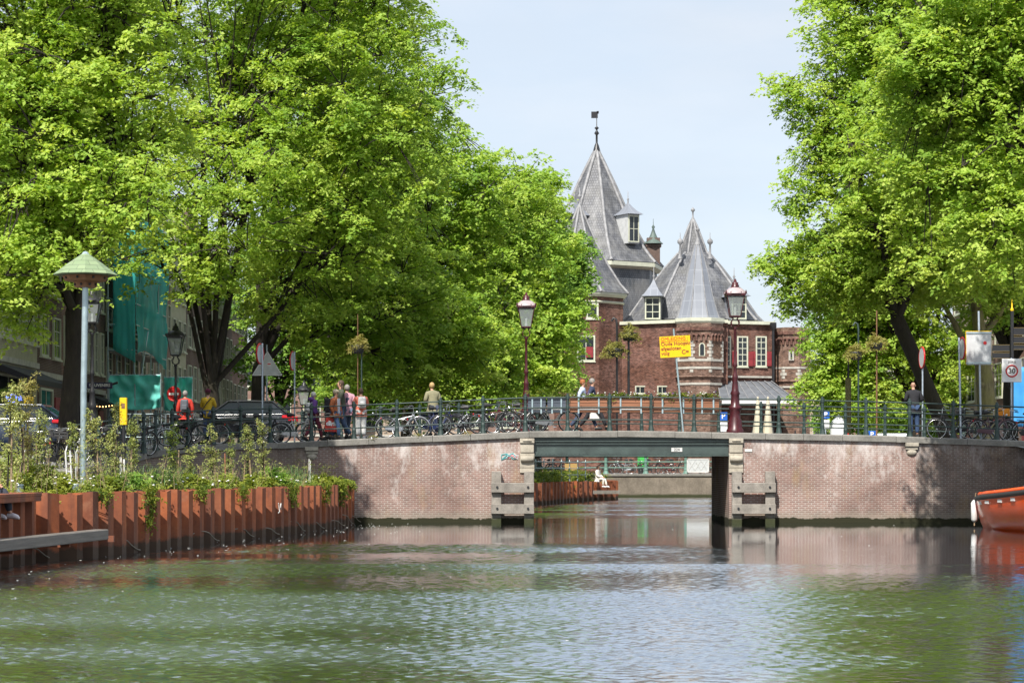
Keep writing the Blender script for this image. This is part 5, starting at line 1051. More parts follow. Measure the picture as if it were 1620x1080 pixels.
mb.path([(.16 * math.cos(a / 12 * 6.0) - .05, 0, .14 * math.sin(a / 12 * 6.0)) for a in range(13)], .025, 5); mb.path([(.12 + .02 * i, 0, .09 * math.sin(i * 1.3)) for i in range(9)], .02, 5); mb.path([(-.3, 0, .1), (-.2, 0, -.1), (-.12, 0, .08)], .02, 5); mb.build('tube', 'glow_blue', t)
mb = MB(); mb.box((0, .05, 0), (.8, .04, .5)); mb.build('backing', 'black_plastic', t)
for px, py0, py1, w, Y, lab in ((195.5, 629, 672, .19, 62, 'yellow upright post box between the tree and the railing'), (46, 628, 650, .26, 70, 'yellow rectangular board above the bicycles at the left edge')):
    z0 = street_z(Y); h = az(py0, Y) - z0; t = thing('yellow_post', lab, 'post', (ax(px, Y), Y, z0)); hh = (py1 - py0) * Y / F
    mb = MB(); mb.box((0, 0, h - hh / 2), (w, .16, hh)); b = mb.build('panel', 'sign_yellow', t, bevel=.01); mb = MB(); mb.box((0, -.085, h - hh * .3), (w * .5, .01, hh * .18)); mb.build('slot', 'brown_wood', b)
    mb = MB(); mb.tube((0, 0, 0), (0, 0, h - hh), .05); mb.build('leg', 'black_metal', t)
t = thing('crowd_barrier', 'low steel crowd barrier in front of the teal tarpaulins', 'barrier', (ax(240, 84), 84, street_z(84))); mb = MB(); w = 1.1
mb.path([(-w, 0, .1), (-w, 0, 1.1), (w, 0, 1.1), (w, 0, .1)], .022); mb.tube((-w, 0, .25), (w, 0, .25), .018)
for i in range(14): mb.tube((-w + 2 * w * (i + 1) / 15, 0, .25), (-w + 2 * w * (i + 1) / 15, 0, 1.1), .009)
mb.build('frame', 'steel_grey', t); t.location.z += .15
# ------------------------------------------------------------------ people
SKIN = mat('skin', (.50, .28, .19), .55); 
def colmat(c, name): return mat(name, c, .85, 0, .12, 14)
def skin_mesh(name, V, E, rad, root, mats, parent, sub=1, extra=None):
    me = bpy.data.meshes.new('tmp'); me.from_pydata([tuple(v) for v in V], E, []); o = bpy.data.objects.new('tmp', me); COL.objects.link(o)
    o.modifiers.new('skin', 'SKIN'); lay = me.skin_vertices[0].data
    for i, r in enumerate(rad): lay[i].radius = r if isinstance(r, tuple) else (r, r); lay[i].use_root = (i == root)
    o.modifiers['skin'].use_smooth_shade = True; o.modifiers['skin'].branch_smoothing = .4
    s = o.modifiers.new('sub', 'SUBSURF'); s.levels = sub; s.render_levels = sub
    bpy.context.view_layer.update(); dg = bpy.context.evaluated_depsgraph_get(); m = bpy.data.meshes.new_from_object(o.evaluated_get(dg)); bpy.data.objects.remove(o); m.name = name
    m.materials.clear()
    for q in mats: m.materials.append(MATS[q])
    for p in m.polygons: p.material_index = 0; p.use_smooth = True
    if extra:
        bm = bmesh.new(); bm.from_mesh(m); k = len(bm.verts)
        vs = [bm.verts.new(v) for v in extra.v]; 
        for f, mi in zip(extra.f, extra.mi):
            try: g = bm.faces.new([vs[i] for i in f]); g.material_index = mi; g.smooth = True
            except ValueError: pass
        bm.to_mesh(m); bm.free()
    ob = bpy.data.objects.new(name, m); COL.objects.link(ob); ob.parent = parent; return ob
HAIRS = {'blond': (.42, .28, .12), 'grey': (.24, .22, .20), 'brown': (.07, .04, .025), 'black': (.02, .016, .014), 'white': (.5, .48, .45), 'red': (.3, .1, .03)}
for n_, c_ in HAIRS.items(): mat('hair_' + n_, c_, .7, 0, .25, 30)
def person(label, px, Y, z, face=0, h=1.74, pose='stand', top=None, legs=None, hair='brown', long_=0, cap=None, bald=False, topn='coat', group=None, shoes=(.03, .03, .03), coatlen=0.0, legr=1.0, head_yaw=0, loc=None):
    s = h / 1.75; t = thing('person', label, 'person', loc if loc is not None else (ax(px, Y), Y, z), R(face), group)
    J = dict(pel=(0, 0, .96), ch=(0, .0, 1.20), uc=(0, .01, 1.40), nk=(0, 0, 1.50), hd=(0, -.015, 1.63))
    for sd, q in ((-1, 'l'), (1, 'r')):
        J['sh' + q] = (sd * .185, .01, 1.41); J['el' + q] = (sd * .245, .03, 1.13); J['wr' + q] = (sd * .24, -.07, .90)
        J['hp' + q] = (sd * .085, 0, .93); J['kn' + q] = (sd * .10, -.02, .50); J['an' + q] = (sd * .10, .02, .09); J['to' + q] = (sd * .12, -.15, .035)
    if pose == 'walk':
        J['knl'] = (-.09, -.20, .53); J['anl'] = (-.09, -.28, .11); J['tol'] = (-.09, -.44, .07); J['knr'] = (.09, .06, .50); J['anr'] = (.09, .30, .15); J['tor'] = (.10, .20, .04)
        J['ell'] = (-.24, .12, 1.15); J['wrl'] = (-.23, .02, .93); J['elr'] = (.24, -.08, 1.14); J['wrr'] = (.22, -.25, .98)
    elif pose == 'stride':
        J['knl'] = (-.09, -.30, .56); J['anl'] = (-.09, -.48, .13); J['tol'] = (-.09, -.63, .10); J['knr'] = (.09, .16, .50); J['anr'] = (.09, .46, .16); J['tor'] = (.10, .36, .04)
        J['ell'] = (-.24, .12, 1.15); J['wrl'] = (-.23, .02, .93); J['elr'] = (.24, -.05, 1.14); J['wrr'] = (.22, -.2, .95)
    elif pose == 'lean':
        for k_ in ('ch', 'uc', 'nk', 'hd', 'shl', 'shr'): x, y, q = J[k_]; J[k_] = (x, y - (q - .96) * .18, q - .01)
        J['ell'] = (-.27, -.02, 1.15); J['wrl'] = (-.16, -.26, 1.14); J['elr'] = (.27, -.02, 1.15); J['wrr'] = (.16, -.26, 1.14)
    elif pose == 'sit':
        for k_ in list(J):
            if k_[:2] in ('pe', 'ch', 'uc', 'nk', 'hd', 'sh', 'el', 'wr', 'hp'): x, y, q = J[k_]; J[k_] = (x, y, q - .88)
        for q, sd in (('l', -1), ('r', 1)):
            J['kn' + q] = (sd * .10, -.42, .06); J['an' + q] = (sd * .09, -.46 - .08 * sd, -.36); J['to' + q] = (sd * .09, -.60 - .08 * sd, -.42); J['el' + q] = (sd * .24, -.05, .26); J['wr' + q] = (sd * .12, -.28, .16)
    elif pose == 'phone':
        J['ell'] = (-.24, -.06, 1.15); J['wrl'] = (-.12, -.28, 1.22); J['elr'] = (.24, -.06, 1.15); J['wrr'] = (.10, -.28, 1.20)
    elif pose == 'carry':
        J['elr'] = (.27, .0, 1.14); J['wrr'] = (.28, -.08, .88); J['knl'] = (-.09, -.16, .52); J['anl'] = (-.09, -.20, .10); J['tol'] = (-.09, -.36, .05); J['knr'] = (.09, .04, .50); J['anr'] = (.09, .22, .12); J['tor'] = (.10, .10, .04)
    J = {a: Vector(b) * s for a, b in J.items()}
    # body: one skinned surface from toes to skull, five fingers a hand
    V = []; E = []; Rd = []; ix = {}
    def v(n_, p, r, par=None): ix[n_] = len(V); V.append(Vector(p)); Rd.append(tuple(x * s for x in r) if isinstance(r, tuple) else r * s); (E.append((ix[par], ix[n_])) if par else None)
    v('pel', J['pel'], (.13, .10)); v('ch', J['ch'], (.125, .09), 'pel'); v('uc', J['uc'], (.13, .09), 'ch'); v('nk', J['nk'], .052, 'uc')
    hd = J['hd']; v('jaw', hd + Vector((0, -.015, -.065)) * s, (.055, .065), 'nk'); v('mid', hd, (.073, .09), 'jaw'); v('top', hd + Vector((0, .01, .06)) * s, (.068, .085), 'mid'); v('crn', hd + Vector((0, .01, .095)) * s, (.04, .05), 'top')
    for q, sd in (('l', -1), ('r', 1)):
        v('sh' + q, J['sh' + q], .052, 'uc'); v('el' + q, J['el' + q], .038, 'sh' + q); v('wr' + q, J['wr' + q], .026, 'el' + q)
        d = (J['wr' + q] - J['el' + q]).normalized(); side = Vector((0, -1, 0)) - d * d.dot(Vector((0, -1, 0))); side = side.normalized() if side.length > .1 else Vector((sd, 0, 0)); inn = Vector((-sd, 0, 0))
        pm = J['wr' + q] + d * .05 * s; v('pm' + q, pm, (.034, .016), 'wr' + q)
        for fi, (off, ln) in enumerate(((-.028, .075), (-.010, .085), (.010, .080), (.027, .062))):
            b_ = pm + d * .04 * s + side * -off * s; v(f'f{q}{fi}', b_, .0095, 'pm' + q); v(f'g{q}{fi}', b_ + (d * .7 + inn * .45) * ln * .6 * s, .0085, f'f{q}{fi}'); v(f'h{q}{fi}', b_ + (d * .9 + inn * .9) * ln * .8 * s, .007, f'g{q}{fi}')
        tb = J['wr' + q] + d * .03 * s + side * .03 * s; v('tb' + q, tb, .012, 'wr' + q); v('tt' + q, tb + (d * .5 + side * .5 + inn * .3) * .055 * s, .009, 'tb' + q)
        v('hp' + q, J['hp' + q], .085, 'pel'); v('kn' + q, J['kn' + q], .052, 'hp' + q); v('an' + q, J['an' + q], .036, 'kn' + q); v('to' + q, J['to' + q], (.035, .025), 'an' + q)
    ex = MB(); fc = hd + Vector((0, -.085, 0)) * s
    ex.add([fc + Vector((-.012, -.005, -.015)) * s, fc + Vector((.012, -.005, -.015)) * s, fc + Vector((0, -.026, -.018)) * s, fc + Vector((0, -.004, .022)) * s], [(0, 1, 2), (0, 2, 3), (2, 1, 3), (1, 0, 3)], 0)
    for sd in (-1, 1): ex.ball(hd + Vector((sd * .075, .005, -.01)) * s, .022 * s, 6, 0, sx=.4); ex.ball(fc + Vector((sd * .028, .004, .012)) * s, .010 * s, 6, 1)
    ex.box(fc + Vector((0, .005, -.045)) * s, (.04 * s, .012 * s, .009 * s), 2)
    mat('lips', (.3, .08, .07), .6); mat('eye', (.05, .04, .04), .3)
    skin_mesh('body', V, E, Rd, 0, ['skin', 'eye', 'lips'], t, 1, ex)
    # top garment
    def garment(name, chain, m):
        V2 = []; E2 = []; R2 = []; id_ = {}
        for n_, p, r, par in chain:
            id_[n_] = len(V2); V2.append(p); R2.append(tuple(x * s for x in r) if isinstance(r, tuple) else r * s)
            if par: E2.append((id_[par], id_[n_]))
        return skin_mesh(name, V2, E2, R2, 0, [m], t, 1)
    hem = J['pel'] + Vector((0, 0, -.10 - coatlen)) * s; ch = [('pel', J['pel'], (.200, .155), None), ('hem', hem, (.205, .16), 'pel'), ('ch', J['ch'], (.19, .145), 'pel'), ('uc', J['uc'], (.165, .125), 'ch'), ('nk', J['nk'] + Vector((0, .01, .01)) * s, (.075, .078), 'uc')]
    for q in 'lr': ch += [('sh' + q, J['sh' + q], .088, 'uc'), ('el' + q, J['el' + q], .070, 'sh' + q), ('wr' + q, J['wr' + q] + (J['el' + q] - J['wr' + q]) * .08, .050, 'el' + q)]
    garment(topn, ch, colmat(top, 'cloth_%02d%02d%02d' % tuple(int(x * 99) for x in top)).name)
    ch = [('pel', J['pel'] + Vector((0, 0, .02)) * s, (.150, .115), None)]
    for q in 'lr':
        ch += [('hp' + q, J['hp' + q], .108 * legr, 'pel'), ('kn' + q, J['kn' + q], .080 * legr, 'hp' + q), ('an' + q, J['an' + q] + (J['kn' + q] - J['an' + q]) * .07, .066 * legr, 'kn' + q)]
    garment('trousers', ch, colmat(legs, 'cloth_%02d%02d%02d' % tuple(int(x * 99) for x in legs)).name)
    sm_ = 'shoe_%02d%02d%02d' % tuple(int(x * 99) for x in shoes); mat(sm_, shoes, .6)
    for q in 'lr':
        a, b = J['an' + q], J['to' + q]; d = (b - a); mb = MB(); mb.path([a + Vector((0, .05, -.03)) * s, a + d * .4 + Vector((0, 0, -.01)) * s, b + Vector((0, 0, .005)) * s, b + d.normalized() * .05 * s], [.05 * s, .052 * s, .045 * s, .02 * s], 8); mb.build('shoe', sm_, t)
    if not bald:
        mb = MB(); mb.ball(hd + Vector((0, .022, .028)) * s, .098 * s, 14, sz=1.08, sx=.90, sy=1.02)
        if long_: mb.ball(hd + Vector((0, .055, -.03 - long_ * .3)) * s, .075 * s, 10, sz=1.2 + long_ * 4, sx=1.1, sy=.75)
        hb = mb.build('hair', 'hair_' + hair, t)
        if not long_:   # keep the face free
            bm = bmesh.new(); bm.from_mesh(hb.data); bmesh.ops.bisect_plane(bm, geom=bm.verts[:] + bm.edges[:] + bm.faces[:], plane_co=hd + Vector((0, -.01, -.035)) * s, plane_no=Vector((0, -.75, -.66)), clear_outer=True); bm.to_mesh(hb.data); bm.free()
        else:
            bm = bmesh.new(); bm.from_mesh(hb.data); bmesh.ops.bisect_plane(bm, geom=bm.verts[:] + bm.edges[:] + bm.faces[:], plane_co=hd + Vector((0, -.045, .03)) * s, plane_no=Vector((0, -1, -.25)), clear_outer=True); bm.to_mesh(hb.data); bm.free()
    if cap:
        mat('cap_cloth', cap, .85); mb = MB(); mb.ball(hd + Vector((0, .01, .055)) * s, .118 * s, 12, sz=.8, sx=.93); mb.box(hd + Vector((0, -.14, .05)) * s, (.15 * s, .13 * s, .016 * s)); mb.build('cap', 'cap_cloth', t)
    t['_s'] = s
    return t
def worn(owner, name, label, cat, off, build_fn):
    """a thing carried by a person: top-level, in the person's frame"""
    M = Matrix.Rotation(owner.rotation_euler[2], 4, 'Z'); loc = Vector(owner.location) + M @ Vector(off); t = thing(name, label, cat, loc, owner.rotation_euler[2]); build_fn(t); return t
def backpack(t, m, w=.30, h=.45, d=.16):
    mb = MB(); mb.box((0, 0, 0), (w, d, h)); mb.build('pack', m, t, bevel=.05); mb = MB(); mb.box((0, d / 2 + .02, -h * .15), (w * .7, .06, h * .4)); mb.build('pocket', m, t, bevel=.02)
    for s in (-1, 1): mb = MB(); mb.path([(s * .10, -d / 2, h / 2 - .02), (s * .12, -d / 2 - .14, h / 2 + .03), (s * .12, -d / 2 - .22, h / 2 - .12), (s * .13, -d / 2 - .1, -h / 2 + .1), (s * .12, -d / 2, -h / 2 + .05)], .015, 5); mb.build('strap', m, t)
mat('bag_grey', (.10, .11, .13), .7); mat('bag_white', (.75, .74, .72), .6); mat('bag_red', (.6, .035, .02), .5, 0, .1, 8); mat('bag_black', (.02, .02, .025), .7)
ZB = lambda px, Y=76.3: cap_z(ax(px, Y)) + .01
pr = person('man in red padded jacket seen from behind with a grey backpack', 293, 79, az(616, 79) - 1.84, 185, 1.80, 'stand', (.50, .035, .02), (.03, .03, .035), 'grey', topn='jacket'); worn(pr, 'backpack', 'small grey backpack on the red jacket', 'backpack', (0.02, .20, 1.28), lambda t: backpack(t, 'bag_grey', .27, .42))
py_ = person('person in bright yellow raincoat and maroon hat seen from behind', 329, 76.4, az(613, 76.4) - 1.76, 175, 1.70, 'phone', (.55, .36, .02), (.05, .08, .16), 'brown', topn='raincoat', coatlen=.12); mb = MB(); mb.ball((0, .01, 1.64), .105, 12, sz=.9); mb.build('beanie', mat('beanie_maroon', (.09, .01, .03), .9).name, py_)
def strap_bag(t): mb = MB(); mb.path([(-.14, .10, 1.42), (0, .155, 1.25), (.15, .14, 1.02), (.19, .1, .9)], .016, 5); mb.build('strap', 'bag_black', t); mb = MB(); mb.box((.22, .02, .86), (.09, .24, .22)); mb.build('pouch', 'bag_black', t, bevel=.02)
worn(py_, 'shoulder_bag', 'thin black shoulder bag strap across the yellow raincoat', 'bag', (0, 0, 0), strap_bag)
pp = person('woman in purple hooded coat and burgundy trousers walking beside the car tail', 496, 76.6, ZB(496, 76.6), 120, 1.66, 'walk', (.13, .05, .22), (.16, .03, .05), 'white', topn='coat', coatlen=.12)
mb = MB(); mb.ball((0, .09, 1.42), .11, 10, sz=.7, sx=1.1); mb.build('hood', 'cloth_%02d%02d%02d' % (12, 4, 21) if 'cloth_%02d%02d%02d' % (12, 4, 21) in MATS else mat('hood_purple', (.13, .05, .22), .9).name, pp)
worn(pp, 'backpack', 'little white backpack on the purple coat', 'backpack', (0, .19, 1.14), lambda t: backpack(t, 'bag_white', .25, .32, .12))
pb = person('person in rust-brown jacket and beige cap carrying a red shopping bag', 531, 76.2, ZB(531, 76.2), 62, 1.68, 'carry', (.36, .11, .04), (.07, .13, .25), 'grey', cap=(.5, .42, .3), topn='jacket', coatlen=.06, shoes=(.05, .05, .05))
mb = MB(); mb.ball((0, .07, 1.36), .12, 10, sz=.8, sx=1.1); mb.box((0, -.125, 1.14), (.13, .03, .5)); mb.build('hoodie', mat('hoodie_grey', (.5, .52, .58), .9).name, pb)
worn(pb, 'backpack', 'large black backpack on the rust-brown jacket', 'backpack', (0, .24, 1.16), lambda t: backpack(t, 'bag_black', .34, .48, .24))
def dirk(t):
    mb = MB(); mb.prism([(-.23, -.50), (.21, -.52), (.20, -.03), (-.19, -.03)], -.07, .07, 'y'); b = mb.build('bag', 'bag_red', t, bevel=.015); text_obj('bag_text', 'dirk', .215, 'sign_white', b, (0, -.085, -.23), (R(90), R(4), 0), bold=.012)
    mb = MB()
    for s in (-.03, .03): mb.path([(-.09, s, -.05), (-.03, s, .03), (.03, s, .03), (.09, s, -.05)], .008, 5)
    mb.build('handles', 'bag_red', t)
M_ = Matrix.Rotation(R(62), 4, 'Z'); q_ = Vector(pb.location) + M_ @ Vector((.26, -.1, .80)) ; t = thing('shopping_bag', 'bright red carrier bag with white lettering held by the walker in the rust-brown jacket', 'bag', (ax(524.5, 76.25), 76.25, az(659, 76.3)), R(4)); dirk(t)
ptall = person('tall man with long brown hair and sunglasses in olive coat behind the cap wearer', 539, 76.9, ZB(539, 76.9), 280, 2.02, 'walk', (.06, .07, .045), (.08, .13, .22), 'brown', long_=.25, topn='coat', coatlen=.12)
mb = MB(); mb.box((0, -.108, 1.81), (.15, .03, .035)); mb.build('sunglasses', 'black_plastic', ptall)
pk = person('older man in pink shirt and dark waistcoat among the walkers', 549, 77.3, ZB(549, 77.3), 200, 1.88, 'walk', (.5, .27, .32), (.09, .12, .18), 'grey', topn='shirt'); 
mb = MB(); mb.lathe([(.19, 1.0), (.185, 1.2), (.18, 1.42), (.10, 1.53)], 14, sy=.72); mb.build('waistcoat', mat('vest_navy', (.03, .04, .07), .85).name, pk)
psal = person('woman in salmon jacket and white trousers with a pale backpack, seen from behind', 571, 76.3, ZB(571, 76.3), 195, 1.70, 'phone', (.62, .17, .11), (.72, .72, .70), 'brown', topn='jacket', legr=1.25, shoes=(.6, .6, .6)); worn(psal, 'backpack', 'pale backpack with crossed straps on the salmon jacket', 'backpack', (.0, .19, 1.22), lambda t: backpack(t, 'bag_white', .26, .38, .14))
person('man in khaki jacket with cropped blond hair leaning near parked bicycles', 685.5, 76.7, ZB(685, 76.7), 205, 1.82, 'lean', (.23, .215, .13), (.04, .05, .09), 'blond', topn='jacket', coatlen=.05)
pw1 = person('striding person with ginger hair and pale blue top, rear one of the couple', 922, 76.8, ZB(922, 76.8), 80, 1.76, 'stride', (.48, .56, .72), (.05, .07, .13), 'red', topn='jumper')
pw2 = person('striding person with grey hair and dark navy top, front one of the couple', 937, 76.5, ZB(936, 76.5), 84, 1.78, 'stride', (.03, .04, .08), (.02, .02, .025), 'grey', topn='jumper')
def tote(t): mb = MB(); mb.box((0, 0, 0), (.36, .14, .40)); mb.build('bag', 'bag_white', t, bevel=.05); mb = MB(); mb.path([(-.08, 0, .18), (-.03, 0, .30), (.03, 0, .30), (.08, 0, .18)], .014, 5); mb.build('handle', 'bag_black', t)
t = thing('handbag', 'white handbag carried low by the striding couple', 'bag', (ax(941.5, 76.5), 76.5, az(655, 76.5)), 0); tote(t)
person('bald man in black jacket and jeans looking over the far side of the bridge', 1446, 76.8, ZB(1446, 76.8), 182, 1.90, 'lean', (.012, .012, .016), (.03, .06, .13), bald=True, topn='jacket')
psit = person('woman in white dress sitting on the far piling with her legs hanging over the water', 0, 0, 0, 62, 1.68, 'sit', (.75, .72, .68), (.70, .66, .60), 'brown', long_=.12, topn='dress', shoes=(.7, .7, .7), loc=(ax(946, 130.7), 130.7, 1.2))
person('seated figure at the left edge with pink and white trainers dangling over the piling', 0, 0, 0, 72, 1.70, 'sit', (.2, .2, .25), (.03, .035, .05), 'brown', topn='jumper', shoes=(.75, .68, .7), loc=(ax(-9, 41), 40.0, 1.30))

# ------------------------------------------------------------------ bicycles
def make_bike(col, label='', crate=None, basket=False, rimm='chrome'):
    t = thing('bicycle', label, 'bicycle', (0, 0, 0), 0, 'parked bicycles'); W = .34
    for s, x in ((-1, -.54), (1, .54)):
        mb = MB(); pts = [(x + W * math.cos(2 * math.pi * i / 22), 0, W + W * math.sin(2 * math.pi * i / 22)) for i in range(23)]; mb.path(pts, .019, 6, caps=False); w = mb.build('wheel', 'rubber', t)
        mb = MB(); pts = [(x + (W - .026) * math.cos(2 * math.pi * i / 22), 0, W + (W - .026) * math.sin(2 * math.pi * i / 22)) for i in range(23)]; mb.path(pts, .011, 5, caps=False)
        for i in range(14): a = 2 * math.pi * i / 14; mb.tube((x, .02 * (-1) ** i, W), (x + (W - .03) * math.cos(a), 0, W + (W - .03) * math.sin(a)), .0022, .0022, 3, caps=False)
        mb.tube((x, -.04, W), (x, .04, W), .022, .022, 8); mb.build('rim', rimm, w)
        mb = MB(); pts = [(x + (W + .03) * math.cos(R(a)), 0, W + (W + .03) * math.sin(R(a))) for a in range(10 if s > 0 else 0, 171 if s > 0 else 201, 16)]; mb.path(pts, .018, 5); mb.build('mudguard', col, t)
    mb = MB(); bb = (-.06, 0, .30); st = (-.22, 0, .82); hd = (.36, 0, .86); hb = (.40, 0, .68)
    mb.path([hd, (.30, 0, .68), (.12, 0, .42), bb], .021, 8); mb.tube(st, bb, .018); mb.tube((-.20, 0, .60), (.36, 0, .74), .017); mb.tube(hd, hb, .022)
    for y in (-.04, .04): mb.tube((bb[0], y * .6, bb[2]), (-.54, y, W), .011); mb.tube((-.20, y * .5, .70), (-.54, y, W), .010); mb.path([hb, (.42, y, .62), (.54, y, W)], .013, 6)
    mb.build('frame', col, t)
    mb = MB(); mb.tube(st, (-.245, 0, .93), .013); mb.path([(-.36, 0, .95), (-.25, 0, .955), (-.10, 0, .94)], [.085, .07, .025], 8); mb.build('saddle', 'black_plastic', t)
    mb = MB(); mb.tube(hd, (.345, 0, 1.02), .013); mb.path([(.17, -.29, 1.04), (.30, -.2, 1.08), (.36, 0, 1.04), (.30, .2, 1.08), (.17, .29, 1.04)], .011, 6); hbo = mb.build('handlebar', 'chrome', t)
    for q in (-1, 1): mb = MB(); mb.tube((.17, q * .29, 1.04), (.05, q * .30, 1.02), .017); mb.build('grip', 'rubber', hbo)
    mb = MB(); mb.box((-.50, 0, .745), (.40, .12, .015)); 
    for y in (-.06, .06): mb.tube((-.60, y, .74), (-.54, y, W), .006); mb.tube((-.35, y, .74), (-.54, y, W), .006)
    mb.build('rack', 'black_metal', t)
    mb = MB(); mb.prism([(-.60, .29), (-.56, .40), (-.06, .38), (.03, .30), (-.06, .21), (-.55, .27)], -.075, -.045, 'y'); mb.build('chain_guard', col if col != 'bike_black' else 'black_plastic', t, bevel=.01)
    mb = MB(); mb.tube((-.06, -.09, .30), (.06, -.10, .18), .01); mb.box((.06, -.15, .18), (.09, .1, .02)); mb.tube((-.06, .06, .30), (-.18, .08, .42), .01); mb.box((-.18, .12, .42), (.09, .1, .02)); mb.build('pedal', 'chrome', t)
    mb = MB(); mb.lathe([(.02, 0), (.045, .05), (.045, .06)], 8); 
    for i, (x, y, z) in enumerate(mb.v): mb.v[i] = (.42 + z, y, .86 + x)
    mb.build('headlight', 'chrome', t); mb = MB(); mb.box((-.72, 0, .66), (.03, .06, .05)); mb.build('rear_light', 'sign_red', t)
    mb = MB(); mb.tube((-.2, .06, .28), (-.32, .2, .02), .009); mb.build('kickstand', 'chrome', t)
    if crate:
        mb = MB(); w, d, h = (.36, .46, .26)
        mb.box((.52, 0, .86), (w, d, .02)); 
        for a in (-1, 1):
            for zz in range(3): mb.box((.52 + a * w / 2, 0, .92 + zz * .08), (.015, d, .055)); mb.box((.52, a * d / 2, .92 + zz * .08), (w, .015, .055))
            for b in (-1, 1): mb.box((.52 + a * w / 2, b * d / 2, .98), (.03, .03, .26))
        mb.build('crate', crate, t)
    return t
for n_, c_ in (('black', (.018, .018, .02)), ('silver', (.45, .47, .5)), ('white', (.7, .7, .68)), ('pink', (.15, .085, .10)), ('blue', (.02, .035, .11)), ('red', (.12, .02, .02)), ('green', (.02, .06, .04))): mat('bike_' + n_, c_, .3, .1 if n_ != 'silver' else .6)
mat('crate_orange', (.75, .28, .01), .5); mat('crate_black', (.03, .03, .03), .7)
BK = {k: make_bike('bike_' + k, crate=c) for k, c in (('black', None), ('silver', None), ('white', None), ('pink', None), ('blue', None), ('red', None), ('green', None))}
BKC = make_bike('bike_black', crate='crate_black'); BKO = make_bike('bike_black', crate='crate_orange')
def bike(kind, px, Y, z, rz, label, tilt=0, group='bicycles parked along the bridge railing'):
    p = BKC if kind == 'crate' else BKO if kind == 'orange' else BK[kind]; o = place(p, USED, (ax(px, Y), Y, z), R(rz), label, group); o.rotation_euler[0] = R(tilt); return o
zb = lambda px: cap_z(ax(px, 76)) - .015
for kind, px, Y, rz, lab, ti in [
    ('silver', 637, 75.85, 3, 'silver and black bicycle against the railing left of the khaki-jacketed man', 6), ('black', 612, 76.6, 172, 'black bicycle behind the silver one, nearest the white-trousered woman', -5),
    ('blue', 694, 76.3, 20, 'bicycle with blue frame in front of the khaki-jacketed man', 4), ('black', 724, 75.9, 185, 'black bicycle right of the khaki-jacketed man', 7), ('silver', 748, 76.5, 8, 'silver-framed bicycle half hidden behind two black ones', -4),
    ('black', 783, 75.8, 2, 'black bicycle with high handlebar left of the white bicycle', 5), ('red', 806, 76.5, 176, 'dark red bicycle behind the row left of the white bicycle', 3), ('black', 826, 75.9, 168, 'black bicycle touching the rear wheel of the white one', 8),
    ('white', 874, 75.85, 4, 'white bicycle under the grey planters', 4),
    ('black', 418, 75.9, 6, 'black bicycle at the railing in front of the dark car', 5), ('black', 372, 75.6, 184, 'black bicycle beside the yellow raincoat, overlapping the car door', 4), ('white', 470, 77.2, 25, 'pale bicycle behind the purple-coated woman', 3), ('green', 508, 77.9, 175, 'green bicycle behind the walkers with bags', 0),
    ('black', 1508, 75.9, 178, 'black bicycle with thin wheels right of the man in black', 5), ('crate', 1540, 76.6, 150, 'black bicycle with a black front crate below the square sign back', -4), ('pink', 1570, 75.9, 12, 'bicycle with pink frame between two railing posts at the right', 6),
    ('orange', 1613, 76.4, 165, 'bicycle with orange front crate at the right edge', 4), ('black', 1640, 75.8, 8, 'black bicycle cut by the right edge of the picture', 6), ('black', 1556, 77.3, 15, 'black bicycle behind the pink one', 3)]:
    bike(kind, px, Y, zb(px), rz, lab, ti)
lk = 'bicycles parked on the left street'
for kind, px, Y, rz, lab, ti in [
    ('black', 50, 58, 80, 'black bicycle at the left edge behind the young trees', 5), ('silver', 66, 58.6, 75, 'silver bicycle, second from the left in the street row', -4), ('crate', 84, 59.2, 82, 'bicycle with black crate in the street row left of the nest tower', 3),
    ('black', 99, 60, 70, 'black bicycle just left of the nest tower pole', 6), ('red', 78, 61, 100, 'red bicycle in the street row at the left', 3), ('white', 118, 60.5, 85, 'white bicycle just behind the nest tower pole', 3), ('black', 150, 62, 78, 'black bicycle just right of the nest tower pole', 4),
    ('black', 172, 63, 70, 'black bicycle left of the yellow post box', 4), ('silver', 236, 70, 25, 'grey bicycle with upright wheel behind the curve of the railing', 5), ('black', 262, 71.5, 160, 'black bicycle behind the railing curve below the red jacket', 5), ('black', 292, 73.6, 12, 'black bicycle in front of the man in the red jacket', 4), ('green', 322, 74.9, 170, 'dark green bicycle in front of the yellow raincoat', 4), ('black', 218, 68, 60, 'black bicycle nearest the end of the curved railing', 4)]:
    bike(kind, px, Y, street_z(Y) + .0, rz, lab, ti, lk)
fk_ = 'bicycles parked on the far quay'
for i, (px, rz, kind, lab) in enumerate([(966, 5, 'black', 'black bicycle on the far quay nearest the sitting woman'), (985, 174, 'silver', 'grey bicycle on the far quay left of the green box'), (1004, 3, 'black', 'black bicycle on the far quay just left of the green box'), (1032, 8, 'black', 'black bicycle on the far quay right of the green box'), (1050, 176, 'red', 'red bicycle on the far quay'), (1068, 4, 'black', 'black bicycle on the far quay left of the white panel'), (1124, 10, 'black', 'black bicycle on the far quay right of the white panel'), (880, 30, 'black', 'black bicycle behind the tan chairs seen under the bridge'), (862, 160, 'green', 'green bicycle at the left end of the view under the bridge')]):
    bike(kind, px, 151 + (i % 3) * .5, 1.5, rz, lab, 3, fk_)
for k_, p_ in list(BK.items()) + [('c', BKC), ('o', BKO)]:
    if not USED.get(p_.name):
        for c in list(p_.children_recursive): bpy.data.objects.remove(c)
        bpy.data.objects.remove(p_)
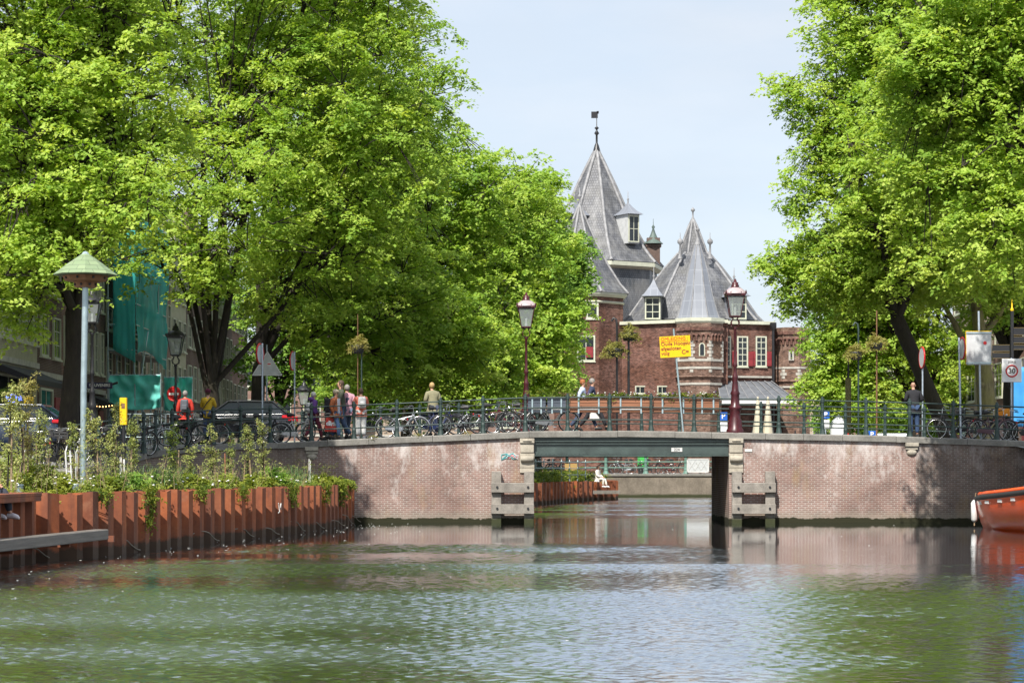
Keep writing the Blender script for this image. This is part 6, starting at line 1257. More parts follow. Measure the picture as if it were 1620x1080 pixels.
# ------------------------------------------------------------------ car and van
mat('car_black', (.012, .013, .016), .12, 0, coat=1.0); mat('car_blue', (.02, .035, .07), .2, coat=1.0); mat('car_white', (.7, .71, .72), .3, coat=.5); mat('tail_red', (.5, .01, .02), .2); mat('car_glass', (.02, .025, .03), .05)
def car(label, px_rear, Y, z, rz, m, L=4.2, Wd=1.76, H=1.50, sc=1.0, name='parked_car', cat='car'):
    """hatchback: nose towards -X, tail at +X"""
    t = thing(name, label, cat, (ax(px_rear, Y) - (L / 2) * math.cos(rz), Y, z), rz); hw = Wd / 2; a = L / 2
    # stations along x: bottom, belt, half width at belt
    st = [(-a, .38, .62, .60), (-a + .12, .28, .72, .76), (-a + .7, .24, .86, hw - .02), (-a + 1.35, .22, .95, hw), (0, .22, .98, hw), (a - 1.0, .22, 1.02, hw), (a - .35, .26, 1.04, hw - .03), (a - .06, .30, .98, hw - .10), (a, .42, .80, hw - .18)]
    mb = MB(); vs = []
    for x, zb_, zt_, w in st: vs += [(x, -w * .94, zb_), (x, -w, (zb_ + zt_) * .5), (x, -w * .97, zt_ - .06), (x, -w * .88, zt_), (x, w * .88, zt_), (x, w * .97, zt_ - .06), (x, w, (zb_ + zt_) * .5), (x, w * .94, zb_)]
    fs = [];n = len(st)
    for i in range(n - 1):
        for k in range(8): fs.append((i * 8 + k, i * 8 + (k + 1) % 8, (i + 1) * 8 + (k + 1) % 8, (i + 1) * 8 + k))
    fs += [tuple(range(8)), tuple(reversed(range((n - 1) * 8, n * 8)))]; mb.add(vs, fs, 0, True); body = mb.build('body', m, t)
    body.modifiers.new('b', 'BEVEL').width = .02
    gs = [(-a + 1.25, .94, .94, hw * .86), (-a + 2.0, .98, H - .06, hw * .74), (-a + 2.5, .98, H, hw * .74), (a - .75, 1.0, H - .05, hw * .74), (a - .22, 1.02, 1.10, hw * .80)]
    mb = MB(); vs = []
    for x, zb_, zt_, w in gs: vs += [(x, -hw * .88, zb_), (x, -w, zt_ - .03), (x, -w * .9, zt_), (x, w * .9, zt_), (x, w, zt_ - .03), (x, hw * .88, zb_)]
    n = len(gs); fs = [(i * 6 + k, i * 6 + k + 1, (i + 1) * 6 + k + 1, (i + 1) * 6 + k) for i in range(n - 1) for k in range(5)]; mb.add(vs, fs + [tuple(range(6)), tuple(reversed(range((n - 1) * 6, n * 6)))], 0); mb.build('windows', 'car_glass', t)
    mb = MB(); mb.add([(-a + 1.98, -hw * .70, H - .035), (-a + 2.5, -hw * .70, H + .015), (a - .70, -hw * .70, H - .03), (a - .70, hw * .70, H - .03), (-a + 2.5, hw * .70, H + .015), (-a + 1.98, hw * .70, H - .035)], [(0, 1, 4, 5), (1, 2, 3, 4)]); r_ = mb.build('roof', m, t); r_.modifiers.new('s', 'SOLIDIFY').thickness = .05
    for s in (-1, 1):
        mb = MB()
        for x0, x1 in ((-a + 1.3, -a + 2.0), (a - .75, a - .25)): mb.tube((x0, s * hw * .87, .97), (x1, s * hw * .75, H - .05) if x0 < 0 else (x1, s * hw * .86, 1.04), .028) if x0 < 0 else mb.tube((x0, s * hw * .75, H - .06), (x1, s * hw * .83, 1.06), .035)
        mb.tube((.25, s * hw * .885, .98), (.22, s * hw * .75, H - .04), .025); mb.tube((-a + 1.98, s * hw * .75, H - .04), (a - .75, s * hw * .75, H - .05), .03); mb.build('pillars', m, t)
    mb = MB()
    for s in (-1, 1): mb.tube((-a + 1.4, s * hw * .90, 1.0), (a - .4, s * hw * .90, 1.03), .012)
    mb.build('trim', 'chrome', t)
    for x in (-a + .85, a - .80):
        for s in (-1, 1):
            mb = MB(); mb.tube((x, s * (hw - .19), .32), (x, s * (hw + .012), .32), .32, .32, 20); w = mb.build('wheel', 'rubber', t, bevel=.02); mb = MB(); mb.tube((x, s * (hw + .012), .32), (x, s * (hw + .02), .32), .06, .05, 10)
            for k in range(5):
                a_ = k * 1.2566; mb.path([(x, s * (hw + .02), .32), (x + .2 * math.cos(a_), s * (hw + .022), .32 + .2 * math.sin(a_))], [.035, .02], 5)
            mb.path([(x + .205 * math.cos(i * .393), s * (hw + .018), .32 + .205 * math.sin(i * .393)) for i in range(17)], .016, 5); mb.build('rim', 'chrome', w)
    for s in (-1, 1):
        mb = MB(); mb.box((a - .10, s * (hw - .17), .88), (.22, .20, .20)); mb.box((a - .26, s * (hw - .07), .93), (.30, .09, .12)); mb.build('tail_light', 'tail_red', t, bevel=.03)
        mb = MB(); mb.box((-a + .16, s * (hw - .26), .66), (.2, .3, .12)); mb.build('headlight', 'sign_white', t, bevel=.03)
        mb = MB(); mb.box((-a + 1.55, s * (hw + .08), 1.02), (.12, .2, .14)); mb.build('mirror', m, t, bevel=.03)
        for xx in (.1, .95): mb = MB(); mb.box((xx, s * (hw + .005), .86), (.18, .03, .03)); mb.build('door_handle', 'chrome', t)
    mb = MB(); mb.box((a + .005, 0, .70), (.02, .5, .11)); mb.build('licence_plate', 'sign_yellow', t)
    t.scale = (sc,) * 3; return t
car('dark hatchback with red tail light parked behind the left end of the bridge railing', 468, 80.0, az(702, 80), 0, 'car_black', 4.3, 1.78, 1.52)
car('blue car half hidden by the tree trunk and bicycles at the left', 112, 69, az(716, 69), 0, 'car_blue', 4.0, 1.75, 1.48)
t = thing('white_van', 'white flatbed van far away right of the gatehouse', 'van', (ax(1400, 165), 165, 1.5)); mb = MB(); mb.box((0, 0, 1.9), (2.6, 4, 2.0)); mb.build('cargo_box', 'car_white', t, bevel=.08)
mb = MB(); mb.prism([(1.3, .5), (2.9, .5), (2.95, 1.3), (2.3, 2.3), (1.3, 2.4)], -1.2, 1.2, 'y'); cb = mb.build('cab', 'car_white', t, bevel=.06); mb = MB(); mb.box((1.9, -1.21, 1.75), (.8, .03, .6)); mb.build('window', 'car_glass', cb)
for x in (-.7, 2.2): mb = MB(); mb.tube((x, -1.6, .42), (x, -1.2, .42), .42, .42, 16); mb.build('wheel', 'rubber', t)
mb = MB(); mb.box((.2, 0, .75), (5.4, 2.2, .3)); mb.build('chassis', 'black_metal', t)
# small street furniture on the square, right side
for px, Y, yt, m, lab in ((1342, 100, 598, 'pale_bark', 'slim pale wooden post right of the gatehouse'), ):
    t, h = pole_thing('wooden_post', lab, px, Y, yt, street_z(Y), .13, m, 'post'); mb = MB(); mb.tube((0, 0, h), (0, 0, h + .9), .05, .03, 8); mb.build('tip', 'black_metal', t)
t = thing('bollard', 'white bollard with a red panel right of the gatehouse', 'bollard', (ax(1327, 95), 95, street_z(95))); hb = az(655, 95) - street_z(95); mb = MB(); mb.lathe([(.38, 0), (.36, hb * .75), (.28, hb * .86), (.1, hb * .95), (.001, hb)], 12); mb.build('body', 'car_white', t); mb = MB(); mb.box((.26, -.3, hb * .35), (.22, .06, hb * .5)); mb.build('panel', 'sign_red', t)
for px, Y, yt, lab in ((1306, 92, 650, 'blue parking sign beside the white bollard'), (1144, 84, 652, 'blue parking sign just left of the right lamp post'), (1379, 90, 681, 'low blue parking sign behind the railing')):
    t, h = pole_thing('parking_sign', lab, px, Y, yt, 2.2, .03); mb = MB(); mb.box((0, -.05, 0), (.30, .03, .30)); o = mb.build('sign_plate', 'sign_blue', t); o.location = (0, 0, h - .15); text_obj('sign_text', 'P', .27, 'sign_white', o, (0, -.07, 0), (R(90), 0, 0), bold=.006)
    mb = MB(); mb.box((0, -.05, -.38), (.3, .02, .36)); mb.build('lower_plate', 'sign_white', o)
mb = MB(); x0 = ax(1603, 82)
t = thing('blue_tarpaulin', 'bright blue tarpaulin hanging behind the direction boards at the right edge', 'tarpaulin', (x0, 82, 3.0)); cloth(lambda u, v: (Vector((1.2 * u, .05, .3 + 2.15 * v)), Vector((0, -1, 0))), 14, 10, 'cloth', 'tarp_blue', t, None, .04, 3)
mb = MB(); mb.tube((0, .1, -.3), (0, .1, 2.5), .03); mb.tube((1.2, .1, -.3), (1.2, .1, 2.5), .03); mb.build('frame', 'steel_grey', t)
# things on the far quay seen under the bridge
mat('box_green', (.06, .45, .08), .6, 0, .1, 3); mat('tan_cloth', (.5, .33, .12), .8)
t = thing('green_box', 'bright green box on the far quay between the bicycles', 'box', (ax(1017, 152.5), 152.5, 1.5)); mb = MB(); mb.box((0, 0, .85), (.7, .5, .9)); mb.build('body', 'box_green', t, bevel=.03); mb = MB(); mb.box((0, 0, .2), (.6, .4, .4)); mb.build('base', 'black_metal', t)
t = thing('panel_fence', 'white-grey panel with crossed lines on the far quay railing', 'panel', (ax(1104, 149.1), 149.05, 1.65)); mb = MB(); mb.box((0, 0, .42), (1.45, .06, .9)); b = mb.build('panel', 'sign_back', t); mb = MB()
for s in (-1, 1): mb.box((s * .7, -.04, .42), (.06, .03, .9)); mb.box((0, -.04, .42 + s * .43), (1.45, .03, .06))
for i in range(3): mb.tube((-.6 + i * .4, -.045, .1), (-.2 + i * .4, -.045, .75), .012, .012, 4); mb.tube((-.2 + i * .4, -.045, .1), (-.6 + i * .4, -.045, .75), .012, .012, 4)
mb.build('lattice', 'white_paint', b)
for i, px in enumerate((897, 906)):
    t = thing('garden_chair', 'tan garden chair under the bridge view, %s of the two' % ('left' if i == 0 else 'right'), 'chair', (ax(px, 138), 138, 1.08), R(20), 'tan chairs'); mb = MB(); mb.box((0, 0, .45), (.45, .45, .05)); mb.build('seat', 'tan_cloth', t)
    mb = MB(); mb.box((0, -.22, .78), (.45, .05, .6)); mb.build('backrest', 'tan_cloth', t)
    for a in (-1, 1):
        for b in (-1, 1): mb = MB(); mb.tube((a * .2, b * .2, 0), (a * .2, b * .2, .45), .02); mb.build('leg', 'black_metal', t)
railing('thin grey fence above the far rusty piling', [(ax(846, 118), 118), (ax(935, 131), 131)], lambda p: 1.1, [0.2, 2, 4, 6, 8, 10, 12], h=(1.1, .75, .4), m='steel_grey', r=.02, pm='steel_grey', pw=.03).name = 'garden_fence'
# ------------------------------------------------------------------ orange boat moored at the right
mat('boat_orange', (.95, .10, .008), .3, 0, .10, 1.6, coat=.25); mat('boat_white', (.72, .72, .7), .4); mat('boat_bottom', (.02, .015, .015), .5)
bt_ = thing('orange_boat', 'orange-red open boat with black rubber rim moored at the right edge', 'boat', (14.55, 69.6, 0), R(9.5)); Lb = 9.0; Bm = 1.22
mb = MB(); NS = 22; prof = []
def bsec(s):     # s 0 (stern, far) .. 1 (bow)
    w = Bm * (min(1, s / .30) ** .5 if s < .30 else 1) * (1 if s < .62 else max(0.02, 1 - ((s - .62) / .38) ** 2.2)); zt_ = .92 + .52 * max(0, (s - .12)) ** 1.15 + .04 * (1 - s) ** 4; return max(w, .02), zt_
vs = []; M5 = 9
for i in range(NS + 1):
    s = i / NS; w, zt_ = bsec(s); y = -s * Lb
    for k in range(-M5, M5 + 1):
        u = abs(k) / M5; ang = u * math.pi / 2; x = w * (math.sin(ang) ** .75) * (.93 + .07 * u); z = -.35 + (zt_ + .35) * (1 - math.cos(ang)) ** .85
        yy_ = y + (-.12 if s < .05 else 0) * (1 - u) - (.5 * (1 - u) * (1 if s > .9 else 0) * -1 * (s - .9) * 10); vs.append(((1 if k > 0 else -1 if k < 0 else 0) * x, yy_, z))
k5 = 2 * M5 + 1; mb.add(vs, [(i * k5 + j, i * k5 + j + 1, (i + 1) * k5 + j + 1, (i + 1) * k5 + j) for i in range(NS) for j in range(k5 - 1)], 0, True); mb.add(vs[:k5], [tuple(range(k5))], 0, True)
hull = mb.build('hull', 'boat_orange', bt_, recalc=False); hm = hull.modifiers.new('t', 'SOLIDIFY'); hm.thickness = .03; hm.offset = 0
rimp = [(-bsec(i / 20)[0] * 1.0, -i / 20 * Lb, bsec(i / 20)[1] - .06) for i in range(20, -1, -1)]; rimp2 = [(-x, y, z) for x, y, z in reversed(rimp)]
mb = MB(); mb.path(rimp + [(-.01, .13, rimp[-1][2])] + rimp2, .075, 8); mb.build('rubber_rim', 'rubber', bt_)
mb = MB(); mb.path([(x * .9, y - .06, z + .11) for x, y, z in rimp] + [(0, -.05, rimp[-1][2] + .11)] + [(x * .9, y - .06, z + .11) for x, y, z in rimp2], [.07] * 43, 6); mb.build('gunwale', 'boat_orange', bt_)
mb = MB(); dk = [(-bsec(i / 20)[0] * .86, -i / 20 * Lb - .1, bsec(i / 20)[1] + .05) for i in range(0, 19)]; vs = dk + [(-x * 1, y, z) for x, y, z in dk]; n = len(dk); vs = dk + [(-x, y, z) for x, y, z in dk]
mb.add(vs, [(i, i + 1, n + i + 1, n + i) for i in range(4)] ); mb.build('stern_deck', 'boat_white', bt_)
mb = MB(); mb.add([(x * .95, y, z - .5) for x, y, z in vs[4:n]] + [(x * .95, y, z - .5) for x, y, z in vs[n + 4:]], [(i, i + 1, n - 4 + i + 1, n - 4 + i) for i in range(n - 5)]); mb.build('floor', 'boat_white', bt_)
mb = MB(); mb.ball((0.2, -4.2, 1.2), .5, 12, sx=1.3, sy=2.0, sz=.8); mb.build('cover', 'tarp_blue', bt_)
# registration plates along the side
for i, s in enumerate((.26, .34, .45, .56)):
    w, zt_ = bsec(s); mb = MB(); mb.box((0, 0, 0), (.02, .30, .09)); p = mb.build('name_plate', 'boat_white', bt_); p.location = (-w * 1.0 - .0, -s * Lb, zt_ - .22)
t = thing('fender', 'white cylindrical fender hanging from the rim of the orange boat', 'fender', (ax(1541.5, 68.6), 68.6, 0)); mb = MB(); mb.lathe([(.02, .16), (.07, .20), (.10, .24), (.105, .74), (.07, .80), (.025, .84)], 12); mb.build('float', 'boat_white', t); mb = MB(); mb.tube((0, 0, .84), (.05, 0, 1.05), .012); mb.tube((0, 0, .06), (0, 0, .16), .02); mb.build('rope', 'stake_wood', t)

# ------------------------------------------------------------------ planted bed on the left
def pile_x(Y): return interp(Y, [(y, x) for x, y in PILE])
rng = np.random.default_rng(77)
def scatter(n, y0, y1, spread, zlo, zhi):
    Y = rng.uniform(y0, y1, n); X = np.array([pile_x(y) for y in Y]) - np.abs(rng.normal(0, spread, n)) + .1; Z = rng.uniform(zlo, zhi, n); return np.stack([X, Y, Z], 1)
C = scatter(560, 38, 74, 1.0, 1.18, 1.34); C[:, 2] += np.clip(rng.normal(0, .07, len(C)), -.02, .3); o = leaves_mesh('ground_cover', C, rng.uniform(.12, .26, len(C)), 26, .035, 'leaf_garden', None, rng, tint0=np.clip(rng.normal(.6, .15, len(C)) + .28 * np.sin(C[:, 1] * 1.1) * np.sin(C[:, 1] * .37 + 1), 0, 1)); o['kind'] = 'stuff'; tag(o, 'low yellow-green ground cover along the top of the rusty piling', 'plants')
def bush(label, px, Y, w, h, dens=26, m='leaf_garden', tint=.6, z=1.22, seed=0, size=.042):
    rg = np.random.default_rng(seed + 900); t = thing('shrub', label, 'shrub', (ax(px, Y), Y, z), 0, 'shrubs in the planted bed'); n = int(70 * w * h * 2.2) + 12
    a = rg.uniform(0, 6.28, n); q = rg.uniform(0, 1, n) ** .5; el = rg.uniform(0, 1, n) ** .7
    C = np.stack([w / 2 * q * np.cos(a), w / 2 * q * np.sin(a), h * el * (1.05 - .6 * q ** 2)], 1); leaves_mesh('foliage', C, rg.uniform(.07, .15, n), dens, size, m, t, rg, tint0=np.clip(rg.normal(tint, .18, n), 0, 1))
    mb = MB()
    for i in range(min(18, n)): mb.path([(0, 0, 0), (C[i][0] * .5, C[i][1] * .5, C[i][2] * .6), tuple(C[i])], [.014, .009, .004], 4)
    mb.build('stems', 'bark', t); return t
for i, (px, Y, w, h, m, ti, lab) in enumerate([(65, 46, 1.0, .62, 'leaf_garden', .7, 'bright green shrub left of the nest tower pole'), (95, 46, .8, .42, 'leaf_garden', .9, 'yellow-green mound beside the nest tower pole'), (38, 45, .9, .45, 'leaf_garden', .85, 'yellow-green mound at the left end of the bed'), (208, 51, .9, .5, 'leaf_dark', .6, 'dark green shrub right of the nest tower pole'), (165, 49, .9, .45, 'leaf_garden', .55, 'low green shrub with white flowers right of the nest tower'),
   (255, 54, .8, .42, 'leaf_dark', .5, 'dark leafy shrub in the middle of the bed'), (300, 57, .9, .42, 'leaf_garden', .6, 'low shrub below the yellow raincoat'), (405, 61, .9, .42, 'leaf_garden', .7, 'green shrub below the car'), (432, 64, .9, .60, 'leaf_dark', .6, 'fern-like dark shrub near the bridge wall'), (512, 70, 1.2, .38, 'leaf_garden', .8, 'yellow-green shrub nearest the bridge wall'), (535, 72.5, .9, .3, 'leaf_garden', .85, 'low yellow shrub at the end of the piling'), (355, 59, .8, .4, 'leaf_garden', .75, 'low yellow-green shrub below the railing posts'), (20, 47, 1.2, .9, 'leaf_sage', .6, 'grey-green shrub at the left edge')]):
    bush(lab, px, Y, w, h, 28, m, ti, seed=i)
def sapling(label, px, Y, H_, seed, m='leaf_sage', stake=True, z=1.22, w=.45, tint=.6, dens=1.0):
    H = H_ * 1.12; rg = np.random.default_rng(seed + 300); rd = random.Random(seed); t = thing('sapling', label, 'young tree', (ax(px, Y), Y, z), 0, 'saplings in the planted bed'); pts = []; mb = MB(); top = Vector((rd.uniform(-.12, .12), 0, H))
    mb.path([(0, 0, 0), (rd.uniform(-.05, .05), 0, H * .5), top], [.02, .014, .005], 5)
    for _ in range(int(15 * H * dens)):
        k = rd.uniform(.28, .97); a = Vector((top.x * k, 0, H * k)); ang = rd.uniform(0, 6.28); ln = w * rd.uniform(.4, 1.0) * (1.15 - k * .6); e = a + Vector((math.cos(ang) * ln * .6, math.sin(ang) * ln * .6, ln * rd.uniform(.5, 1.2)))
        mb.path([a, e], [.007, .003], 4)
        for q in (.35, .5, .65, .8, .92, 1.0): pts.append(a.lerp(e, q))
    mb.build('stem', 'bark', t); C = np.array([tuple(p) for p in pts]); n = len(C)
    leaves_mesh('foliage', C, rg.uniform(.04, .09, n), 6, .027, m, t, rg, tint0=np.clip(rg.normal(tint, .2, n), 0, 1), shape=.5)
    if stake: s_ = MB(); s_.tube((.06, .05, 0), (.05 + rd.uniform(-.06, .06), .05, H * .62), .022, .02, 6); s_.build('stake', 'stake_wood', t)
for i, (px, Y, H, m, ti, lab) in enumerate([(12, 44, 1.75, 'leaf_sage', .8, 'tall pale-leaved sapling at the left edge'), (33, 45, 1.95, 'leaf_sage', .8, 'tallest pale-leaved sapling left of the nest tower'), (56, 47, 1.5, 'leaf_sage', .6, 'thin sapling second from the left edge'), (150, 50, 1.55, 'leaf_sage', .8, 'pale sapling just right of the nest tower pole'), (118, 50, 1.3, 'leaf_sage', .5, 'thin grey-green sapling behind the nest tower pole'), (178, 52, 1.7, 'leaf_sage', .7, 'bushy pale sapling in front of the souvenir sign'), (208, 54, 1.5, 'leaf_sage', .5, 'sapling leaning right in front of the yellow post box'), (276, 57, 1.45, 'leaf_garden', .4, 'sapling with dense grey-green leaves below the red jacket'), (335, 60, 1.45, 'leaf_sage', .6, 'pale sapling below the yellow raincoat'), (362, 61, 1.15, 'leaf_sage', .4, 'short sapling left of the row of bare stakes'), (392, 62, 1.5, 'leaf_sage', .6, 'sapling in front of the car door'), (416, 63, 1.6, 'leaf_sage', .7, 'sapling in front of the round sign pole'), (300, 58, 1.0, 'leaf_sage', .6, 'small sapling between the two jackets')]):
    sapling(lab, px, Y, H, i, m, tint=ti)
# sapling that kept its dead orange leaves
sapling('sapling with withered orange leaves near the left edge', 39, 45.6, 2.1, 77, 'leaf_basket', tint=1.0)
for i, (px, Y, h, tl, lab) in enumerate([(357, 60, .95, .02, 'reddish stake beside the row of saplings'), (372, 61.5, 1.0, .16, 'leaning pale stake in the row near the car'), (386, 62, .85, -.03, 'upright pale stake in the row near the car'), (208, 53, 1.0, 0, 'pale stake right of the nest tower'), (398, 63, .8, .05, 'shorter pale stake nearest the round sign pole')]):
    mb = MB(); mb.tube((0, 0, 0), (-tl, 0, h), .024, .02, 7); o = mb.build('stake', 'stake_wood' if i else 'orange_wood'); o.location = (ax(px, Y), Y, 1.22); tag(o, lab, 'stake', 'stakes in the planted bed')
for px, Y, h, w, lab in ((191, 52, .80, .10, 'pair of white marker boards right of the nest tower'), (489, 68.5, .85, .05, 'white marker pole in front of the bridge wall'), (120, 48, .9, .03, 'slim white marker pole left of the nest tower pole')):
    mb = MB(); mb.box((0, 0, h / 2), (w * .45, .02, h)); mb.box((w * .7, .03, h / 2 - .02), (w * .4, .02, h - .05)); o = mb.build('marker_pole', 'white_paint'); o.location = (ax(px, Y), Y, 1.22); tag(o, lab, 'marker')
# long grass tufts
def tuft(label, px, Y, n, h, seed):
    rg = np.random.default_rng(seed); V = []; Fc = []; base = (ax(px, Y), Y, 1.22)
    for i in range(n):
        a = rg.uniform(0, 6.28); b = np.array([rg.normal(0, .22), rg.normal(0, .15), 0]); d = np.array([math.cos(a), math.sin(a), 0]) * h * rg.uniform(.15, .6); hh = h * rg.uniform(.6, 1.1); w = .008; sd_ = np.array([-math.sin(a), math.cos(a), 0]) * w; k = len(V)
        for q in (0, .4, .75, 1): p = b + d * q ** 2 + np.array([0, 0, hh * (q - .18 * q ** 3)]); ww = sd_ * (1 - q * .85); V += [tuple(p - ww), tuple(p + ww)]
        for q in range(3): Fc.append((k + 2 * q, k + 2 * q + 1, k + 2 * q + 3, k + 2 * q + 2))
    mb = MB(); mb.add(V, Fc); o = mb.build('grass_tuft', 'grass_blade', recalc=False); o.location = base; tag(o, label, 'grass', 'tall grass tufts in the planted bed')
mat('grass_blade', (.10, .19, .05), .6, 0, .3, 3)
for i, (px, Y, lab) in enumerate([(225, 53, 'tall grass tuft right of the dark shrub'), (245, 55, 'tall grass tuft below the curved railing'), (262, 56, 'dense grass tuft below the red jacket'), (285, 57.5, 'grass tuft between the saplings'), (432, 65, 'arching grass tuft near the bridge wall'), (455, 67, 'arching grass tuft in front of the bridge wall'), (470, 68, 'grass tuft left of the white marker pole'), (185, 51, 'grass tuft below the souvenir sign')]): tuft(lab, px, Y, 110, .75, 40 + i)
# tangled wild growth between the saplings
def wild(n):
    rg = np.random.default_rng(4); P = []; mb = MB()
    for i in range(n):
        y = rg.uniform(41, 73); x = pile_x(y) - rg.uniform(.1, 2.2); h = rg.uniform(.3, .85) * (1.25 if y < 52 else 1); lx, ly = rg.normal(0, .16, 2); top = Vector((x + lx, y + ly, 1.22 + h)); b = Vector((x, y, 1.2)); mid = b.lerp(top, .55) + Vector((rg.normal(0, .04), 0, 0)); mb.path([b, mid, top], [.007, .005, .002], 3, caps=False)
        for q in rg.uniform(.3, 1, rg.integers(3, 8)): P.append(b.lerp(top, q) + Vector(rg.normal(0, .05, 3)))
    o = mb.build('undergrowth_stems', 'stake_wood'); tag(o, 'thin dry stems in the planted bed', 'plants', kind='stuff'); C = np.array([tuple(p) for p in P]); l = leaves_mesh('undergrowth', C, rg.uniform(.03, .11, len(C)), 7, .028, 'leaf_sage', None, rg, tint0=np.clip(rg.normal(.5, .3, len(C)), 0, 1), shape=.45); tag(l, 'wild leafy growth between the saplings', 'plants', kind='stuff')
wild(330)
# small white flowers
mb = MB()
for _ in range(55): y = random.uniform(42, 73); x = pile_x(y) - abs(random.gauss(.15, .4)); mb.ball((x, y, random.uniform(1.32, 1.6)), random.uniform(.018, .035), 5, sz=.6)
o = mb.build('flowers', 'flower_white'); tag(o, 'scattered small white flowers in the planted bed', 'flowers', kind='stuff')
# ivy hanging down the piling
def ivy(label, Y, w, drop, seed):
    rg = np.random.default_rng(seed); n = int(60 * w * drop) + 22; strands = rg.uniform(-w / 2, w / 2, 7); si = rg.integers(0, 7, n); Ln = rg.uniform(.35, 1, 7) * drop; q = rg.uniform(0, 1, n) ** 1.3
    yy_ = strands[si] + rg.normal(0, .07, n) + .12 * np.sin(q * 6 + si); X = .10 + rg.normal(0, .07, n) + .25; Z = -q * Ln[si]; C = np.stack([X, yy_, Z + .08], 1)
    t = thing('hanging_ivy', label, 'ivy', (pile_x(Y), Y, 1.28), 0, 'ivy hanging over the piling'); leaves_mesh('foliage', C, rg.uniform(.04, .09, n), 11, .03, 'leaf_garden', t, rg, tint0=np.clip(rg.normal(.55, .25, n), 0, 1), up=.1)
    mb = MB()
    for i in range(7): mb.path([(0, strands[i], .02), (.30, strands[i], 0), (.32, strands[i] + .05, -Ln[i] * .5), (.32, strands[i] - .04, -Ln[i])], .006, 4)
    mb.build('stems', 'bark', t)
for Y, w, d, s_, lab in ((48.6, 1.1, 1.0, 1, 'longest ivy trail hanging down the piling right of the nest tower'), (45.3, .7, .35, 2, 'short ivy fringe below the nest tower pole'), (53, .9, .45, 3, 'ivy fringe below the middle of the bed'), (56.5, .9, .55, 4, 'ivy trail below the yellow raincoat'), (61.5, 1.0, .7, 5, 'ivy trail on the piling below the car'), (66.5, 1.4, .6, 6, 'ivy trail left of the last piling ribs'), (70.5, 1.6, .75, 7, 'thick ivy trail near the end of the piling'), (73, .9, .35, 8, 'ivy fringe at the very end of the piling')): ivy(lab, Y, w, d, s_)
# mooring ropes looping along the waterline
mat('rope', (.26, .23, .18), .9)
for i, (Y, lab) in enumerate([(41.5, 'rope loop at the waterline by the left edge'), (46.2, 'rope loop below the nest tower'), (52.5, 'rope loop below the ivy trail'), (56, 'rope loop in the middle of the piling'), (58.2, 'double rope loop right of the middle of the piling'), (61.5, 'rope loop below the saplings'), (64.5, 'rope loop below the car'), (67.5, 'rope loop third from the bridge wall'), (70.2, 'rope loop second from the bridge wall'), (72.8, 'rope loop nearest the bridge wall')]):
    x = pile_x(Y) + .44; mb = MB(); a_ = random.uniform(.38, .55); hh_ = random.uniform(.18, .30); mb.path([(-.42 + a_ * q / 7, .10 * q, .05 + hh_ * math.sin(math.pi * q / 10)) for q in range(8)] + [(-.42 + a_ + .02 * q, .7 + .14 * q, .05 + hh_ * .81 * (1 - q / 6) ** 1.6) for q in range(1, 7)], .014, 5); o = mb.build('mooring_rope', 'rope'); o.location = (x, Y, 0); tag(o, lab, 'rope', 'ropes along the piling')
# bollards on the cap at the left
for px, Y, lab in ((31, 44.5, 'short grey steel tube standing in the bed at the left'), (119, 46, 'short grey steel tube standing beside the ladder')):
    mb = MB(); mb.tube((0, 0, 0), (0, 0, .22), .075, .075, 12); mb.lathe([(.085, .2), (.085, .225), (.001, .23)], 12); o = mb.build('steel_tube', 'steel_grey'); o.location = (ax(px, Y), Y, 1.22); tag(o, lab, 'tube')
# garden on the far piling
def pile2_x(Y): return interp(Y, [(y, x) for x, y in PILE2])
Y2 = rng.uniform(112, 133, 420); X2 = np.array([pile2_x(y) for y in Y2]) - np.abs(rng.normal(0, .8, 420)); C = np.stack([X2, Y2, rng.uniform(1.1, 1.75, 420)], 1)
o = leaves_mesh('far_ground_cover', C, rng.uniform(.18, .38, 420), 26, .06, 'leaf_garden', None, rng, tint0=np.clip(rng.normal(.5, .22, 420), 0, 1)); tag(o, 'bright plants along the top of the far rusty piling', 'plants', kind='stuff')
# petals and leaves adrift on the water
mb = MB(); rg = np.random.default_rng(12)
for _ in range(170):
    y = 18 + 56 * rg.random() ** .8; x = (pile_x(y) + abs(rg.normal(.5, 1.6))) if rg.random() < .9 else rg.uniform(-6, 15) * y / 75
    a = rg.uniform(0, 3.14); w = rg.uniform(.012, .032); mb.add([(x + w * math.cos(a + q * 1.57) * (1 if q % 2 else .6), y + w * math.sin(a + q * 1.57), .012) for q in range(4)], [(0, 1, 2, 3)])
o = mb.build('floating_petals', 'flower_white', recalc=False); o.modifiers.new('t', 'SOLIDIFY').thickness = .004; tag(o, 'pale petals and bits drifting on the canal', 'litter', kind='stuff')
# weeds in the coping joints
for px, lab in ((590, 'tuft of yellow weeds on the coping left of the khaki-jacketed man'), (663, 'small weed on the coping below the silver bicycle'), (738, 'tiny weed on the coping below the black bicycles')):
    rg = np.random.default_rng(int(px)); n = 14; C = np.stack([rg.normal(0, .08, n), rg.normal(0, .03, n), rg.uniform(-.02, .10, n)], 1); o = leaves_mesh('weed', C, rg.uniform(.02, .05, n), 8, .022, 'leaf_basket', None, rg, tint0=rg.uniform(.3, .8, n)); x = ax(px, 74.95); o.location = (x, 74.95, cap_z(x)); tag(o, lab, 'weed')
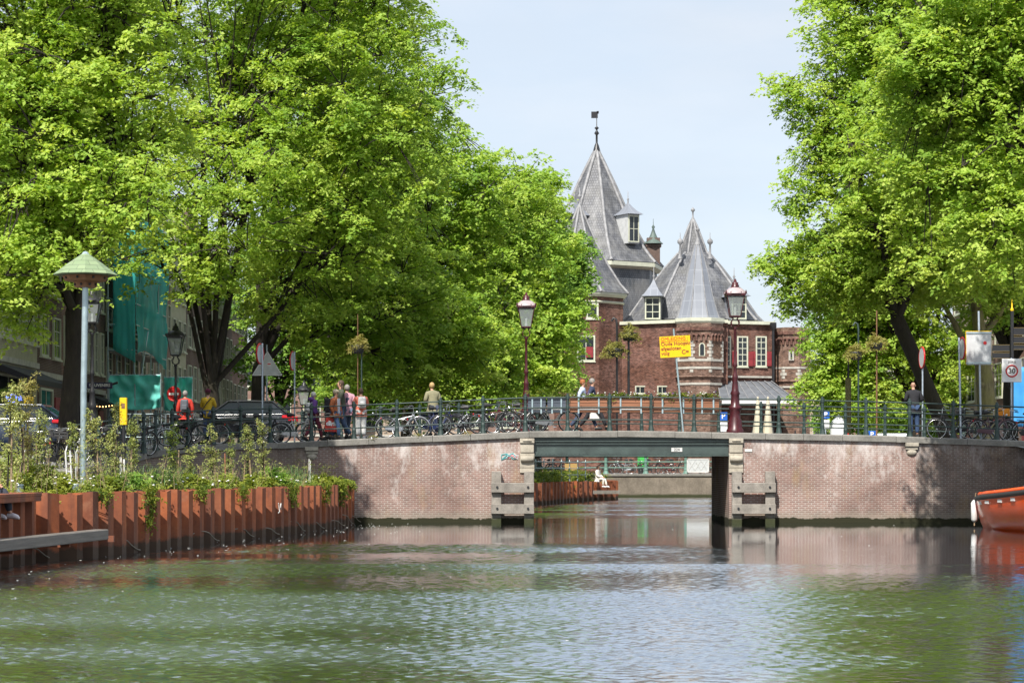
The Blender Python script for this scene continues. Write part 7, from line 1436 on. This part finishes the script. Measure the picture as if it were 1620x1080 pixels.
# graffiti patch and small plates on the bridge wall
mat('graffiti_teal', (.1, .4, .42), .7); mat('graffiti_red', (.5, .12, .15), .7)
t = thing('graffiti', 'small teal and red paint scribble on the bricks left of the opening', 'graffiti', (ax(808, 75), 74.99, az(722, 75))); 
for m_, ph, s_ in (('graffiti_teal', 0, 1), ('graffiti_red', 2, .6), ('white_paint', 4, .8)):
    mb = MB(); mb.path([(.25 * s_ * math.cos(ph + i * .9) + (.06 if ph else -.08), -.006 + .001 * ph, .12 * s_ * math.sin(ph * 2 + i * 1.7)) for i in range(12)], .016, 4); mb.build('paint_stroke', m_, t)
for px, py, lab in ((1184, 712, 'small white plate on the bricks right of the opening'),):
    mb = MB(); mb.box((0, 0, 0), (.24, .02, .09)); o = mb.build('wall_plate', 'white_paint'); o.location = (ax(px, 75), 74.985, az(py, 75)); tag(o, lab, 'plate')
# white scrawl on the rusty piling
t = thing('graffiti', 'white scrawled letters on the rusty piling', 'graffiti', (pile_x(59.5) + .44, 59.4, .75)); mb = MB(); mb.path([(0, 0, .12), (.02, .1, -.1), (.0, .0, -.14)], .016, 4); mb.path([(.03, .35, .1), (.03, .2, 0), (.03, .4, -.05)], .016, 4); mb.build('paint_stroke', 'white_paint', t)

def split_loose(o):
    """pieces that do not touch become parts of their own"""
    bm = bmesh.new(); bm.from_mesh(o.data); bm.verts.ensure_lookup_table(); seen = set(); isl = []
    for v in bm.verts:
        if v.index in seen: continue
        st = [v]; cur = set()
        while st:
            q = st.pop()
            if q.index in cur: continue
            cur.add(q.index); st += [e.other_vert(q) for e in q.link_edges]
        seen |= cur; isl.append(cur)
    bm.free()
    if len(isl) < 2: return
    for k, s in enumerate(isl):
        me = o.data.copy(); b2 = bmesh.new(); b2.from_mesh(me); b2.verts.ensure_lookup_table(); bmesh.ops.delete(b2, geom=[v for v in b2.verts if v.index not in s], context='VERTS'); b2.to_mesh(me); b2.free()
        if k == 0: first = me
        else: c = o.copy(); c.data = me; COL.objects.link(c)
    o.data = first
for o in [o for o in bpy.data.objects if o.type == 'MESH' and o.name.split('.')[0] in ('clamp', 'entry_hole', 'bracket')]: split_loose(o)
